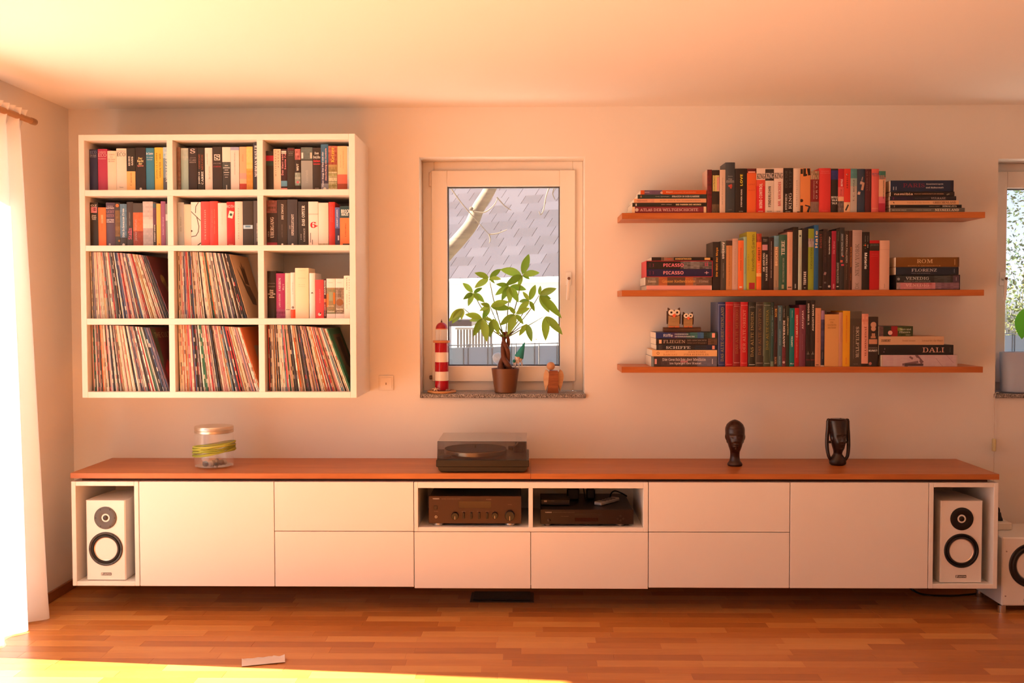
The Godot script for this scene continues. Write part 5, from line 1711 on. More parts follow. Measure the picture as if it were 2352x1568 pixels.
	shelve([
		"low black book with red and green bands, first from curtain, top-row window-side cubby|s|-1.2169|1.9692|0.3420|0.0342|0.1847|0.1350|0.0015|#2a211c|.75,.885,#b0183a;.63,.745,#27443a||R,0.2,0.015,0.4,0.1,#c01c40,0|",
		"cream book with black spaced lettering, second from curtain, top-row window-side cubby|s|-1.1820|1.9692|0.3420|0.0338|0.1941|0.1350|0.0015|#ecd8c0||v,0.66,0.62,0.22,0.2,#4a4038,s,M I T T E R N A C H T;v,0.76,0.4,0.2,-0.18,#4a4038,s,K I N D E R||",
		"dark book with pink lettering and blue block, third from curtain, top-row window-side cubby|s|-1.1502|1.9692|0.3420|0.0287|0.1936|0.1350|0.0015|#3c1c20|0,.06,#eda4a0;.1,.235,#6ba6c8|v,0.62,0.5,0.4,0.23,#e8a0a4,b,Der Herr von;v,0.7,0.38,0.36,-0.22,#d88890,b,Santa Fe|R,0,0.94,0.8,0.22,#e8e4dc,0;R,0,0.9,0.8,0.2,#d8d4cc,0|",
		"black brown book with small red title, fourth from curtain, top-row window-side cubby|s|-1.1171|1.9692|0.3420|0.0353|0.2005|0.1350|0.0015|#362b25||h,0.955,0.8,0.22,0,#b03050,r,HELLER;h,0.9,0.75,0.13,0,#a89c94,s,Catch;h,0.86,0.6,0.13,0,#a89c94,s,was;h,0.82,0.6,0.13,0,#a89c94,s,geschah||",
		"black book with pink portrait print, fifth from curtain, top-row window-side cubby|s|-1.0856|1.9692|0.3420|0.0262|0.1940|0.1350|0.0015|#30261f|.74,1,#e09088,#7c3038;.12,.43,#b8c0b8,#6c8478|v,0.56,0.17,0.5,0,#efe8d8,b,WUT|D,0,0.2,0.22,#e0687c|",
		"broad grey book with silver lower part, sixth from curtain, top-row window-side cubby|s|-1.0425|1.9692|0.3420|0.0541|0.2015|0.1350|0.0015|#9ba09e|.72,1,#5a6666,#6c7a78;.69,.72,#404642|v,0.32,0.3,0.28,0,#b8bcba,r,Unterwelt|R,-0.38,0.81,0.16,0.5,#dfe2e0,0;R,0.38,0.81,0.16,0.5,#d8cabc,0|",
		"black book with white and red lines on top, seventh from curtain, top-row window-side cubby|s|-0.9952|1.9692|0.3420|0.0377|0.1994|0.1350|0.0015|#352c27||h,0.87,0.5,0.3,0,#dfe4e0,b,Don;h,0.78,0.85,0.34,0,#dfe4e0,b,DeLillo;h,0.69,0.85,0.3,0,#e03a40,b,Sieben;h,0.62,0.85,0.2,0,#e03a40,b,Sekunden;h,0.05,0.45,0.12,0,#b8b0a8,s,KiWi||",
		"tall blue book with slanted white lettering, eighth from curtain, top-row window-side cubby|s|-0.9585|1.9692|0.3420|0.0344|0.2154|0.1350|0.0015|#40425a|.6,1,#3f7296,#3a6484;0,.15,#8a90a0|v,0.46,0.75,0.36,0.22,#efeaf0,b,Peter Haeg: Der Plan von der;v,0.56,0.7,0.34,-0.2,#eab8b0,b,Abschaffung des Dunkels|D,0,0.035,0.2,#d8d8d4|",
		"book with yellow title over striped sacks, ninth from curtain, top-row window-side cubby|s|-0.9204|1.9692|0.3420|0.0405|0.2073|0.1350|0.0015|#a86038|.58,1,#b8705c,#8c3c28;0,.42,#d8cfae,#9c9860;.42,.58,#b0945c,#8a7440|v,0.8,0.34,0.46,0,#f0c44c,R,Ketzer|R,0,0.1,1,0.06,#7c7848,0;R,0,0.2,1,0.06,#6c6a40,0;R,0,0.3,1,0.05,#7c7848,0;R,0,0.38,1,0.05,#847c50,0|",
		"peach hardback with red lower part, tenth from curtain, top-row window-side cubby|s|-0.8762|1.9692|0.3420|0.0463|0.2064|0.1500|0.0035|#f0bc8c|.15,.36,#dc6c58;0,.15,#a8482c|v,0.7,0.4,0.1,-0.12,#a8744c,s,Die Stadt der wilden Goetter;v,0.66,0.28,0.1,0.14,#a8744c,s,Romain Gary||",
		"slim pale teal book by the panel, eleventh from curtain, top-row window-side cubby|s|-0.8440|1.9692|0.3420|0.0165|0.2054|0.1350|0.0015|#b4c8c4|0,.25,#c8bcc4,#a8b4c0|||",
	], "books in the top-row window-side cubby")
	shelve([
		"black paperback with pink square print, first from curtain, second-row curtain-side cubby|s|-2.0510|1.7112|0.3420|0.0380|0.2052|0.1350|0.0015|#2c2926||h,0.93,0.75,0.22,0,#c8c4bc,b,OZ;h,0.7,0.5,0.2,0,#d8d4cc,b,Eine;h,0.66,0.55,0.2,0,#d8d4cc,b,Frau;h,0.62,0.5,0.2,0,#d8d4cc,b,flieht|R,0,0.83,0.75,0.72,#cc8894,0;D,0.1,0.84,0.22,#8c4454|",
		"short orange paperback, second from curtain, second-row curtain-side cubby|s|-2.0134|1.7112|0.3420|0.0360|0.1815|0.1350|0.0015|#f47a3c||v,0.55,0.3,0.2,0,#b83c20,s,Die Entdeckung|R,0.02,0.7,0.28,1.1,#f8a878,0|",
		"violet grey hardback with white lettering, third from curtain, second-row curtain-side cubby|s|-1.9738|1.7112|0.3420|0.0422|0.2046|0.1500|0.0035|#5a4c62||h,0.91,0.6,0.14,0,#d0c8d4,s,PETER;h,0.87,0.9,0.16,0,#e4dce4,b,HAFFNER;h,0.79,0.9,0.26,0,#c08c94,r,LICHT;h,0.7,0.9,0.28,0,#c08c94,r,SEITEN;h,0.6,0.85,0.15,0,#e8e0e8,b,WETTER;h,0.555,0.8,0.14,0,#e8e0e8,b,ROMAN|D,-0.1,0.04,0.12,#c8c0c8|",
		"dark book with gilded print and orange dot, fourth from curtain, second-row curtain-side cubby|s|-1.9401|1.7112|0.3420|0.0227|0.2045|0.1350|0.0015|#46413d|.22,.82,#8a6a42,#6c5436||D,0,0.93,0.34,#f07c3c;D,0.3,0.12,0.22,#b87838|",
		"blue book with slanted white title, fifth from curtain, second-row curtain-side cubby|s|-1.9122|1.7112|0.3420|0.0314|0.1980|0.1350|0.0015|#4c6a86|.25,1,#6f94b2,#4c7090;0,.2,#3c3a3c|v,0.55,0.68,0.42,0,#e6ecee,R,Die Schwarze Frau|D,0,0.03,0.2,#c8c8c8|",
		"dark brown book with pink lower lettering, sixth from curtain, second-row curtain-side cubby|s|-1.8813|1.7112|0.3420|0.0287|0.2069|0.1350|0.0015|#463d3a||v,0.62,0.3,0.28,0,#b8aca0,s,ROBERT CONQUEST;v,0.28,0.26,0.8,0,#ee6a86,r,Stalin||ribbon",
		"black book with glowing orange print, seventh from curtain, second-row curtain-side cubby|s|-1.8431|1.7112|0.3420|0.0460|0.2016|0.1350|0.0015|#4a3c36|.35,.78,#ec7444,#d85c34;0,.35,#a84c38,#8c3c2c;.78,1,#4c4642|v,0.37,0.5,0.3,0.2,#b8a8a8,s,Javier Marias||",
		"broad pale grey book with stone print, eighth from curtain, second-row curtain-side cubby|s|-1.7957|1.7112|0.3420|0.0475|0.2087|0.1350|0.0015|#c8c0c0|.4,.6,#e0d8d4,#d4ccc8;.6,1,#d2cac8,#b8b0b0;0,.4,#c0b8bc,#a8a2a8|||",
		"slim dark book with purple top, ninth from curtain, second-row curtain-side cubby|s|-1.7638|1.7112|0.3420|0.0149|0.1987|0.1350|0.0015|#40363a|.5,.9,#6c4464,#5a3c50;.9,1,#3c5868|v,0.3,0.4,0.5,0,#d8d0cc,b,STEWART ONAN||",
		"slim yellow orange book, tenth from curtain, second-row curtain-side cubby|s|-1.7454|1.7112|0.3420|0.0202|0.1983|0.1350|0.0015|#f2b458|||R,0.1,0.04,0.3,0.3,#b87830,0|",
		"mauve book with pale upright lettering, eleventh from curtain, second-row curtain-side cubby|s|-1.7237|1.7112|0.3420|0.0210|0.2095|0.1350|0.0015|#96597c||v,0.45,0.4,0.4,0,#d4b4cc,s,Robert Menasse||",
		"slim grey book behind the cubby panel, twelfth from curtain, second-row curtain-side cubby|s|-1.6990|1.7112|0.3420|0.0264|0.1982|0.1350|0.0015|#8a8482|.6,.75,#c8c4c0|||",
	], "books in the second-row curtain-side cubby")
	shelve([
		"pale blue grey hardback, first from curtain, second-row middle cubby|s|-1.6406|1.7112|0.3420|0.0307|0.2043|0.1500|0.0035|#b6c4cc||v,0.5,0.34,0.28,0,#7c8c98,r,das Wetter||",
		"low peach cream book, second from curtain, second-row middle cubby|s|-1.6085|1.7112|0.3420|0.0319|0.1947|0.1350|0.0015|#f0dcc8||||",
		"broad white book with looping dark line, third from curtain, second-row middle cubby|s|-1.5685|1.7112|0.3420|0.0464|0.2055|0.1350|0.0015|#f4ece4|||L,.3,1,.02,.9,.07,#5a4c46;L,.02,.9,-.02,.75,.07,#5a4c46;L,-.5,.79,.1,.66,.07,#5a4c46;L,.1,.66,.48,.57,.07,#5a4c46;L,.1,.66,.3,.45,.07,#54443e;L,.3,.45,.24,.32,.07,#54443e;L,.24,.32,0,.23,.07,#54443e;L,0,.23,-.5,.21,.07,#54443e;D,-.45,.34,.1,#54443e;L,.1,.0,.5,.07,.1,#40342f|",
		"first coral red hardback with spaced white letters, fourth from curtain, second-row middle cubby|s|-1.5243|1.7112|0.3420|0.0409|0.2079|0.1500|0.0035|#e8504e||v,0.48,0.66,0.2,0,#f8e4dc,s,E I N  S I C H E R E S  H A U S||",
		"second coral red hardback with pink upright lines, fifth from curtain, second-row middle cubby|s|-1.4843|1.7112|0.3420|0.0379|0.2093|0.1500|0.0035|#ee4c46||v,0.62,0.4,0.14,0.2,#f89484,s,Ein ganzes Jahr;v,0.55,0.55,0.16,-0.1,#f89484,s,Unter der Sonne||",
		"pinkish white hardback beside the red pair, sixth from curtain, second-row middle cubby|s|-1.4437|1.7112|0.3420|0.0414|0.2011|0.1500|0.0035|#efe0d8||v,0.65,0.3,0.16,0,#d8c8b8,r,Philip Roth||",
		"deep red book with white sticker, seventh from curtain, second-row middle cubby|s|-1.4039|1.7112|0.3420|0.0368|0.2060|0.1350|0.0015|#c43034||h,0.895,0.95,0.36,0,#f2e0dc,s,ROTH|R,0.04,0.71,0.6,0.9,#e8eee0,-14;D,0.05,0.71,0.18,#3c5c50;R,0,0.03,0.6,0.08,#e8a090,0|",
		"pale pink hardback with spaced grey lettering, eighth from curtain, second-row middle cubby|s|-1.3664|1.7112|0.3420|0.0372|0.2078|0.1500|0.0035|#ecd8cc||v,0.5,0.7,0.18,0,#90807a,s,A N A T O L E  F R A N C E||",
		"broad black book with small blue label, ninth from curtain, second-row middle cubby|s|-1.3224|1.7112|0.3420|0.0492|0.2098|0.1350|0.0015|#3b322d|||R,0,0.42,0.9,0.36,#b4d4e8,0;R,0,0.43,0.5,0.16,#5c86a8,0|",
		"dark grey hardback by the cubby panel, tenth from curtain, second-row middle cubby|s|-1.2808|1.7112|0.3420|0.0320|0.2106|0.1500|0.0035|#544a47||v,0.3,0.4,0.2,-0.05,#e8e0d8,s,EIN GUTER MANN||",
	], "books in the second-row middle cubby")
	shelve([
		"first thick dark book with pale face print, first from curtain, second-row window-side cubby|s|-1.2093|1.7112|0.3420|0.0481|0.2127|0.1350|0.0015|#2f211e|.72,1,#8c5450,#4a2a28;0,.07,#a03048|v,0.4,0.46,0.42,-0.02,#d8ccc4,R,UBERGANG;v,0.26,0.12,0.18,0.33,#b8aca4,r,DER||",
		"second thick dark book with white title, second from curtain, second-row window-side cubby|s|-1.1607|1.7112|0.3420|0.0466|0.2147|0.1350|0.0015|#3a2e26||v,0.74,0.34,0.26,-0.04,#e4dcd0,R,DIE ZWOLF;v,0.32,0.28,0.12,0,#8c8074,s,JUSTIN CRONIN|D,0,0.03,0.1,#f0ece4|",
		"third thick slate book with white title, third from curtain, second-row window-side cubby|s|-1.1124|1.7112|0.3420|0.0472|0.2165|0.1350|0.0015|#3f3b40||v,0.45,0.46,0.3,-0.02,#e4dcd8,R,SPIEGELSTADT;v,0.4,0.08,0.14,0.25,#c8c0bc,r,DIE|D,0,0.03,0.1,#f0ece4|",
		"black book with bold white upright title, fourth from curtain, second-row window-side cubby|s|-1.0616|1.7112|0.3420|0.0482|0.2059|0.1350|0.0015|#2f2723||v,0.68,0.46,0.36,-0.02,#f2eee6,R,DAS OPFER;v,0.2,0.14,0.14,0.2,#d8d4cc,r,JOHN;v,0.24,0.3,0.2,-0.1,#d8d4cc,r,KATZENBACH||",
		"white book with large red figure, fifth from curtain, second-row window-side cubby|s|-1.0141|1.7112|0.3420|0.0452|0.2059|0.1350|0.0015|#f4e8e0|.7,.73,#d8ccc4|h,0.47,0.6,0.62,0,#c42438,R,6|R,-0.28,0.18,0.06,1.0,#5a4c46,0;R,-0.1,0.08,0.06,0.5,#5a4c46,0;R,0.3,0.44,0.3,0.1,#c42438,20|",
		"cream white hardback with rubbed foot, sixth from curtain, second-row window-side cubby|s|-0.9671|1.7112|0.3420|0.0476|0.2005|0.1500|0.0035|#eee2d6|0,.05,#d8ccb8,#a89c84|||",
		"red hardback with fine pale lettering, seventh from curtain, second-row window-side cubby|s|-0.9268|1.7112|0.3420|0.0289|0.2038|0.1500|0.0035|#c8352f||v,0.72,0.36,0.12,-0.1,#e8988c,s,Der Baron auf den Baeumen;v,0.72,0.34,0.1,0.15,#e8988c,s,Italo Calvino||",
		"low blue paperback fading to violet, eighth from curtain, second-row window-side cubby|s|-0.9002|1.7112|0.3420|0.0219|0.1787|0.1350|0.0015|#3c3458|.45,1,#5468a8,#5c70b0|v,0.72,0.44,0.5,0,#d0d8f0,b,HENRY JAMES|R,0.2,0.2,0.25,1.0,#e4e0ec,0|",
		"orange reference book with teal top, ninth from curtain, second-row window-side cubby|s|-0.8622|1.7112|0.3420|0.0528|0.1846|0.1350|0.0015|#f4844c|.7,1,#274a50|h,0.87,0.75,0.3,0.0,#f4f4f0,b,BROCK;h,0.79,0.6,0.26,-0.05,#f4f4f0,b,HAUS;v,0.4,0.34,0.14,0,#8c4020,s,Literatur|R,0.1,0.03,0.7,0.12,#2c2620,0|",
	], "books in the second-row window-side cubby")
	shelve([
		"black hardback with white centred lines, first from curtain, third-row window-side cubby|s|-1.2135|1.3702|0.3420|0.0411|0.2222|0.1500|0.0035|#2a211e||h,0.735,0.8,0.12,0,#9c9088,s,JONATHAN;h,0.67,0.75,0.12,0,#9c9088,s,FRANZEN;h,0.59,0.4,0.16,0,#f0ece4,b,Das;h,0.55,0.4,0.16,0,#f0ece4,b,Ende;h,0.515,0.85,0.16,0,#f0ece4,b,vom Ende;h,0.48,0.3,0.14,0,#f0ece4,b,der;h,0.445,0.6,0.16,0,#f0ece4,b,Welt||",
		"magenta hardback with white upright lettering, second from curtain, third-row window-side cubby|s|-1.1718|1.3702|0.3420|0.0413|0.2113|0.1500|0.0035|#a8326c|0,.2,#a8507c,#7c2854|v,0.75,0.28,0.3,0.08,#f4e4ec,s,FARBEN;v,0.7,0.14,0.28,-0.3,#f4e4ec,s,ROT;v,0.4,0.3,0.22,0.1,#f0d8e4,s,LARS GUSTAF||",
		"peach hardback with faint lettering, third from curtain, third-row window-side cubby|s|-1.1376|1.3702|0.3420|0.0251|0.2121|0.1500|0.0035|#f2dcc4|0,.18,#e4d8cc|v,0.5,0.6,0.2,0,#d0a884,r,Die Wunder von Bern|R,0,0.19,0.7,0.14,#8c8078,0|",
		"slim white hardback with orange red foot, fourth from curtain, third-row window-side cubby|s|-1.1137|1.3702|0.3420|0.0215|0.2148|0.1500|0.0035|#f4e8e4|0,.19,#ee5a3c|v,0.66,0.26,0.26,0,#c8b8b4,s,LYKKE|D,0,0.235,0.28,#8c807a|",
		"thickest ivory hardback standing tallest, fifth from curtain, third-row window-side cubby|s|-1.0705|1.3702|0.3420|0.0638|0.2360|0.1500|0.0035|#f6e2c0||h,0.95,0.5,0.06,0,#d8b890,r,Ludwig Hohl;h,0.8,0.55,0.06,0,#d0b088,r,Die Notizen;h,0.67,0.5,0.05,0,#d0b088,r,oder von der;h,0.63,0.5,0.05,0,#d0b088,r,Versoehnung||",
		"white hardback with small black mark, sixth from curtain, third-row window-side cubby|s|-1.0219|1.3702|0.3420|0.0268|0.2124|0.1500|0.0035|#f2e6e0|||R,-0.05,0.56,0.3,0.14,#3c3430,40;R,0.05,0.56,0.3,0.12,#3c3430,-40|",
		"low bright red book, seventh from curtain, third-row window-side cubby|s|-0.9872|1.3702|0.3420|0.0383|0.1801|0.1350|0.0015|#f0484c||v,0.58,0.36,0.2,-0.05,#f8a8a4,s,STREULICHT|D,0,0.1,0.2,#f4e4dc;D,0.08,0.13,0.09,#2c2020|",
		"slim dark red paperback with white title, eighth from curtain, third-row window-side cubby|s|-0.9612|1.3702|0.3420|0.0125|0.1846|0.1350|0.0015|#4c2024|.2,.5,#8c3c34|v,0.78,0.36,0.6,0,#f0e8e0,b,KONIG;v,0.2,0.3,0.4,0,#e0b8b0,b,MACHT|R,0,0.45,0.8,1.2,#e87844,0|",
		"white banded book with orange and green print, ninth from curtain, third-row window-side cubby|s|-0.9337|1.3702|0.3420|0.0411|0.1858|0.1350|0.0015|#f2e8e2|.11,.77,#a8845a,#7c8464;.12,.22,#54443c|h,0.31,0.7,0.16,0,#f0e0c0,s,Dunkle;h,0.17,0.85,0.2,0,#f4ecd8,R,Wanderer;h,0.9,0.5,0.1,0,#b8aca4,r,Roman|R,-0.38,0.45,0.22,1.5,#e87c2c,0;R,0.38,0.5,0.2,1.3,#e07428,0;R,0,0.55,0.45,1.0,#94a080,0|",
		"white banded book with brown dome print, tenth from curtain, third-row window-side cubby|s|-0.8922|1.3702|0.3420|0.0391|0.1858|0.1350|0.0015|#f2e6e0|.11,.77,#7c6450,#a09080;.55,.77,#b8bcac,#98a094|h,0.23,0.85,0.22,0,#f4ecd8,R,Naechte;h,0.17,0.6,0.16,0,#f0e0c0,r,der Stadt;h,0.9,0.5,0.1,0,#b8aca4,r,Roman|D,0,0.4,0.42,#8c5c34;R,0,0.63,0.06,0.9,#3c3a34,0;R,0.15,0.62,0.05,0.9,#3c3a34,0;R,-0.15,0.62,0.05,0.9,#3c3a34,0|",
		"cream paperback with spaced black lettering, eleventh from curtain, third-row window-side cubby|s|-0.8539|1.3702|0.3420|0.0362|0.1996|0.1350|0.0015|#f4e4d2||v,0.82,0.28,0.18,0.12,#5c5048,s,HANYA;v,0.62,0.6,0.14,-0.2,#6c5c54,s,Y A N A G I H A R A;v,0.4,0.34,0.18,0.12,#e8a890,s,EIN WENIG||",
	], "books in the third-row window-side cubby")
	shelve([
		"dark maroon book with streaked spine, first upright from window, top shelf|s|0.8594|1.8687|0.2380|0.0223|0.2047|0.1400|0.0012|#6e1c20|.3,1,#7c2024,#4a1416|||side:#d8b4a4",
		"black book with yellow and pink label, second upright from window, top shelf|s|0.8889|1.8687|0.2380|0.0345|0.2025|0.1400|0.0012|#2c2320|0,.2,#4a3c30,#6c5844|v,0.69,0.38,0.4,0.18,#3c3018,s,Houellebecq;v,0.69,0.3,0.2,-0.3,#d86460,b,Unterwerfung|R,0.05,0.69,0.9,2.2,#d8cc7c,0;R,0.33,0.67,0.34,1.9,#e8b09c,0|",
		"slim cream pink book with grey lettering, third upright from window, top shelf|s|0.9213|1.8687|0.2380|0.0269|0.2039|0.1400|0.0012|#dcc2b0||v,0.5,0.62,0.3,0,#8c7c72,r,MICHEL HOUELLEBECQ||",
		"tall slate hardback with red bird mark, fourth upright from window, top shelf|s|0.9578|1.8687|0.2380|0.0453|0.2386|0.1400|0.0035|#3c444c||h,0.725,0.5,0.08,0,#b8b8b8,r,Roman;h,0.67,0.4,0.14,0,#c8c8c8,r,Die;h,0.635,0.8,0.14,0,#c8c8c8,r,dunklen;h,0.605,0.85,0.14,0,#c8c8c8,r,Kaempfer;h,0.06,0.4,0.07,0,#98989a,s,DUMONT|R,0,0.54,0.4,0.2,#c85044,20;R,0.08,0.51,0.2,0.3,#c04a40,-20|",
		"broad black hardback with yellow and white title, fifth upright from window, top shelf|s|1.0097|1.8687|0.2380|0.0549|0.2094|0.1400|0.0035|#201a17||v,0.74,0.26,0.26,-0.02,#f2e048,b,LOVE;v,0.33,0.4,0.15,-0.03,#efebe4,b,STEPHEN KING;h,0.03,0.35,0.07,0,#b8b0a8,b,HEYNE||",
		"bright orange book with dark red top, sixth upright from window, top shelf|s|1.0594|1.8687|0.2380|0.0429|0.2091|0.1400|0.0012|#e2662f|.9,1,#5c1c18|h,0.64,0.7,0.16,0,#b84420,s,LENZ;h,0.51,0.7,0.14,0,#b84420,s,KULT|R,0,0.92,0.8,0.14,#f0a088,0|",
		"white and red book with ink scrawl, seventh upright from window, top shelf|s|1.1029|1.8687|0.2380|0.0415|0.2100|0.1400|0.0012|#d4222c|.74,1,#e6d0c4;.6,.74,#d8503c|v,0.38,0.56,0.44,0,#f2dcd4,b,MIND CONTROL;h,0.82,0.9,0.6,0,#2c2422,R,KING;h,0.03,0.55,0.1,0,#f0e0d8,b,HEYNE||",
		"white book with black blot above black lettering, eighth upright from window, top shelf|s|1.1446|1.8687|0.2380|0.0402|0.2103|0.1400|0.0012|#dccfc4|.72,.98,#26201e,#3c3432|v,0.36,0.46,0.4,0,#2c2624,b,FINDERLOHN;h,0.83,0.92,0.62,0,#e8dcd4,R,KING;h,0.03,0.55,0.1,0,#3c3432,b,HEYNE||",
		"white book with ink scrawl above red lettering, ninth upright from window, top shelf|s|1.1873|1.8687|0.2380|0.0435|0.2106|0.1400|0.0012|#e4d2c8||v,0.42,0.54,0.38,-0.1,#bc2830,b,MR. MERCEDES;h,0.83,0.9,0.6,0,#38302e,R,KING;h,0.03,0.4,0.1,0,#6c5c54,b,HEYNE||",
		"black book with large silver lettering, tenth upright from window, top shelf|s|1.2326|1.8687|0.2380|0.0458|0.2109|0.1400|0.0012|#201b19||v,0.24,0.36,0.26,0.2,#d8d4d0,R,STEPHEN;v,0.26,0.36,0.38,-0.22,#e4e0dc,r,KING;v,0.75,0.38,0.3,0.2,#5a5654,s,DOCTOR;v,0.75,0.38,0.34,-0.22,#5a5654,r,SLEEP;h,0.02,0.5,0.08,0,#c8c4c0,b,HEYNE||",
		"cream hardback with spaced grey lettering, eleventh upright from window, top shelf|s|1.2734|1.8687|0.2380|0.0334|0.2091|0.1400|0.0035|#ddcaba||v,0.43,0.6,0.22,0,#6c605a,s,T H O M A S  P Y N C H O N|R,0.25,0.015,0.4,0.12,#2c2624,0|",
		"tan orange book with black blots, twelfth upright from window, top shelf|s|1.3146|1.8687|0.2380|0.0474|0.2093|0.1400|0.0012|#dc8c52|||R,-0.38,0.93,0.22,0.5,#241c18,0;R,-0.1,0.93,0.26,0.8,#241c18,0;R,0.34,0.92,0.3,0.7,#241c18,10;R,0,0.85,0.3,0.2,#241c18,0;D,-0.38,0.27,0.16,#241c18;R,-0.36,0.08,0.26,0.7,#2c2018,0;R,0.36,0.06,0.26,0.6,#2c2830,-20;R,0.2,0.15,0.5,0.12,#2c2830,-15|",
		"dark red book with leafy top print, thirteenth upright from window, top shelf|s|1.3590|1.8687|0.2380|0.0383|0.1958|0.1400|0.0012|#7c1820|.8,1,#d8b094,#5c5434;0,.26,#8c7468,#745c54|v,0.55,0.44,0.24,-0.22,#d8c4b8,s,O R Y X;v,0.55,0.44,0.14,0.12,#d8c4b8,s,MARGARET ATWOOD||",
		"broad plain red hardback, fourteenth upright from window, top shelf|s|1.4069|1.8687|0.2380|0.0562|0.2099|0.1400|0.0035|#d43a3a||h,0.93,0.7,0.08,0,#e88c84,r,Sinclair;h,0.885,0.8,0.06,0,#e88c84,r,DER GRUENE;h,0.035,0.5,0.06,0,#e88c84,r,Fischer||",
		"black paperback with blue top and white lines, fifteenth upright from window, top shelf|s|1.4521|1.8687|0.2380|0.0329|0.2071|0.1400|0.0012|#221e1e|.75,.96,#34387c,#28306c|h,0.345,0.9,0.3,0,#ece8e4,b,BOYLE;h,0.28,0.85,0.28,0,#ece8e4,b,TALK;h,0.21,0.8,0.28,0,#ece8e4,b,TALK||",
		"red banded book with cream foot, sixteenth upright from window, top shelf|s|1.4831|1.8687|0.2380|0.0278|0.2063|0.1400|0.0012|#cc343c|.78,1,#b8182c;.36,.58,#d86060;.26,.36,#e8b08c;0,.26,#3c3030,#8c7c78|v,0.68,0.16,0.4,-0.1,#f0dcd8,b,BOYLE;v,0.46,0.14,0.3,0,#7c2830,b,Drop||",
		"red book with black feather foot, seventeenth upright from window, top shelf|s|1.5125|1.8687|0.2380|0.0298|0.2065|0.1400|0.0012|#d8382c|0,.235,#e4bc94|v,0.72,0.34,0.28,0.02,#5c1c18,b,A M E R I C A|R,-0.02,0.11,0.24,1.0,#2c2420,-24;D,-0.1,0.87,0.1,#f0d8d0|",
		"grey white book with teal top, eighteenth upright from window, top shelf|s|1.5432|1.8687|0.2380|0.0303|0.2067|0.1400|0.0012|#b8b0a8|.78,1,#4c8488,#589094;.6,.78,#98aca8|v,0.5,0.5,0.34,0.0,#3c3c3c,s,T. C. BOYLE||",
		"dark blue hardback with tilted pale labels, nineteenth upright from window, top shelf|s|1.5779|1.8687|0.2380|0.0374|0.2057|0.1400|0.0035|#2c3c54|||R,-0.12,0.56,0.3,1.7,#c8a89c,-12;R,0.22,0.6,0.3,1.0,#c8a08c,-12;R,0.12,0.77,0.12,0.5,#b89890,-12|",
		"dark maroon book with brown lettering, twentieth upright from window, top shelf|s|1.6116|1.8687|0.2380|0.0288|0.2051|0.1400|0.0012|#4c1c20||v,0.72,0.46,0.3,0.18,#8c645c,r,YIEDR JA;v,0.72,0.44,0.18,-0.22,#8c645c,s,WASSERMUSIK||",
		"salmon red hardback with blue lettering, twenty-first upright from window, top shelf|s|1.6442|1.8687|0.2380|0.0352|0.2053|0.1400|0.0035|#d8625c||h,0.885,0.85,0.24,0,#5c5c80,b,BOYLE;h,0.84,0.7,0.12,0,#8c5c70,b,GRUN|R,0,0.09,0.8,0.06,#e89c84,0|",
		"short book with teal top and crimson foot, twenty-second upright from window, top shelf|s|1.6778|1.8687|0.2380|0.0310|0.1948|0.1400|0.0012|#dcac8c|.9,1,#3c7468;.8,.9,#c8706c,#3c7468;0,.22,#a82440;.22,.38,#d0687c|v,0.55,0.44,0.2,-0.2,#3c302c,b,WENN DAS SCHLACHTEN||",
	], "standing books on the top floating shelf")
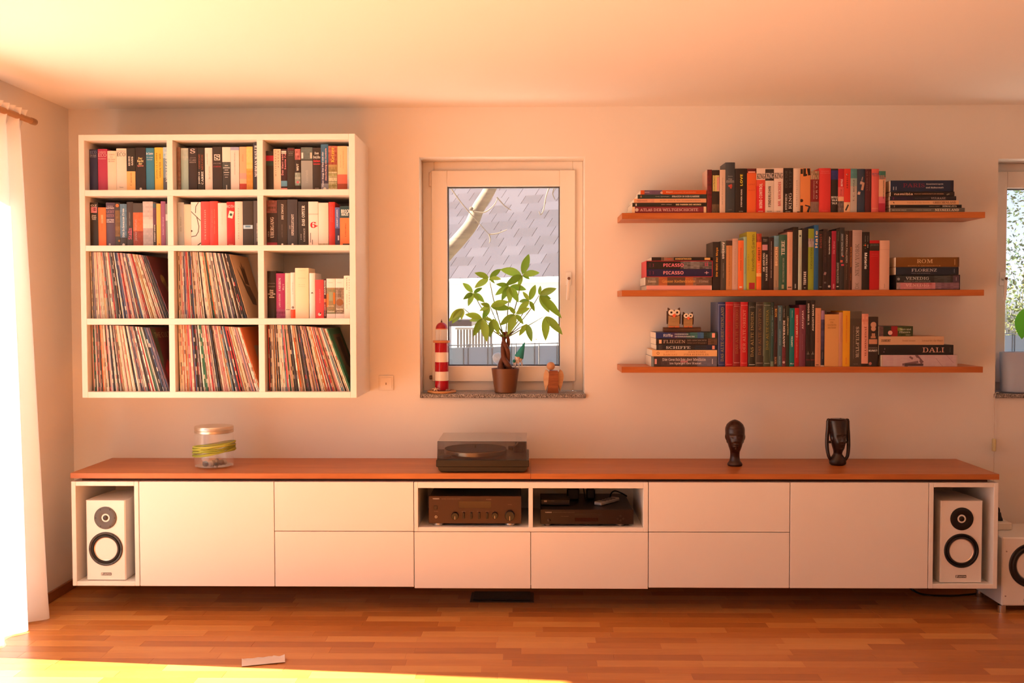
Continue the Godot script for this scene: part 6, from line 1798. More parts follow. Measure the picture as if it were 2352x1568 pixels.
	shelve([
		"broad black book with orange yellow lettering, first upright from window, middle shelf|s|0.8955|1.5007|0.2380|0.0377|0.2298|0.1800|0.0012|#26211d||v,0.58,0.6,0.42,-0.05,#eca43c,b,Die Welt der Maya||side:#4c4038",
		"dark grey book with white downward lettering, second upright from window, middle shelf|s|0.9277|1.5007|0.2380|0.0255|0.2339|0.1800|0.0012|#46423f|.75,1,#6c7068,#54584f|d,0.81,0.34,0.62,0,#efebe6,b,Ameisen;d,0.4,0.3,0.24,0,#b0a8a0,s,Hoelldobler / Wilson||",
		"tan book with dark picture top, third upright from window, middle shelf|s|0.9553|1.5007|0.2380|0.0280|0.2359|0.1800|0.0012|#c68a56|.9,1,#4c342c,#3c2824|v,0.48,0.8,0.24,0,#8c5c38,r,Das Schicksal der Hummel||",
		"pale pink grey book with faint lettering, fourth upright from window, middle shelf|s|0.9832|1.5007|0.2380|0.0267|0.2451|0.1800|0.0012|#c8a596||d,0.46,0.7,0.18,0,#a48478,r,Tanz auf dem Vulkan;h,0.955,0.7,0.2,0,#b89488,s,XII||",
		"orange book with dark script, fifth upright from window, middle shelf|s|1.0106|1.5007|0.2380|0.0263|0.2365|0.1800|0.0012|#e8743c||d,0.62,0.46,0.28,0,#8c4424,r,Homers Heimat|R,0,0.06,0.5,0.26,#e8dcd4,0|",
		"slim mint green book, sixth upright from window, middle shelf|s|1.0312|1.5007|0.2380|0.0135|0.2540|0.1800|0.0012|#96b8a0||d,0.45,0.3,0.4,0,#3c6c5c,s,Naturfuehrer||",
		"broad lime yellow book with dark lettering, seventh upright from window, middle shelf|s|1.0609|1.5007|0.2380|0.0445|0.2771|0.1800|0.0012|#b4ac30||v,0.64,0.62,0.4,-0.16,#4c4c20,s,Handbuch Garten;v,0.48,0.28,0.24,0.3,#8c8828,s,Das grosse BLV|R,0.06,0.07,0.62,0.7,#a42030,0|",
		"orange book with dark red title, eighth upright from window, middle shelf|s|1.0968|1.5007|0.2380|0.0234|0.2685|0.1800|0.0012|#e87434|.85,1,#5c2c20,#c8503c;.24,.3,#f0bc74|v,0.64,0.24,0.66,0,#7c2418,b,GEBIET;v,0.38,0.2,0.56,0,#f0b494,r,WELT||",
		"black book with pink square and white title, ninth upright from window, middle shelf|s|1.1255|1.5007|0.2380|0.0319|0.2533|0.1800|0.0012|#23201d||v,0.52,0.36,0.36,0.18,#ece8e0,R,AM ANFANG;v,0.42,0.5,0.3,-0.24,#ece8e0,R,WAR DER TRAUM;h,0.95,0.6,0.16,0,#c8c0bc,s,Robert;h,0.92,0.65,0.14,0,#c8c0bc,s,Laughlin|R,-0.04,0.8,0.78,0.82,#c88c98,0|",
		"dark brown book with fine white lettering, tenth upright from window, middle shelf|s|1.1549|1.5007|0.2380|0.0252|0.2501|0.1800|0.0012|#30201e||v,0.58,0.7,0.16,0,#c8b8b0,b,BRAINS GESCHICHTE DES GEHIRNS||",
		"tan book with sky blue top, eleventh upright from window, middle shelf|s|1.1792|1.5007|0.2380|0.0224|0.2579|0.1800|0.0012|#a48c74|.8,1,#6c9cb4,#5c8ca4;.0,.05,#8c8078|v,0.62,0.34,0.6,0,#f0cca4,b,BRUCKEN;v,0.12,0.12,0.3,0,#4c443c,s,DUMONT||",
		"dark green hardback with white title, twelfth upright from window, middle shelf|s|1.2104|1.5007|0.2380|0.0387|0.2634|0.1800|0.0035|#2c5c4c||v,0.76,0.26,0.52,0,#ece4d4,R,TIERE;v,0.36,0.44,0.22,-0.06,#c8c4b0,r,DIE ENZYKLOPAEDIE DER|R,0,0.06,0.28,0.5,#a09c7c,0|",
		"pale peach book with dark top, thirteenth upright from window, middle shelf|s|1.2433|1.5007|0.2380|0.0248|0.2842|0.1800|0.0012|#d4a48c|.97,1,#4c2020|v,0.56,0.6,0.24,0,#b8847c,r,DER SCHMUCK DER NATUR|R,0,0.045,0.7,0.2,#3c2c28,0|",
		"tall black book with small white foot lettering, fourteenth upright from window, middle shelf|s|1.2700|1.5007|0.2380|0.0254|0.2996|0.1800|0.0012|#241d1b||v,0.06,0.07,0.26,0,#e8e4dc,b,TASCHEN;v,0.6,0.4,0.16,0,#5c4c48,s,Das Universum der Kunst||",
		"slim pale mint book, fifteenth upright from window, middle shelf|s|1.2917|1.5007|0.2380|0.0163|0.2854|0.1800|0.0012|#b4c2b2||v,0.62,0.2,0.6,0,#c89c9c,r,NILE;v,0.34,0.12,0.3,0,#8c9c8c,s,Fluss|D,0,0.9,0.26,#2c302c|",
		"black book with white title near its foot, sixteenth upright from window, middle shelf|s|1.3151|1.5007|0.2380|0.0289|0.2933|0.1800|0.0012|#211c1a||v,0.19,0.22,0.5,0,#f0ece4,b,TIEFSEE|R,0,0.035,0.24,0.2,#8c8880,0|",
		"lime green book with picture band, seventeenth upright from window, middle shelf|s|1.3437|1.5007|0.2380|0.0264|0.2912|0.1800|0.0012|#889a2c|.7,.84,#6c5c54,#b0a8a4|v,0.52,0.34,0.42,-0.05,#47521c,s,EVOLUTION||",
		"tall bright blue book with cream title, eighteenth upright from window, middle shelf|s|1.3681|1.5007|0.2380|0.0209|0.3084|0.1800|0.0012|#1e5c94||v,0.78,0.26,0.76,0,#e8cc9c,b,Haie||",
		"dark book with rust red top lettering, nineteenth upright from window, middle shelf|s|1.3897|1.5007|0.2380|0.0215|0.2810|0.1800|0.0012|#261d1b||v,0.83,0.24,0.56,0,#8c443c,b,KUNST|R,0,0.05,0.5,0.1,#b8b0a8,0|",
		"dark brown book with faint brown lettering, twentieth upright from window, middle shelf|s|1.4110|1.5007|0.2380|0.0198|0.2891|0.1800|0.0012|#2c211d||v,0.7,0.5,0.4,0,#5c443c,r,DIE KELTEN UND|R,0,0.27,0.5,0.7,#9c7474,-20;R,0,0.12,0.5,0.4,#6c6460,0|",
		"black book with white upright lettering, twenty-first upright from window, middle shelf|s|1.4309|1.5007|0.2380|0.0190|0.2789|0.1800|0.0012|#231c1b||v,0.76,0.3,0.56,0,#ece8e4,b,Das Leben der Wikinger|D,0,0.06,0.3,#b8b0ac|",
		"crimson book with pink script, twenty-second upright from window, middle shelf|s|1.4517|1.5007|0.2380|0.0211|0.2802|0.1800|0.0012|#981838||v,0.72,0.22,0.5,0,#dc8c9c,r,Die Ritter;v,0.06,0.08,0.36,0,#e0b0b8,b,THEISS||",
		"black book with silver serif lettering, twenty-third upright from window, middle shelf|s|1.4711|1.5007|0.2380|0.0165|0.2894|0.1800|0.0012|#221e1c||v,0.28,0.34,0.66,0,#c8c8c0,r,SEIDENSTRASSE;v,0.88,0.16,0.36,0,#7c8474,r,Abenteuer|R,0,0.055,0.6,0.3,#c8c4bc,0|",
		"tall slate book with red swirl, twenty-fourth upright from window, middle shelf|s|1.4909|1.5007|0.2380|0.0221|0.2963|0.1800|0.0012|#2c3034||v,0.72,0.36,0.46,0,#dce0e4,r,WELTRAETSEL KUNST|R,-0.12,0.46,0.5,0.5,#d0604c,0;R,0.2,0.54,0.3,0.3,#d0604c,-30;R,0.12,0.4,0.6,0.4,#c8485c,0|",
		"dark brown book with white downward lettering, twenty-fifth upright from window, middle shelf|s|1.5127|1.5007|0.2380|0.0200|0.2804|0.1800|0.0012|#3c2c26||d,0.7,0.48,0.46,0,#dcd0c4,s,ANDREA PALLADIO;d,0.3,0.26,0.22,0,#8c7c70,s,Architekt||",
		"maroon brown book with orange upright lettering, twenty-sixth upright from window, middle shelf|s|1.5310|1.5007|0.2380|0.0155|0.2805|0.1800|0.0012|#46241c||v,0.56,0.34,0.46,-0.1,#d8843c,b,Geschichte der Gotik;v,0.22,0.12,0.3,-0.1,#c8743c,s,Uwe Bauer||",
		"broad lilac grey hardback with thin grey lettering, twenty-seventh upright from window, middle shelf|s|1.5625|1.5007|0.2380|0.0462|0.2841|0.1800|0.0035|#af9894||v,0.5,0.54,0.5,0,#6c605c,r,NEW YORK;v,0.07,0.1,0.48,0,#74685f,s,DK;h,0.94,0.6,0.06,0,#8c7c78,s,Die illustrierte;h,0.915,0.65,0.06,0,#8c7c78,s,Geschichte||",
		"black book with bold white downward lettering, twenty-eighth upright from window, middle shelf|s|1.6036|1.5007|0.2380|0.0342|0.2750|0.1800|0.0012|#1f1b19||d,0.5,0.28,0.5,0,#f2eee8,b,Materie;d,0.88,0.1,0.14,0.22,#a8a4a0,s,Physik;d,0.88,0.1,0.14,-0.1,#a8a4a0,s,heute|D,-0.1,0.77,0.12,#d8582c;D,0.25,0.77,0.07,#d8d4cc;D,0.25,0.74,0.07,#d8d4cc;D,-0.32,0.77,0.06,#6c8c5c;D,-0.1,0.8,0.05,#8c9c6c;D,-0.1,0.72,0.05,#8c9c6c|",
		"low red book with black title band, twenty-ninth upright from window, middle shelf|s|1.6445|1.5007|0.2380|0.0460|0.2353|0.1800|0.0012|#b01018|.79,.94,#2c241f|h,0.9,0.85,0.2,0,#6c7c74,R,JUDEN;h,0.72,0.6,0.08,0,#d85050,s,FRAUEN;h,0.68,0.7,0.06,0,#d85050,s,MAENNER||",
		"low plain beige hardback, thirtieth upright from window, middle shelf|s|1.6924|1.5007|0.2380|0.0482|0.2343|0.1800|0.0035|#d6ab96|.815,.82,#b88c78|v,0.08,0.08,0.12,0,#6c4c40,s,Reclam||",
	], "standing books on the middle floating shelf")
	shelve([
		"navy hardback with picture on its side, first upright from window, lowest shelf|s|0.9212|1.1347|0.2380|0.0357|0.3089|0.2000|0.0035|#26336c||v,0.5,0.84,0.5,-0.08,#a89c70,r,DAS ALTE GRIECHENLAND;h,0.96,0.9,0.1,0,#c8ccd8,b,Furio Durando|R,-0.43,0.5,0.04,8,#7c94c0,0;R,0,0.035,0.8,0.04,#7c84a8,0|side:#5a6280",
		"first bright red hardback with dull gold title, second upright from window, lowest shelf|s|0.9577|1.1347|0.2380|0.0361|0.3092|0.2000|0.0035|#b41220||v,0.63,0.52,0.42,0,#7c3c20,r,DAS ALTE ROM;h,0.955,0.9,0.08,0,#e8a8a0,b,Anna Maria|R,-0.44,0.5,0.04,8,#d05c58,0;R,0,0.035,0.7,0.04,#e08c84,0|",
		"dark red hardback with dull gold title, third upright from window, lowest shelf|s|0.9936|1.1347|0.2380|0.0338|0.3092|0.2000|0.0035|#841a1e||v,0.54,0.68,0.46,0,#a06038,r,DAS ALTE MEXIKO;h,0.96,0.9,0.07,0,#d8a8a0,b,Maria Longhena;h,0.935,0.85,0.07,0,#d8a8a0,b,Walter|R,-0.44,0.5,0.04,8,#a85c54,0;R,0.44,0.6,0.04,6,#c89c94,0;R,0,0.06,0.8,0.05,#d8a8a0,0|",
		"second bright red hardback with pale title, fourth upright from window, lowest shelf|s|1.0287|1.1347|0.2380|0.0349|0.3091|0.2000|0.0035|#b81624||v,0.55,0.66,0.46,0,#d89080,r,DER ALTE ORIENT;h,0.95,0.9,0.08,0,#e8b0a8,b,Marcella|R,-0.44,0.5,0.04,8,#c85c58,0;R,0,0.055,0.7,0.04,#e08c84,0|",
		"black green hardback with gold title, fifth upright from window, lowest shelf|s|1.0665|1.1347|0.2380|0.0344|0.3090|0.2000|0.0035|#222723||v,0.5,0.7,0.48,0,#b09c68,r,DAS ALTE INDIEN;h,0.93,0.5,0.06,0,#a8a498,b,Marilia;h,0.915,0.8,0.07,0,#a8a498,b,Albanese|R,-0.43,0.5,0.04,8,#5c6c64,0;R,0.44,0.5,0.03,8,#5c6c64,0;R,0,0.03,0.8,0.08,#c8c8bc,0|",
		"dark grey hardback with bronze title, sixth upright from window, lowest shelf|s|1.1028|1.1347|0.2380|0.0369|0.3090|0.2000|0.0035|#38342f||v,0.54,0.72,0.44,0,#8c6c44,r,DAS ALTE AGYPTEN;h,0.955,0.9,0.07,0,#c8c0b4,b,Giorgio Agnese|R,-0.44,0.5,0.04,8,#6c6c64,0;R,0.44,0.6,0.04,7,#a8a498,0;R,0,0.055,0.8,0.05,#b0a89c,0|",
		"dark green hardback with gold title, seventh upright from window, lowest shelf|s|1.1382|1.1347|0.2380|0.0326|0.3089|0.2000|0.0035|#3b4a38||v,0.57,0.62,0.44,0,#a08c3c,r,DAS ALTE CHINA;h,0.95,0.9,0.08,0,#c8d0bc,b,Maurizio|R,-0.44,0.5,0.04,8,#788c74,0;R,0.43,0.5,0.04,8,#8ca08c,0;R,0,0.05,0.8,0.06,#b0b8a4,0|",
		"slim dark teal book with pale upright lettering, eighth upright from window, lowest shelf|s|1.1625|1.1347|0.2380|0.0145|0.3078|0.2000|0.0012|#284c4c|.8,1,#1f3434;0,.08,#6c8474|v,0.7,0.44,0.5,0,#8ca8a8,r,CLAUDE MONET||",
		"slim dark brown book with yellow top lettering, ninth upright from window, lowest shelf|s|1.1790|1.1347|0.2380|0.0174|0.2918|0.2000|0.0012|#33211f||d,0.88,0.14,0.7,0,#d8a854,R,KON;v,0.5,0.2,0.3,0,#8c3c44,s,Expressionisten;v,0.1,0.12,0.6,0,#c8946c,b,TEXTE||",
		"steel blue book with pale upright lettering, tenth upright from window, lowest shelf|s|1.1989|1.1347|0.2380|0.0211|0.2922|0.2000|0.0012|#3e5f6c||d,0.86,0.22,0.34,0,#b8ccd0,r,Maler Galerie;v,0.48,0.26,0.3,0,#8cacb4,b,KUNST ZUKUNFT;v,0.1,0.14,0.36,0,#8cacb4,b,TASCHEN||",
		"black book fading to maroon with white title, eleventh upright from window, lowest shelf|s|1.2183|1.1347|0.2380|0.0167|0.2907|0.2000|0.0012|#26221f|0,.32,#5c2430,#6c2c34|d,0.54,0.44,0.7,0,#efe4dc,R,REMBRANDT;d,0.88,0.14,0.4,0,#b8b0a8,r,Chris Paula|D,0,0.07,0.36,#c8a8a4|",
		"slim dark green black book with cream italics, twelfth upright from window, lowest shelf|s|1.2359|1.1347|0.2380|0.0172|0.2896|0.2000|0.0012|#242b22||d,0.66,0.28,0.5,0,#dccca0,R,Magritte;d,0.8,0.06,0.3,0,#b8ac90,R,Rene||",
		"bright teal book with white upright lettering, thirteenth upright from window, lowest shelf|s|1.2563|1.1347|0.2380|0.0225|0.2796|0.2000|0.0012|#0c7070||v,0.43,0.18,0.46,0,#d8e8e4,b,LEMPICKA;v,0.9,0.12,0.26,0,#bcd4d0,s,Patrick Bade|R,0.05,0.05,0.8,0.26,#a8c0c0,0;R,0.2,0.06,0.3,0.2,#3c3c5c,0|",
		"slim bright red book with white lettering, fourteenth upright from window, lowest shelf|s|1.2794|1.1347|0.2380|0.0205|0.2802|0.2000|0.0012|#a81626|0,.07,#981c24|v,0.69,0.38,0.5,0,#f0d8cc,R,CARAVAGGIO;v,0.32,0.34,0.34,0,#e0a8a0,r,Michelangelo da||",
		"plum hardback with pale spaced lettering, fifteenth upright from window, lowest shelf|s|1.3062|1.1347|0.2380|0.0319|0.2951|0.2000|0.0035|#6c3448||v,0.76,0.3,0.42,-0.06,#d0b0b8,b,ARATJARA;v,0.4,0.26,0.12,0,#a8808c,s,Kunst der ersten Australier||",
		"first tall black book with white lettering, sixteenth upright from window, lowest shelf|s|1.3338|1.1347|0.2380|0.0213|0.3165|0.2000|0.0012|#22201e||v,0.79,0.32,0.46,0,#dcd8d0,b,V. VAN GOGH|R,0,0.1,0.85,0.12,#8c2834,0;R,0,0.19,0.6,0.1,#a8a49c,0;R,0,0.21,0.1,0.4,#a8a49c,0|",
		"second tall black book with white lettering, seventeenth upright from window, lowest shelf|s|1.3556|1.1347|0.2380|0.0211|0.3164|0.2000|0.0012|#22201e||v,0.74,0.4,0.46,0,#dcd8d0,b,AUGUST MACKE|R,0,0.1,0.85,0.12,#8c2834,0;R,0,0.19,0.6,0.1,#a8a49c,0;R,0,0.21,0.1,0.4,#a8a49c,0|",
		"tan book with faint brown lettering, eighteenth upright from window, lowest shelf|s|1.3802|1.1347|0.2380|0.0265|0.2800|0.2000|0.0012|#c88e6c||v,0.66,0.5,0.36,0,#b47858,r,KUNSTSTILE;v,0.2,0.24,0.3,0,#ae7454,s,Deutsche Malerei|R,-0.1,0.03,0.5,0.14,#4c3830,0|",
		"slim dark blue book with lilac top, nineteenth upright from window, lowest shelf|s|1.4028|1.1347|0.2380|0.0161|0.2675|0.2000|0.0012|#232838|.84,1,#b088a0,#8c6c94;.3,.84,#4c4468,#2c2c4c;0,.025,#c8b8a8|v,0.2,0.12,0.3,0,#a8a8b8,s,Renaissance||",
		"broad golden slipcased book, twentieth upright from window, lowest shelf|s|1.4456|1.1347|0.2380|0.0669|0.2496|0.2000|0.0012|#cf9c60||h,0.9,0.4,0.06,0,#8c6030,b,Leonardo;h,0.85,0.22,0.12,0,#8c5c28,r,Die;h,0.8,0.62,0.13,0,#8c5c28,r,Geschichte;h,0.745,0.58,0.12,0,#8c5c28,r,der Stadt||",
		"slim tan pink book beside the golden one, twenty-first upright from window, lowest shelf|s|1.4885|1.1347|0.2380|0.0178|0.2591|0.2000|0.0012|#c08a6c||v,0.66,0.4,0.3,0,#a87454,s,DIE NAZARENER||",
		"bright yellow book with red upright lettering, twenty-second upright from window, lowest shelf|s|1.5151|1.1347|0.2380|0.0341|0.2661|0.2000|0.0012|#d89c1c||d,0.67,0.5,0.14,0,#c4381c,b,WERNER BUESCHER  GALERIE DER WELT;v,0.1,0.12,0.16,0,#c4381c,b,TASCHEN||",
		"broad olive grey book with cream downward title, twenty-third upright from window, lowest shelf|s|1.5599|1.1347|0.2380|0.0538|0.2638|0.2000|0.0012|#463c32|.87,1,#564c40|d,0.44,0.56,0.32,0.14,#dcccb4,r,SKULPTUR;d,0.44,0.6,0.09,-0.2,#a89884,r,Von der Antike bis zur Gegenwart;h,0.045,0.4,0.05,0,#a89c8c,s,TASCHEN||",
		"peach pink book with maroon downward title, twenty-fourth upright from window, lowest shelf|s|1.6032|1.1347|0.2380|0.0314|0.2517|0.2000|0.0012|#dc9c88|0,.055,#241c1a;.8,1,#e0a48c,#c87464|d,0.47,0.58,0.44,0.05,#7c2c28,R,JUGENDSTIL||",
		"short brown book with painted portrait print, twenty-fifth upright from window, lowest shelf|s|1.6423|1.1347|0.2380|0.0459|0.2375|0.2000|0.0012|#2c221d||h,0.32,0.9,0.2,0,#f0ece4,b,KUNST;h,0.375,0.9,0.05,0,#c8c0b8,b,MEISTERWERKE DER|D,0.02,0.84,0.3,#c49478;D,0.02,0.76,0.25,#c49478;R,0.02,0.64,0.34,0.3,#b08468,0;R,0,0.5,0.86,0.5,#c08868,0;R,0,0.59,0.5,0.2,#b88264,0;R,-0.36,0.8,0.14,1.0,#2c1c16,0;R,0.38,0.8,0.16,1.0,#241814,0;D,-0.28,0.06,0.16,#a86860|",
	], "standing books on the lowest floating shelf")
	shelve([
		"cream atlas with maroon spine label, fifth from top, window-side pile, top shelf|f|0.4907|1.8835|0.2400|0.0294|0.3535|0.2340|0.0008|#e4c4a0|.04,.965,#7c2434;.905,.935,#dc8c4c|v,0.5,0.78,0.56,0,#ecccc4,r,ATLAS DER WELTGESCHICHTE|D,0,0.065,0.28,#c8b4ac|",
		"black book with cream sans title, fourth from top, window-side pile, top shelf|f|0.4931|1.9078|0.2400|0.0182|0.3511|0.2300|0.0008|#23201c||v,0.76,0.34,0.5,0,#ecd8ac,b,DIE FARBEN DES MEERES;v,0.46,0.14,0.26,0,#c8c0b4,b,JENNY L. NORMAN|R,0,0.05,0.6,0.3,#d8d0c4,0|",
		"peach book with brown serif title, third from top, window-side pile, top shelf|f|0.5006|1.9268|0.2400|0.0188|0.3437|0.2100|0.0008|#dca47c|.05,.28,#dca080,#c88c74|v,0.64,0.56,0.5,0,#8c5838,r,Reise durch das Sonnensystem;v,0.11,0.14,0.26,0,#5c3424,b,peterslack||",
		"dark teal book with white serif title, second from top, window-side pile, top shelf|f|0.5177|1.9464|0.2400|0.0194|0.3266|0.2100|0.0008|#253639||v,0.7,0.4,0.5,0,#ece4dc,R,PIRATEN IN DER KARIBIK;v,0.36,0.2,0.36,0,#c8c8c0,r,Cruz Apestegui|R,0,0.05,0.5,0.3,#b0784c,0|",
		"orange book with violet patch, first from top, window-side pile, top shelf|f|0.5313|1.9666|0.2400|0.0198|0.3130|0.1900|0.0008|#c8521c|.06,.33,#5c4460,#6c5474|v,0.44,0.1,0.5,0,#f0d0b8,b,Meyers;v,0.67,0.34,0.4,0,#e8a07c,s,Universalatlas mit Laenderlexikon;v,0.1,0.07,0.3,0,#c8b4d0,b,MEYERS|D,0.1,0.32,0.3,#d8b4a4|",
	], "books lying in piles on the top floating shelf")
	shelve([
		"grey book with cream capital title, sixth from top, subwoofer-side pile, top shelf|f|1.7154|1.8786|0.2400|0.0196|0.3520|0.2100|0.0008|#5c5a58||v,0.76,0.32,0.7,0,#ece0cc,R,NEUSEELAND;v,0.43,0.24,0.34,0,#b8b4ac,s,CLEMENS EMMLER;v,0.12,0.19,0.28,0,#c8c4bc,b,KNV HEYNE VERLAG||",
		"thin black book with small serif title, fifth from top, subwoofer-side pile, top shelf|f|1.7152|1.8962|0.2400|0.0146|0.3376|0.2100|0.0008|#1c1817||v,0.83,0.2,0.66,0,#dcd4cc,R,HIMALAYA;v,0.62,0.15,0.3,0,#a89c94,b,NANGA PARBAT|R,0,0.06,0.6,0.22,#a08474,0|",
		"cream book with brown capital title, fourth from top, subwoofer-side pile, top shelf|f|1.7138|1.9138|0.2400|0.0196|0.3252|0.2100|0.0008|#dcae84||v,0.79,0.33,0.66,0,#5c3420,R,GRIECHENLAND;v,0.41,0.33,0.4,0,#a8743c,r,Tassilo & Lilla Maerk|R,0,0.055,0.4,0.2,#3c2c20,30|",
		"black violet book with pale title, third from top, subwoofer-side pile, top shelf|f|1.7135|1.9339|0.2400|0.0196|0.3129|0.2000|0.0008|#211d28|.02,.35,#2c2040,#241c30|v,0.73,0.22,0.6,0,#c8b4b0,r,VULKANE;v,0.48,0.2,0.2,0,#6c5c74,s,Maurice und Katia|R,0,0.055,0.5,0.12,#a82c44,0|",
		"black book with bold cream lower case title, second from top, subwoofer-side pile, top shelf|f|1.7170|1.9547|0.2400|0.0210|0.3007|0.2000|0.0008|#1d1a17||v,0.2,0.29,0.62,0,#ecc8ac,b,namibia;v,0.6,0.46,0.26,0,#c89c7c,b,PRACHT SANDKUNSTLER KOENIG|R,0.1,0.9,0.3,0.7,#7c7460,20|",
		"thick navy book with dark red title, first from top, subwoofer-side pile, top shelf|f|1.7153|1.9921|0.2400|0.0529|0.2982|0.2000|0.0008|#1c2846|.95,1,#161c30|v,0.37,0.34,0.44,0.06,#842848,r,PARIS;v,0.7,0.27,0.18,0.16,#d8d0d0,R,Kunstmetropole;v,0.7,0.28,0.18,-0.14,#d8d0d0,R,und Kulturstadt|R,0.2,0.05,0.3,0.08,#b0b0bc,0;R,0.2,0.09,0.3,0.06,#b0b0bc,0|",
	], "books lying in piles on the top floating shelf")
	shelve([
		"pink book without lettering, fifth from top, window-side pile, middle shelf|f|0.5611|1.5119|0.2400|0.0223|0.3115|0.2300|0.0008|#e09c94|.985,1,#e8c0b4|||",
		"brown art book with cathedral print, fourth from top, window-side pile, middle shelf|f|0.5560|1.5432|0.2400|0.0393|0.3166|0.2300|0.0008|#5c4034|0,.2,#6c5c4c,#8c7c6c;.2,.33,#b8683c,#8c4c2c;.6,.72,#b8683c,#a05c34;.72,1,#8c6c5c,#4c3830|v,0.5,0.5,0.4,0,#ecb458,r,Grosse Kathedralen;v,0.1,0.12,0.36,0,#e8dcc8,r,Simon;v,0.88,0.14,0.36,0,#c8b8a8,r,Hirmer||",
		"navy volume with pink capitals in the red slipcase, third from top, window-side pile, middle shelf|f|0.5621|1.5838|0.2390|0.0355|0.3105|0.1950|0.0008|#1e1c48||v,0.41,0.31,0.56,0,#ec9cac,b,PICASSO;v,0.05,0.02,0.6,0,#8c3c5c,s,II;v,0.1,0.02,0.5,0,#a04060,s,I|R,0,0.92,0.08,0.56,#d8a8b8,0;R,-0.0,0.92,0.4,0.1,#d8a8b8,0|",
		"black volume with pink capitals in the red slipcase, second from top, window-side pile, middle shelf|f|0.5621|1.6199|0.2390|0.0357|0.3105|0.1950|0.0008|#26211f|.53,1,#3c3838,#8c8888;.52,.62,#6c6868,#2c2828|v,0.41,0.31,0.56,0,#f08098,b,PICASSO;v,0.05,0.02,0.6,0,#8c3c5c,s,II;v,0.1,0.02,0.5,0,#a04060,s,I|R,-0.1,0.9,0.5,0.12,#c04464,0;R,-0.1,0.93,0.5,0.12,#c04464,0|",
		"thin black book with yellow lettering, first from top, window-side pile, middle shelf|f|0.5854|1.6498|0.2400|0.0166|0.2851|0.1900|0.0008|#1f1a17|.16,.19,#6c5c50;.2,.37,#6c5c50,#8c6c5c|v,0.53,0.27,0.6,0,#e8c070,b,HUNDERTWASSER;v,0.29,0.11,0.4,0,#d8502c,b,FARBEN|R,0,0.93,0.6,1.6,#e0b46c,0|",
	], "books lying in piles on the middle floating shelf")
	shelve([
		"pink printed volume of the black slipcase, fourth from top, subwoofer-side pile, middle shelf|f|1.7501|1.5190|0.2390|0.0311|0.2964|0.1950|0.0008|#b47880|0,.06,#8c7474,#a89494;.62,1,#6c4c5c,#8c6c7c;.06,.62,#c48088,#b06c74|v,0.33,0.37,0.5,0.1,#e8c0b4,r,VENEDIG;v,0.33,0.42,0.2,-0.32,#d8a49c,r,KUNST & ARCHITEKTUR|R,-0.3,0.4,0.1,3,#8c2c3c,0|",
		"dark printed volume of the black slipcase, third from top, subwoofer-side pile, middle shelf|f|1.7501|1.5517|0.2390|0.0333|0.2964|0.1950|0.0008|#25282c|.6,.86,#4c5050,#2c3034;.9,1,#4c3c4c|v,0.33,0.37,0.5,0.1,#dcdcd8,r,VENEDIG;v,0.33,0.42,0.2,-0.32,#a8aaa8,r,KUNST & ARCHITEKTUR|D,0,0.03,0.2,#8c8c8c;R,0,0.95,0.5,0.08,#a8a0a4,0|",
		"thick navy city book with white serif title, second from top, subwoofer-side pile, middle shelf|f|1.7452|1.5903|0.2400|0.0364|0.2971|0.2000|0.0008|#1c2434|.96,1,#161b26|v,0.45,0.4,0.46,0.1,#d0ccd4,r,FLORENZ;v,0.4,0.3,0.16,-0.3,#8c90a0,r,Kunst und Architektur|R,0,0.93,0.5,0.06,#8c8c98,0|",
		"thick golden brown city book with cream title, first from top, subwoofer-side pile, middle shelf|f|1.7447|1.6320|0.2400|0.0459|0.2997|0.2000|0.0008|#744814|.97,1,#5c3810|v,0.46,0.25,0.48,0.1,#e4c490,r,ROM;v,0.45,0.52,0.14,-0.38,#c89c64,r,KUNST & ARCHITEKTUR|R,0,0.93,0.6,0.06,#c8a474,0|",
	], "books lying in piles on the middle floating shelf")
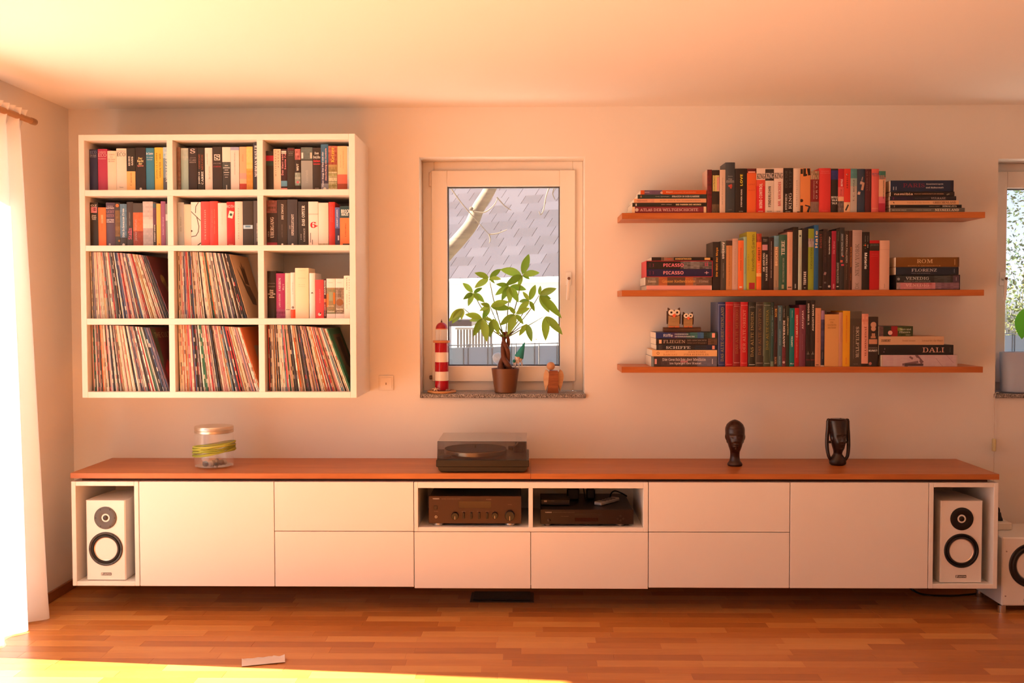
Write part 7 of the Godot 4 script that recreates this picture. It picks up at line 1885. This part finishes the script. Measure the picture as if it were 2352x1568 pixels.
	shelve([
		"thick violet grey book with two line title, fifth from top, window-side pile, lowest shelf|f|0.5845|1.1593|0.2400|0.0489|0.3148|0.2340|0.0008|#4a4450|.04,.15,#3c3034;.15,.7,#3c3236,#4c4248;.7,1,#6c6c80,#5c5c70;0,.04,#74848c|v,0.5,0.66,0.34,0.2,#ece4e4,r,Die Geschichte der Medizin;v,0.52,0.48,0.34,-0.2,#ece4e4,r,im Spiegel der Kunst|R,0,0.07,0.5,0.2,#d89c98,0;R,0,0.93,0.5,0.1,#b0b0bc,0;R,0,0.5,0.2,0.7,#a86c78,0|",
		"cream book with brown two line lettering, fourth from top, window-side pile, lowest shelf|f|0.5894|1.1990|0.2400|0.0297|0.3099|0.2300|0.0008|#e8b880||v,0.69,0.28,0.34,0.2,#a0602c,r,ANATOMIE;v,0.68,0.38,0.34,-0.22,#8c5024,r,FUER KUENSTLER;v,0.28,0.15,0.32,0.2,#b8743c,r,JENO;v,0.28,0.22,0.34,-0.22,#b8743c,r,BARCSAY|D,0,0.09,0.22,#7c4c24;D,0,0.09,0.15,#e8b880|",
		"black navy book with large white capitals, third from top, window-side pile, lowest shelf|f|0.6091|1.2266|0.2400|0.0244|0.2903|0.2200|0.0008|#21222c|.82,1,#1c2440;.04,.1,#5c5054,#2c282c|v,0.36,0.4,0.64,0,#ece8e4,r,SCHIFFE;v,0.74,0.2,0.34,0.2,#3c4c6c,r,5000 JAHRE;v,0.74,0.2,0.34,-0.22,#3c4c6c,r,SEEFAHRT|R,0,0.94,0.7,0.5,#e89c88,0|",
		"black book with tall serif capitals, second from top, window-side pile, lowest shelf|f|0.6077|1.2546|0.2400|0.0305|0.2916|0.2200|0.0008|#251a16|.85,1,#4c382c,#745848|v,0.3,0.36,0.6,0,#c8b0a0,r,FLIEGEN;v,0.67,0.32,0.28,0.2,#a89484,r,DIE GESCHICHTE;v,0.67,0.32,0.28,-0.22,#8c7868,r,DER LUFTFAHRT|R,0,0.07,0.6,0.42,#e8b890,0|",
		"navy book with coral reef print, first from top, window-side pile, lowest shelf|f|0.6064|1.2844|0.2400|0.0282|0.2930|0.2200|0.0008|#26346c|.25,.35,#3c2c5c;.35,.5,#3c2c54,#2c3c5c;.5,.68,#1c3438,#3c7474;.68,.78,#3c6c9c,#2c5490;.78,1,#1c2c2c,#2c5450|v,0.2,0.15,0.66,0,#e4e4ec,s,Riffe;v,0.42,0.22,0.28,0.2,#c8d0d8,b,FASZINIERENDE;v,0.47,0.32,0.28,-0.2,#c8d0d8,b,UNTERWASSERWELTEN|R,0,0.94,0.76,0.5,#f0a494,0|",
	], "books lying in piles on the lowest floating shelf")
	shelve([
		"white slipcased book with grey stone figure, fourth from top, subwoofer-side pile, lowest shelf|f|1.6821|1.1623|0.2400|0.0550|0.3604|0.2340|0.0008|#b8a49c|.02,.98,#c0a8ac,#b89ca4||R,.1,.36,.34,1.0,#6c5058,60;R,.22,.38,.2,1.4,#74585f,10;R,-.18,.5,.3,.9,#6c5058,-55;R,.34,.43,.2,1.6,#4c3c40,0;R,.3,.76,.04,1.2,#94787c,-60;R,-.2,.9,.04,1.0,#94787c,-50|",
		"thick black book with pink white capitals, third from top, subwoofer-side pile, lowest shelf|f|1.6688|1.2141|0.2400|0.0476|0.3541|0.2000|0.0008|#1c1a19|.96,1,#141312|v,0.73,0.29,0.62,0,#dca894,r,DALI|R,0.2,0.07,0.1,0.1,#8c6c80,0;R,-0.1,0.08,0.16,0.08,#8c6c80,0;R,0,0.955,0.5,0.06,#4c4c4c,0|",
		"thick beige book with dark sans imprint, second from top, subwoofer-side pile, lowest shelf|f|1.6688|1.2585|0.2400|0.0401|0.3086|0.2000|0.0008|#c8a280||v,0.11,0.14,0.38,0,#3c3028,b,DUMONT;v,0.46,0.2,0.26,0,#74583c,r,Daniel Arasse;v,0.82,0.32,0.26,0,#74583c,r,Leonardo da Vinci||",
		"short dark green book with red band, first from top, subwoofer-side pile, lowest shelf|f|1.6688|1.3031|0.2400|0.0482|0.1612|0.1700|0.0008|#232c1e|.36,.55,#8c1c20;0,.13,#3c2c2c,#6c4c4c;.55,1,#2c3820,#3c4a24|v,0.77,0.34,0.24,0.2,#d8dcc8,r,Tiere und;v,0.76,0.32,0.24,-0.08,#d8dcc8,r,Pflanzen;v,0.86,0.14,0.1,-0.36,#b8bca8,b,KOSMOS|D,0.15,0.33,0.22,#dca8a0;R,-0.2,0.62,0.3,0.5,#6c7c2c,0|",
	], "books lying in piles on the lowest floating shelf")
	# slipcases
	slipcase("red slipcase around the two pink lettered volumes on the middle floating shelf", "#c8303c", Vector3(0.5591, 1.5634, 0.0360), Vector3(0.8756, 1.6410, 0.2405))
	slipcase("black slipcase around the two city volumes on the middle floating shelf", "#1c1817", Vector3(1.7471, 1.5008, 0.0360), Vector3(2.0496, 1.5716, 0.2405))
	# records
	var lean = deg_to_rad(1.2)
	var rows: Array
	rows = records("ckgvcccpccctcgdgwcrgdknkcbvbprpcpgvcdnbcpprncttccnpcdgkdkm", -2.0665, -1.6885, 1.370, 0.357, lean, deg_to_rad(20.5), "third-row curtain-side", 1)
	var last: Array = rows[rows.size() - 1]
	cover_mark(last, disc_poly(0.09, 18, Vector2(0.3, 0.62)), "#8c6a34")
	cover_mark(last, PackedVector2Array([Vector2(0.22, 0.58), Vector2(0.38, 0.58), Vector2(0.5, 0.3), Vector2(0.42, 0.3)]), "#6c4c28")
	rows = records("ckcpwgvbpprwkdbtncpcrccwkwcctckeoccgncbcpcwdgwvdkwnknkkdkt", -1.6525, -1.322, 1.370, 0.357, lean * 0.5, deg_to_rad(15.8), "third-row middle", 2)
	last = rows[rows.size() - 1]
	cover_mark(last, PackedVector2Array([Vector2(0.16, 0.8), Vector2(0.24, 0.72), Vector2(0.42, 0.52), Vector2(0.6, 0.5), Vector2(0.74, 0.3), Vector2(0.7, 0.2), Vector2(0.5, 0.22), Vector2(0.36, 0.4), Vector2(0.3, 0.52)]), "#5c4028")
	cover_mark(last, PackedVector2Array([Vector2(0.4, 0.55), Vector2(0.36, 0.84), Vector2(0.44, 0.78), Vector2(0.46, 0.9), Vector2(0.52, 0.78), Vector2(0.58, 0.84), Vector2(0.6, 0.52)]), "#4c3424", "cover_print", 0.0005)
	rows = records("pekwgpnkottwckpwvkwwkwgntccpcctwcckwcvdvpwgkdwrwegwdkbvvbm", -2.0655, -1.694, 1.0265, 0.357, lean, deg_to_rad(17.5), "bottom-row curtain-side", 3)
	last = rows[rows.size() - 1]
	lettering(last[0], "THE CULT", "s", 0.2, 0.026, Transform3D(Basis(Vector3.UP, PI / 2), Vector3(last[1] + 0.0004, 0.275, -0.13)), "#a89468")
	cover_mark(last, PackedVector2Array([Vector2(0.1, 0.35), Vector2(0.3, 0.5), Vector2(0.5, 0.2), Vector2(0.4, 0.05), Vector2(0.1, 0.08)]), "#a81c1c")
	cover_mark(last, PackedVector2Array([Vector2(0.01, 0.99), Vector2(0.2, 0.99), Vector2(0.14, 0.5), Vector2(0.01, 0.3)]), "#3c4028")
	rows = records("cwctpcotprpcrbkdvgkweenpwwrpgckdknwpppcttlkwbdrkrgtccnpvpgwwo", -1.6525, -1.267, 1.0265, 0.357, lean, deg_to_rad(17.0), "bottom-row middle", 4)
	last = rows[rows.size() - 1]
	cover_mark(last, PackedVector2Array([Vector2(0.4, 0.7), Vector2(0.8, 0.7), Vector2(0.8, 0.2), Vector2(0.4, 0.2)]), "#a89478")
	rows = records("rkvwgtktkwcwclrpeptkdkwotnckdvkcpntvpkcctowrpvrtnppwlwkcce", -1.2305, -0.838, 1.0265, 0.357, lean, deg_to_rad(20.5), "bottom-row window-side", 5)
	last = rows[rows.size() - 1]
	cover_mark(last, PackedVector2Array([Vector2(0.22, 0.9), Vector2(0.85, 0.9), Vector2(0.85, 0.15), Vector2(0.22, 0.15)]), "#6c5840")
	cover_mark(last, PackedVector2Array([Vector2(0.4, 0.85), Vector2(0.7, 0.85), Vector2(0.66, 0.3), Vector2(0.45, 0.4)]), "#3c2c20", "cover_print", 0.0005)
	owls()

func slipcase(label: String, c: String, lo: Vector3, hi: Vector3) -> void:
	var s = thing("slipcase", label, "slipcase")
	var p = 0.0022
	var m = mat(c, 0.5)
	box_obj("case_bottom", lo, Vector3(hi.x, lo.y + p, hi.z), m, s, 0.0004)
	box_obj("case_top", Vector3(lo.x, hi.y - p, lo.z), hi, m, s, 0.0004)
	box_obj("case_side", Vector3(lo.x, lo.y + p, lo.z), Vector3(lo.x + p, hi.y - p, hi.z), m, s, 0.0004)
	box_obj("case_side", Vector3(hi.x - p, lo.y + p, lo.z), Vector3(hi.x, hi.y - p, hi.z), m, s, 0.0004)
	box_obj("case_back", Vector3(lo.x + p, lo.y + p, lo.z), Vector3(hi.x - p, hi.y - p, lo.z + p), m, s, 0.0)

func owls() -> void:
	var y = 1.2990
	var zf = 0.225
	var lx = 0.7375
	var lg = thing("wooden_log", "split brown log piece on the pile of books, carrying two owls", "log", Vector3(lx, y, 0.19))
	var st = mb()
	var poly = PackedVector2Array([Vector2(-0.0175, 0), Vector2(0.0175, 0), Vector2(0.0195, 0.008), Vector2(0.0175, 0.018), Vector2(0.011, 0.0235), Vector2(-0.011, 0.0235), Vector2(-0.0175, 0.018), Vector2(-0.0195, 0.008)])
	prism(st, poly, -0.09, 0.09, Transform3D(Basis(Vector3.UP, PI / 2), Vector3.ZERO))
	obj("log", st, wood_mat("log", 97, "#7c5034", "#543420", 0.7, 5.0), lg)
	owl(Vector3(0.6971, y + 0.0236, 0.2), 0.066, 0.0945, "large wooden owl with white ring eyes, taller of two on the log")
	owl(Vector3(0.7651, y + 0.0236, 0.2), 0.052, 0.0735, "small wooden owl with white ring eyes, shorter of two on the log")

func owl(at: Vector3, w: float, hgt: float, label: String) -> void:
	var o = thing("wooden_owl", label, "owl", at, "wooden owls")
	var st = mb()
	var hw = w * 0.42
	prism(st, PackedVector2Array([Vector2(-hw * 0.94, 0.003), Vector2(hw * 0.94, 0.003), Vector2(hw * 0.96, hgt * 0.75), Vector2(-hw, hgt * 0.75)]), -0.016, 0.014)
	obj("body", st, wood_mat("owl", 98, "#b08a5c", "#98744a", 0.6, 6.0), o)
	st = mb()
	var e = 0.006
	prism(st, PackedVector2Array([Vector2(-hw, hgt * 0.6), Vector2(0, hgt * 0.52), Vector2(hw * 0.96, hgt * 0.6), Vector2(hw, hgt * 0.84), Vector2(hw * 1.0, hgt), Vector2(hw * 0.5, hgt * 0.88), Vector2(-hw * 0.5, hgt * 0.88), Vector2(-hw * 1.02, hgt), Vector2(-hw * 1.02, hgt * 0.84)]), -0.015, 0.0155)
	obj("head", st, mat("#4c3020", 0.6), o)
	for sg in [-1.0, 1.0]:
		st = mb()
		var wp = PackedVector2Array([Vector2(-0.015, hgt * 0.82), Vector2(0.012, hgt * 0.78), Vector2(0.013, hgt * 0.5), Vector2(0.004, hgt * 0.2), Vector2(-0.006, hgt * 0.16), Vector2(-0.016, hgt * 0.4)])
		prism(st, wp, -0.0022, 0.0022, Transform3D(Basis(Vector3.UP, -PI / 2), Vector3(sg * (hw + 0.0026), 0, -0.002)))
		obj("wing", st, mat("#3c2418", 0.65), o)
		var c = Vector3(sg * hw * 0.5, hgt * 0.755, 0.0156)
		st = mb()
		lathe(st, [Vector2(hw * 0.52, 0), Vector2(hw * 0.52, 0.0022), Vector2(0, 0.0026)], 24, c, Basis(Vector3.RIGHT, PI / 2))
		obj("eye_ring", st, mat("#f0e4d0", 0.5), o)
		st = mb()
		lathe(st, [Vector2(hw * 0.19, 0.0026), Vector2(hw * 0.19, 0.0036), Vector2(0, 0.004)], 18, c, Basis(Vector3.RIGHT, PI / 2))
		obj("pupil", st, mat("#1c1210", 0.4), o)
		box_obj("foot", Vector3(sg * hw * 0.5 - hw * 0.42, 0.0, -0.004), Vector3(sg * hw * 0.5 + hw * 0.42, 0.0042, 0.019), mat("#e87848", 0.55), o, 0.001)
	st = mb()
	prism(st, PackedVector2Array([Vector2(-hw * 0.4, hgt * 0.6), Vector2(0, hgt * 0.7), Vector2(hw * 0.34, hgt * 0.62), Vector2(0.0, hgt * 0.49)]), 0.0186, 0.0225)
	obj("beak", st, mat("#ec6438", 0.5), o)
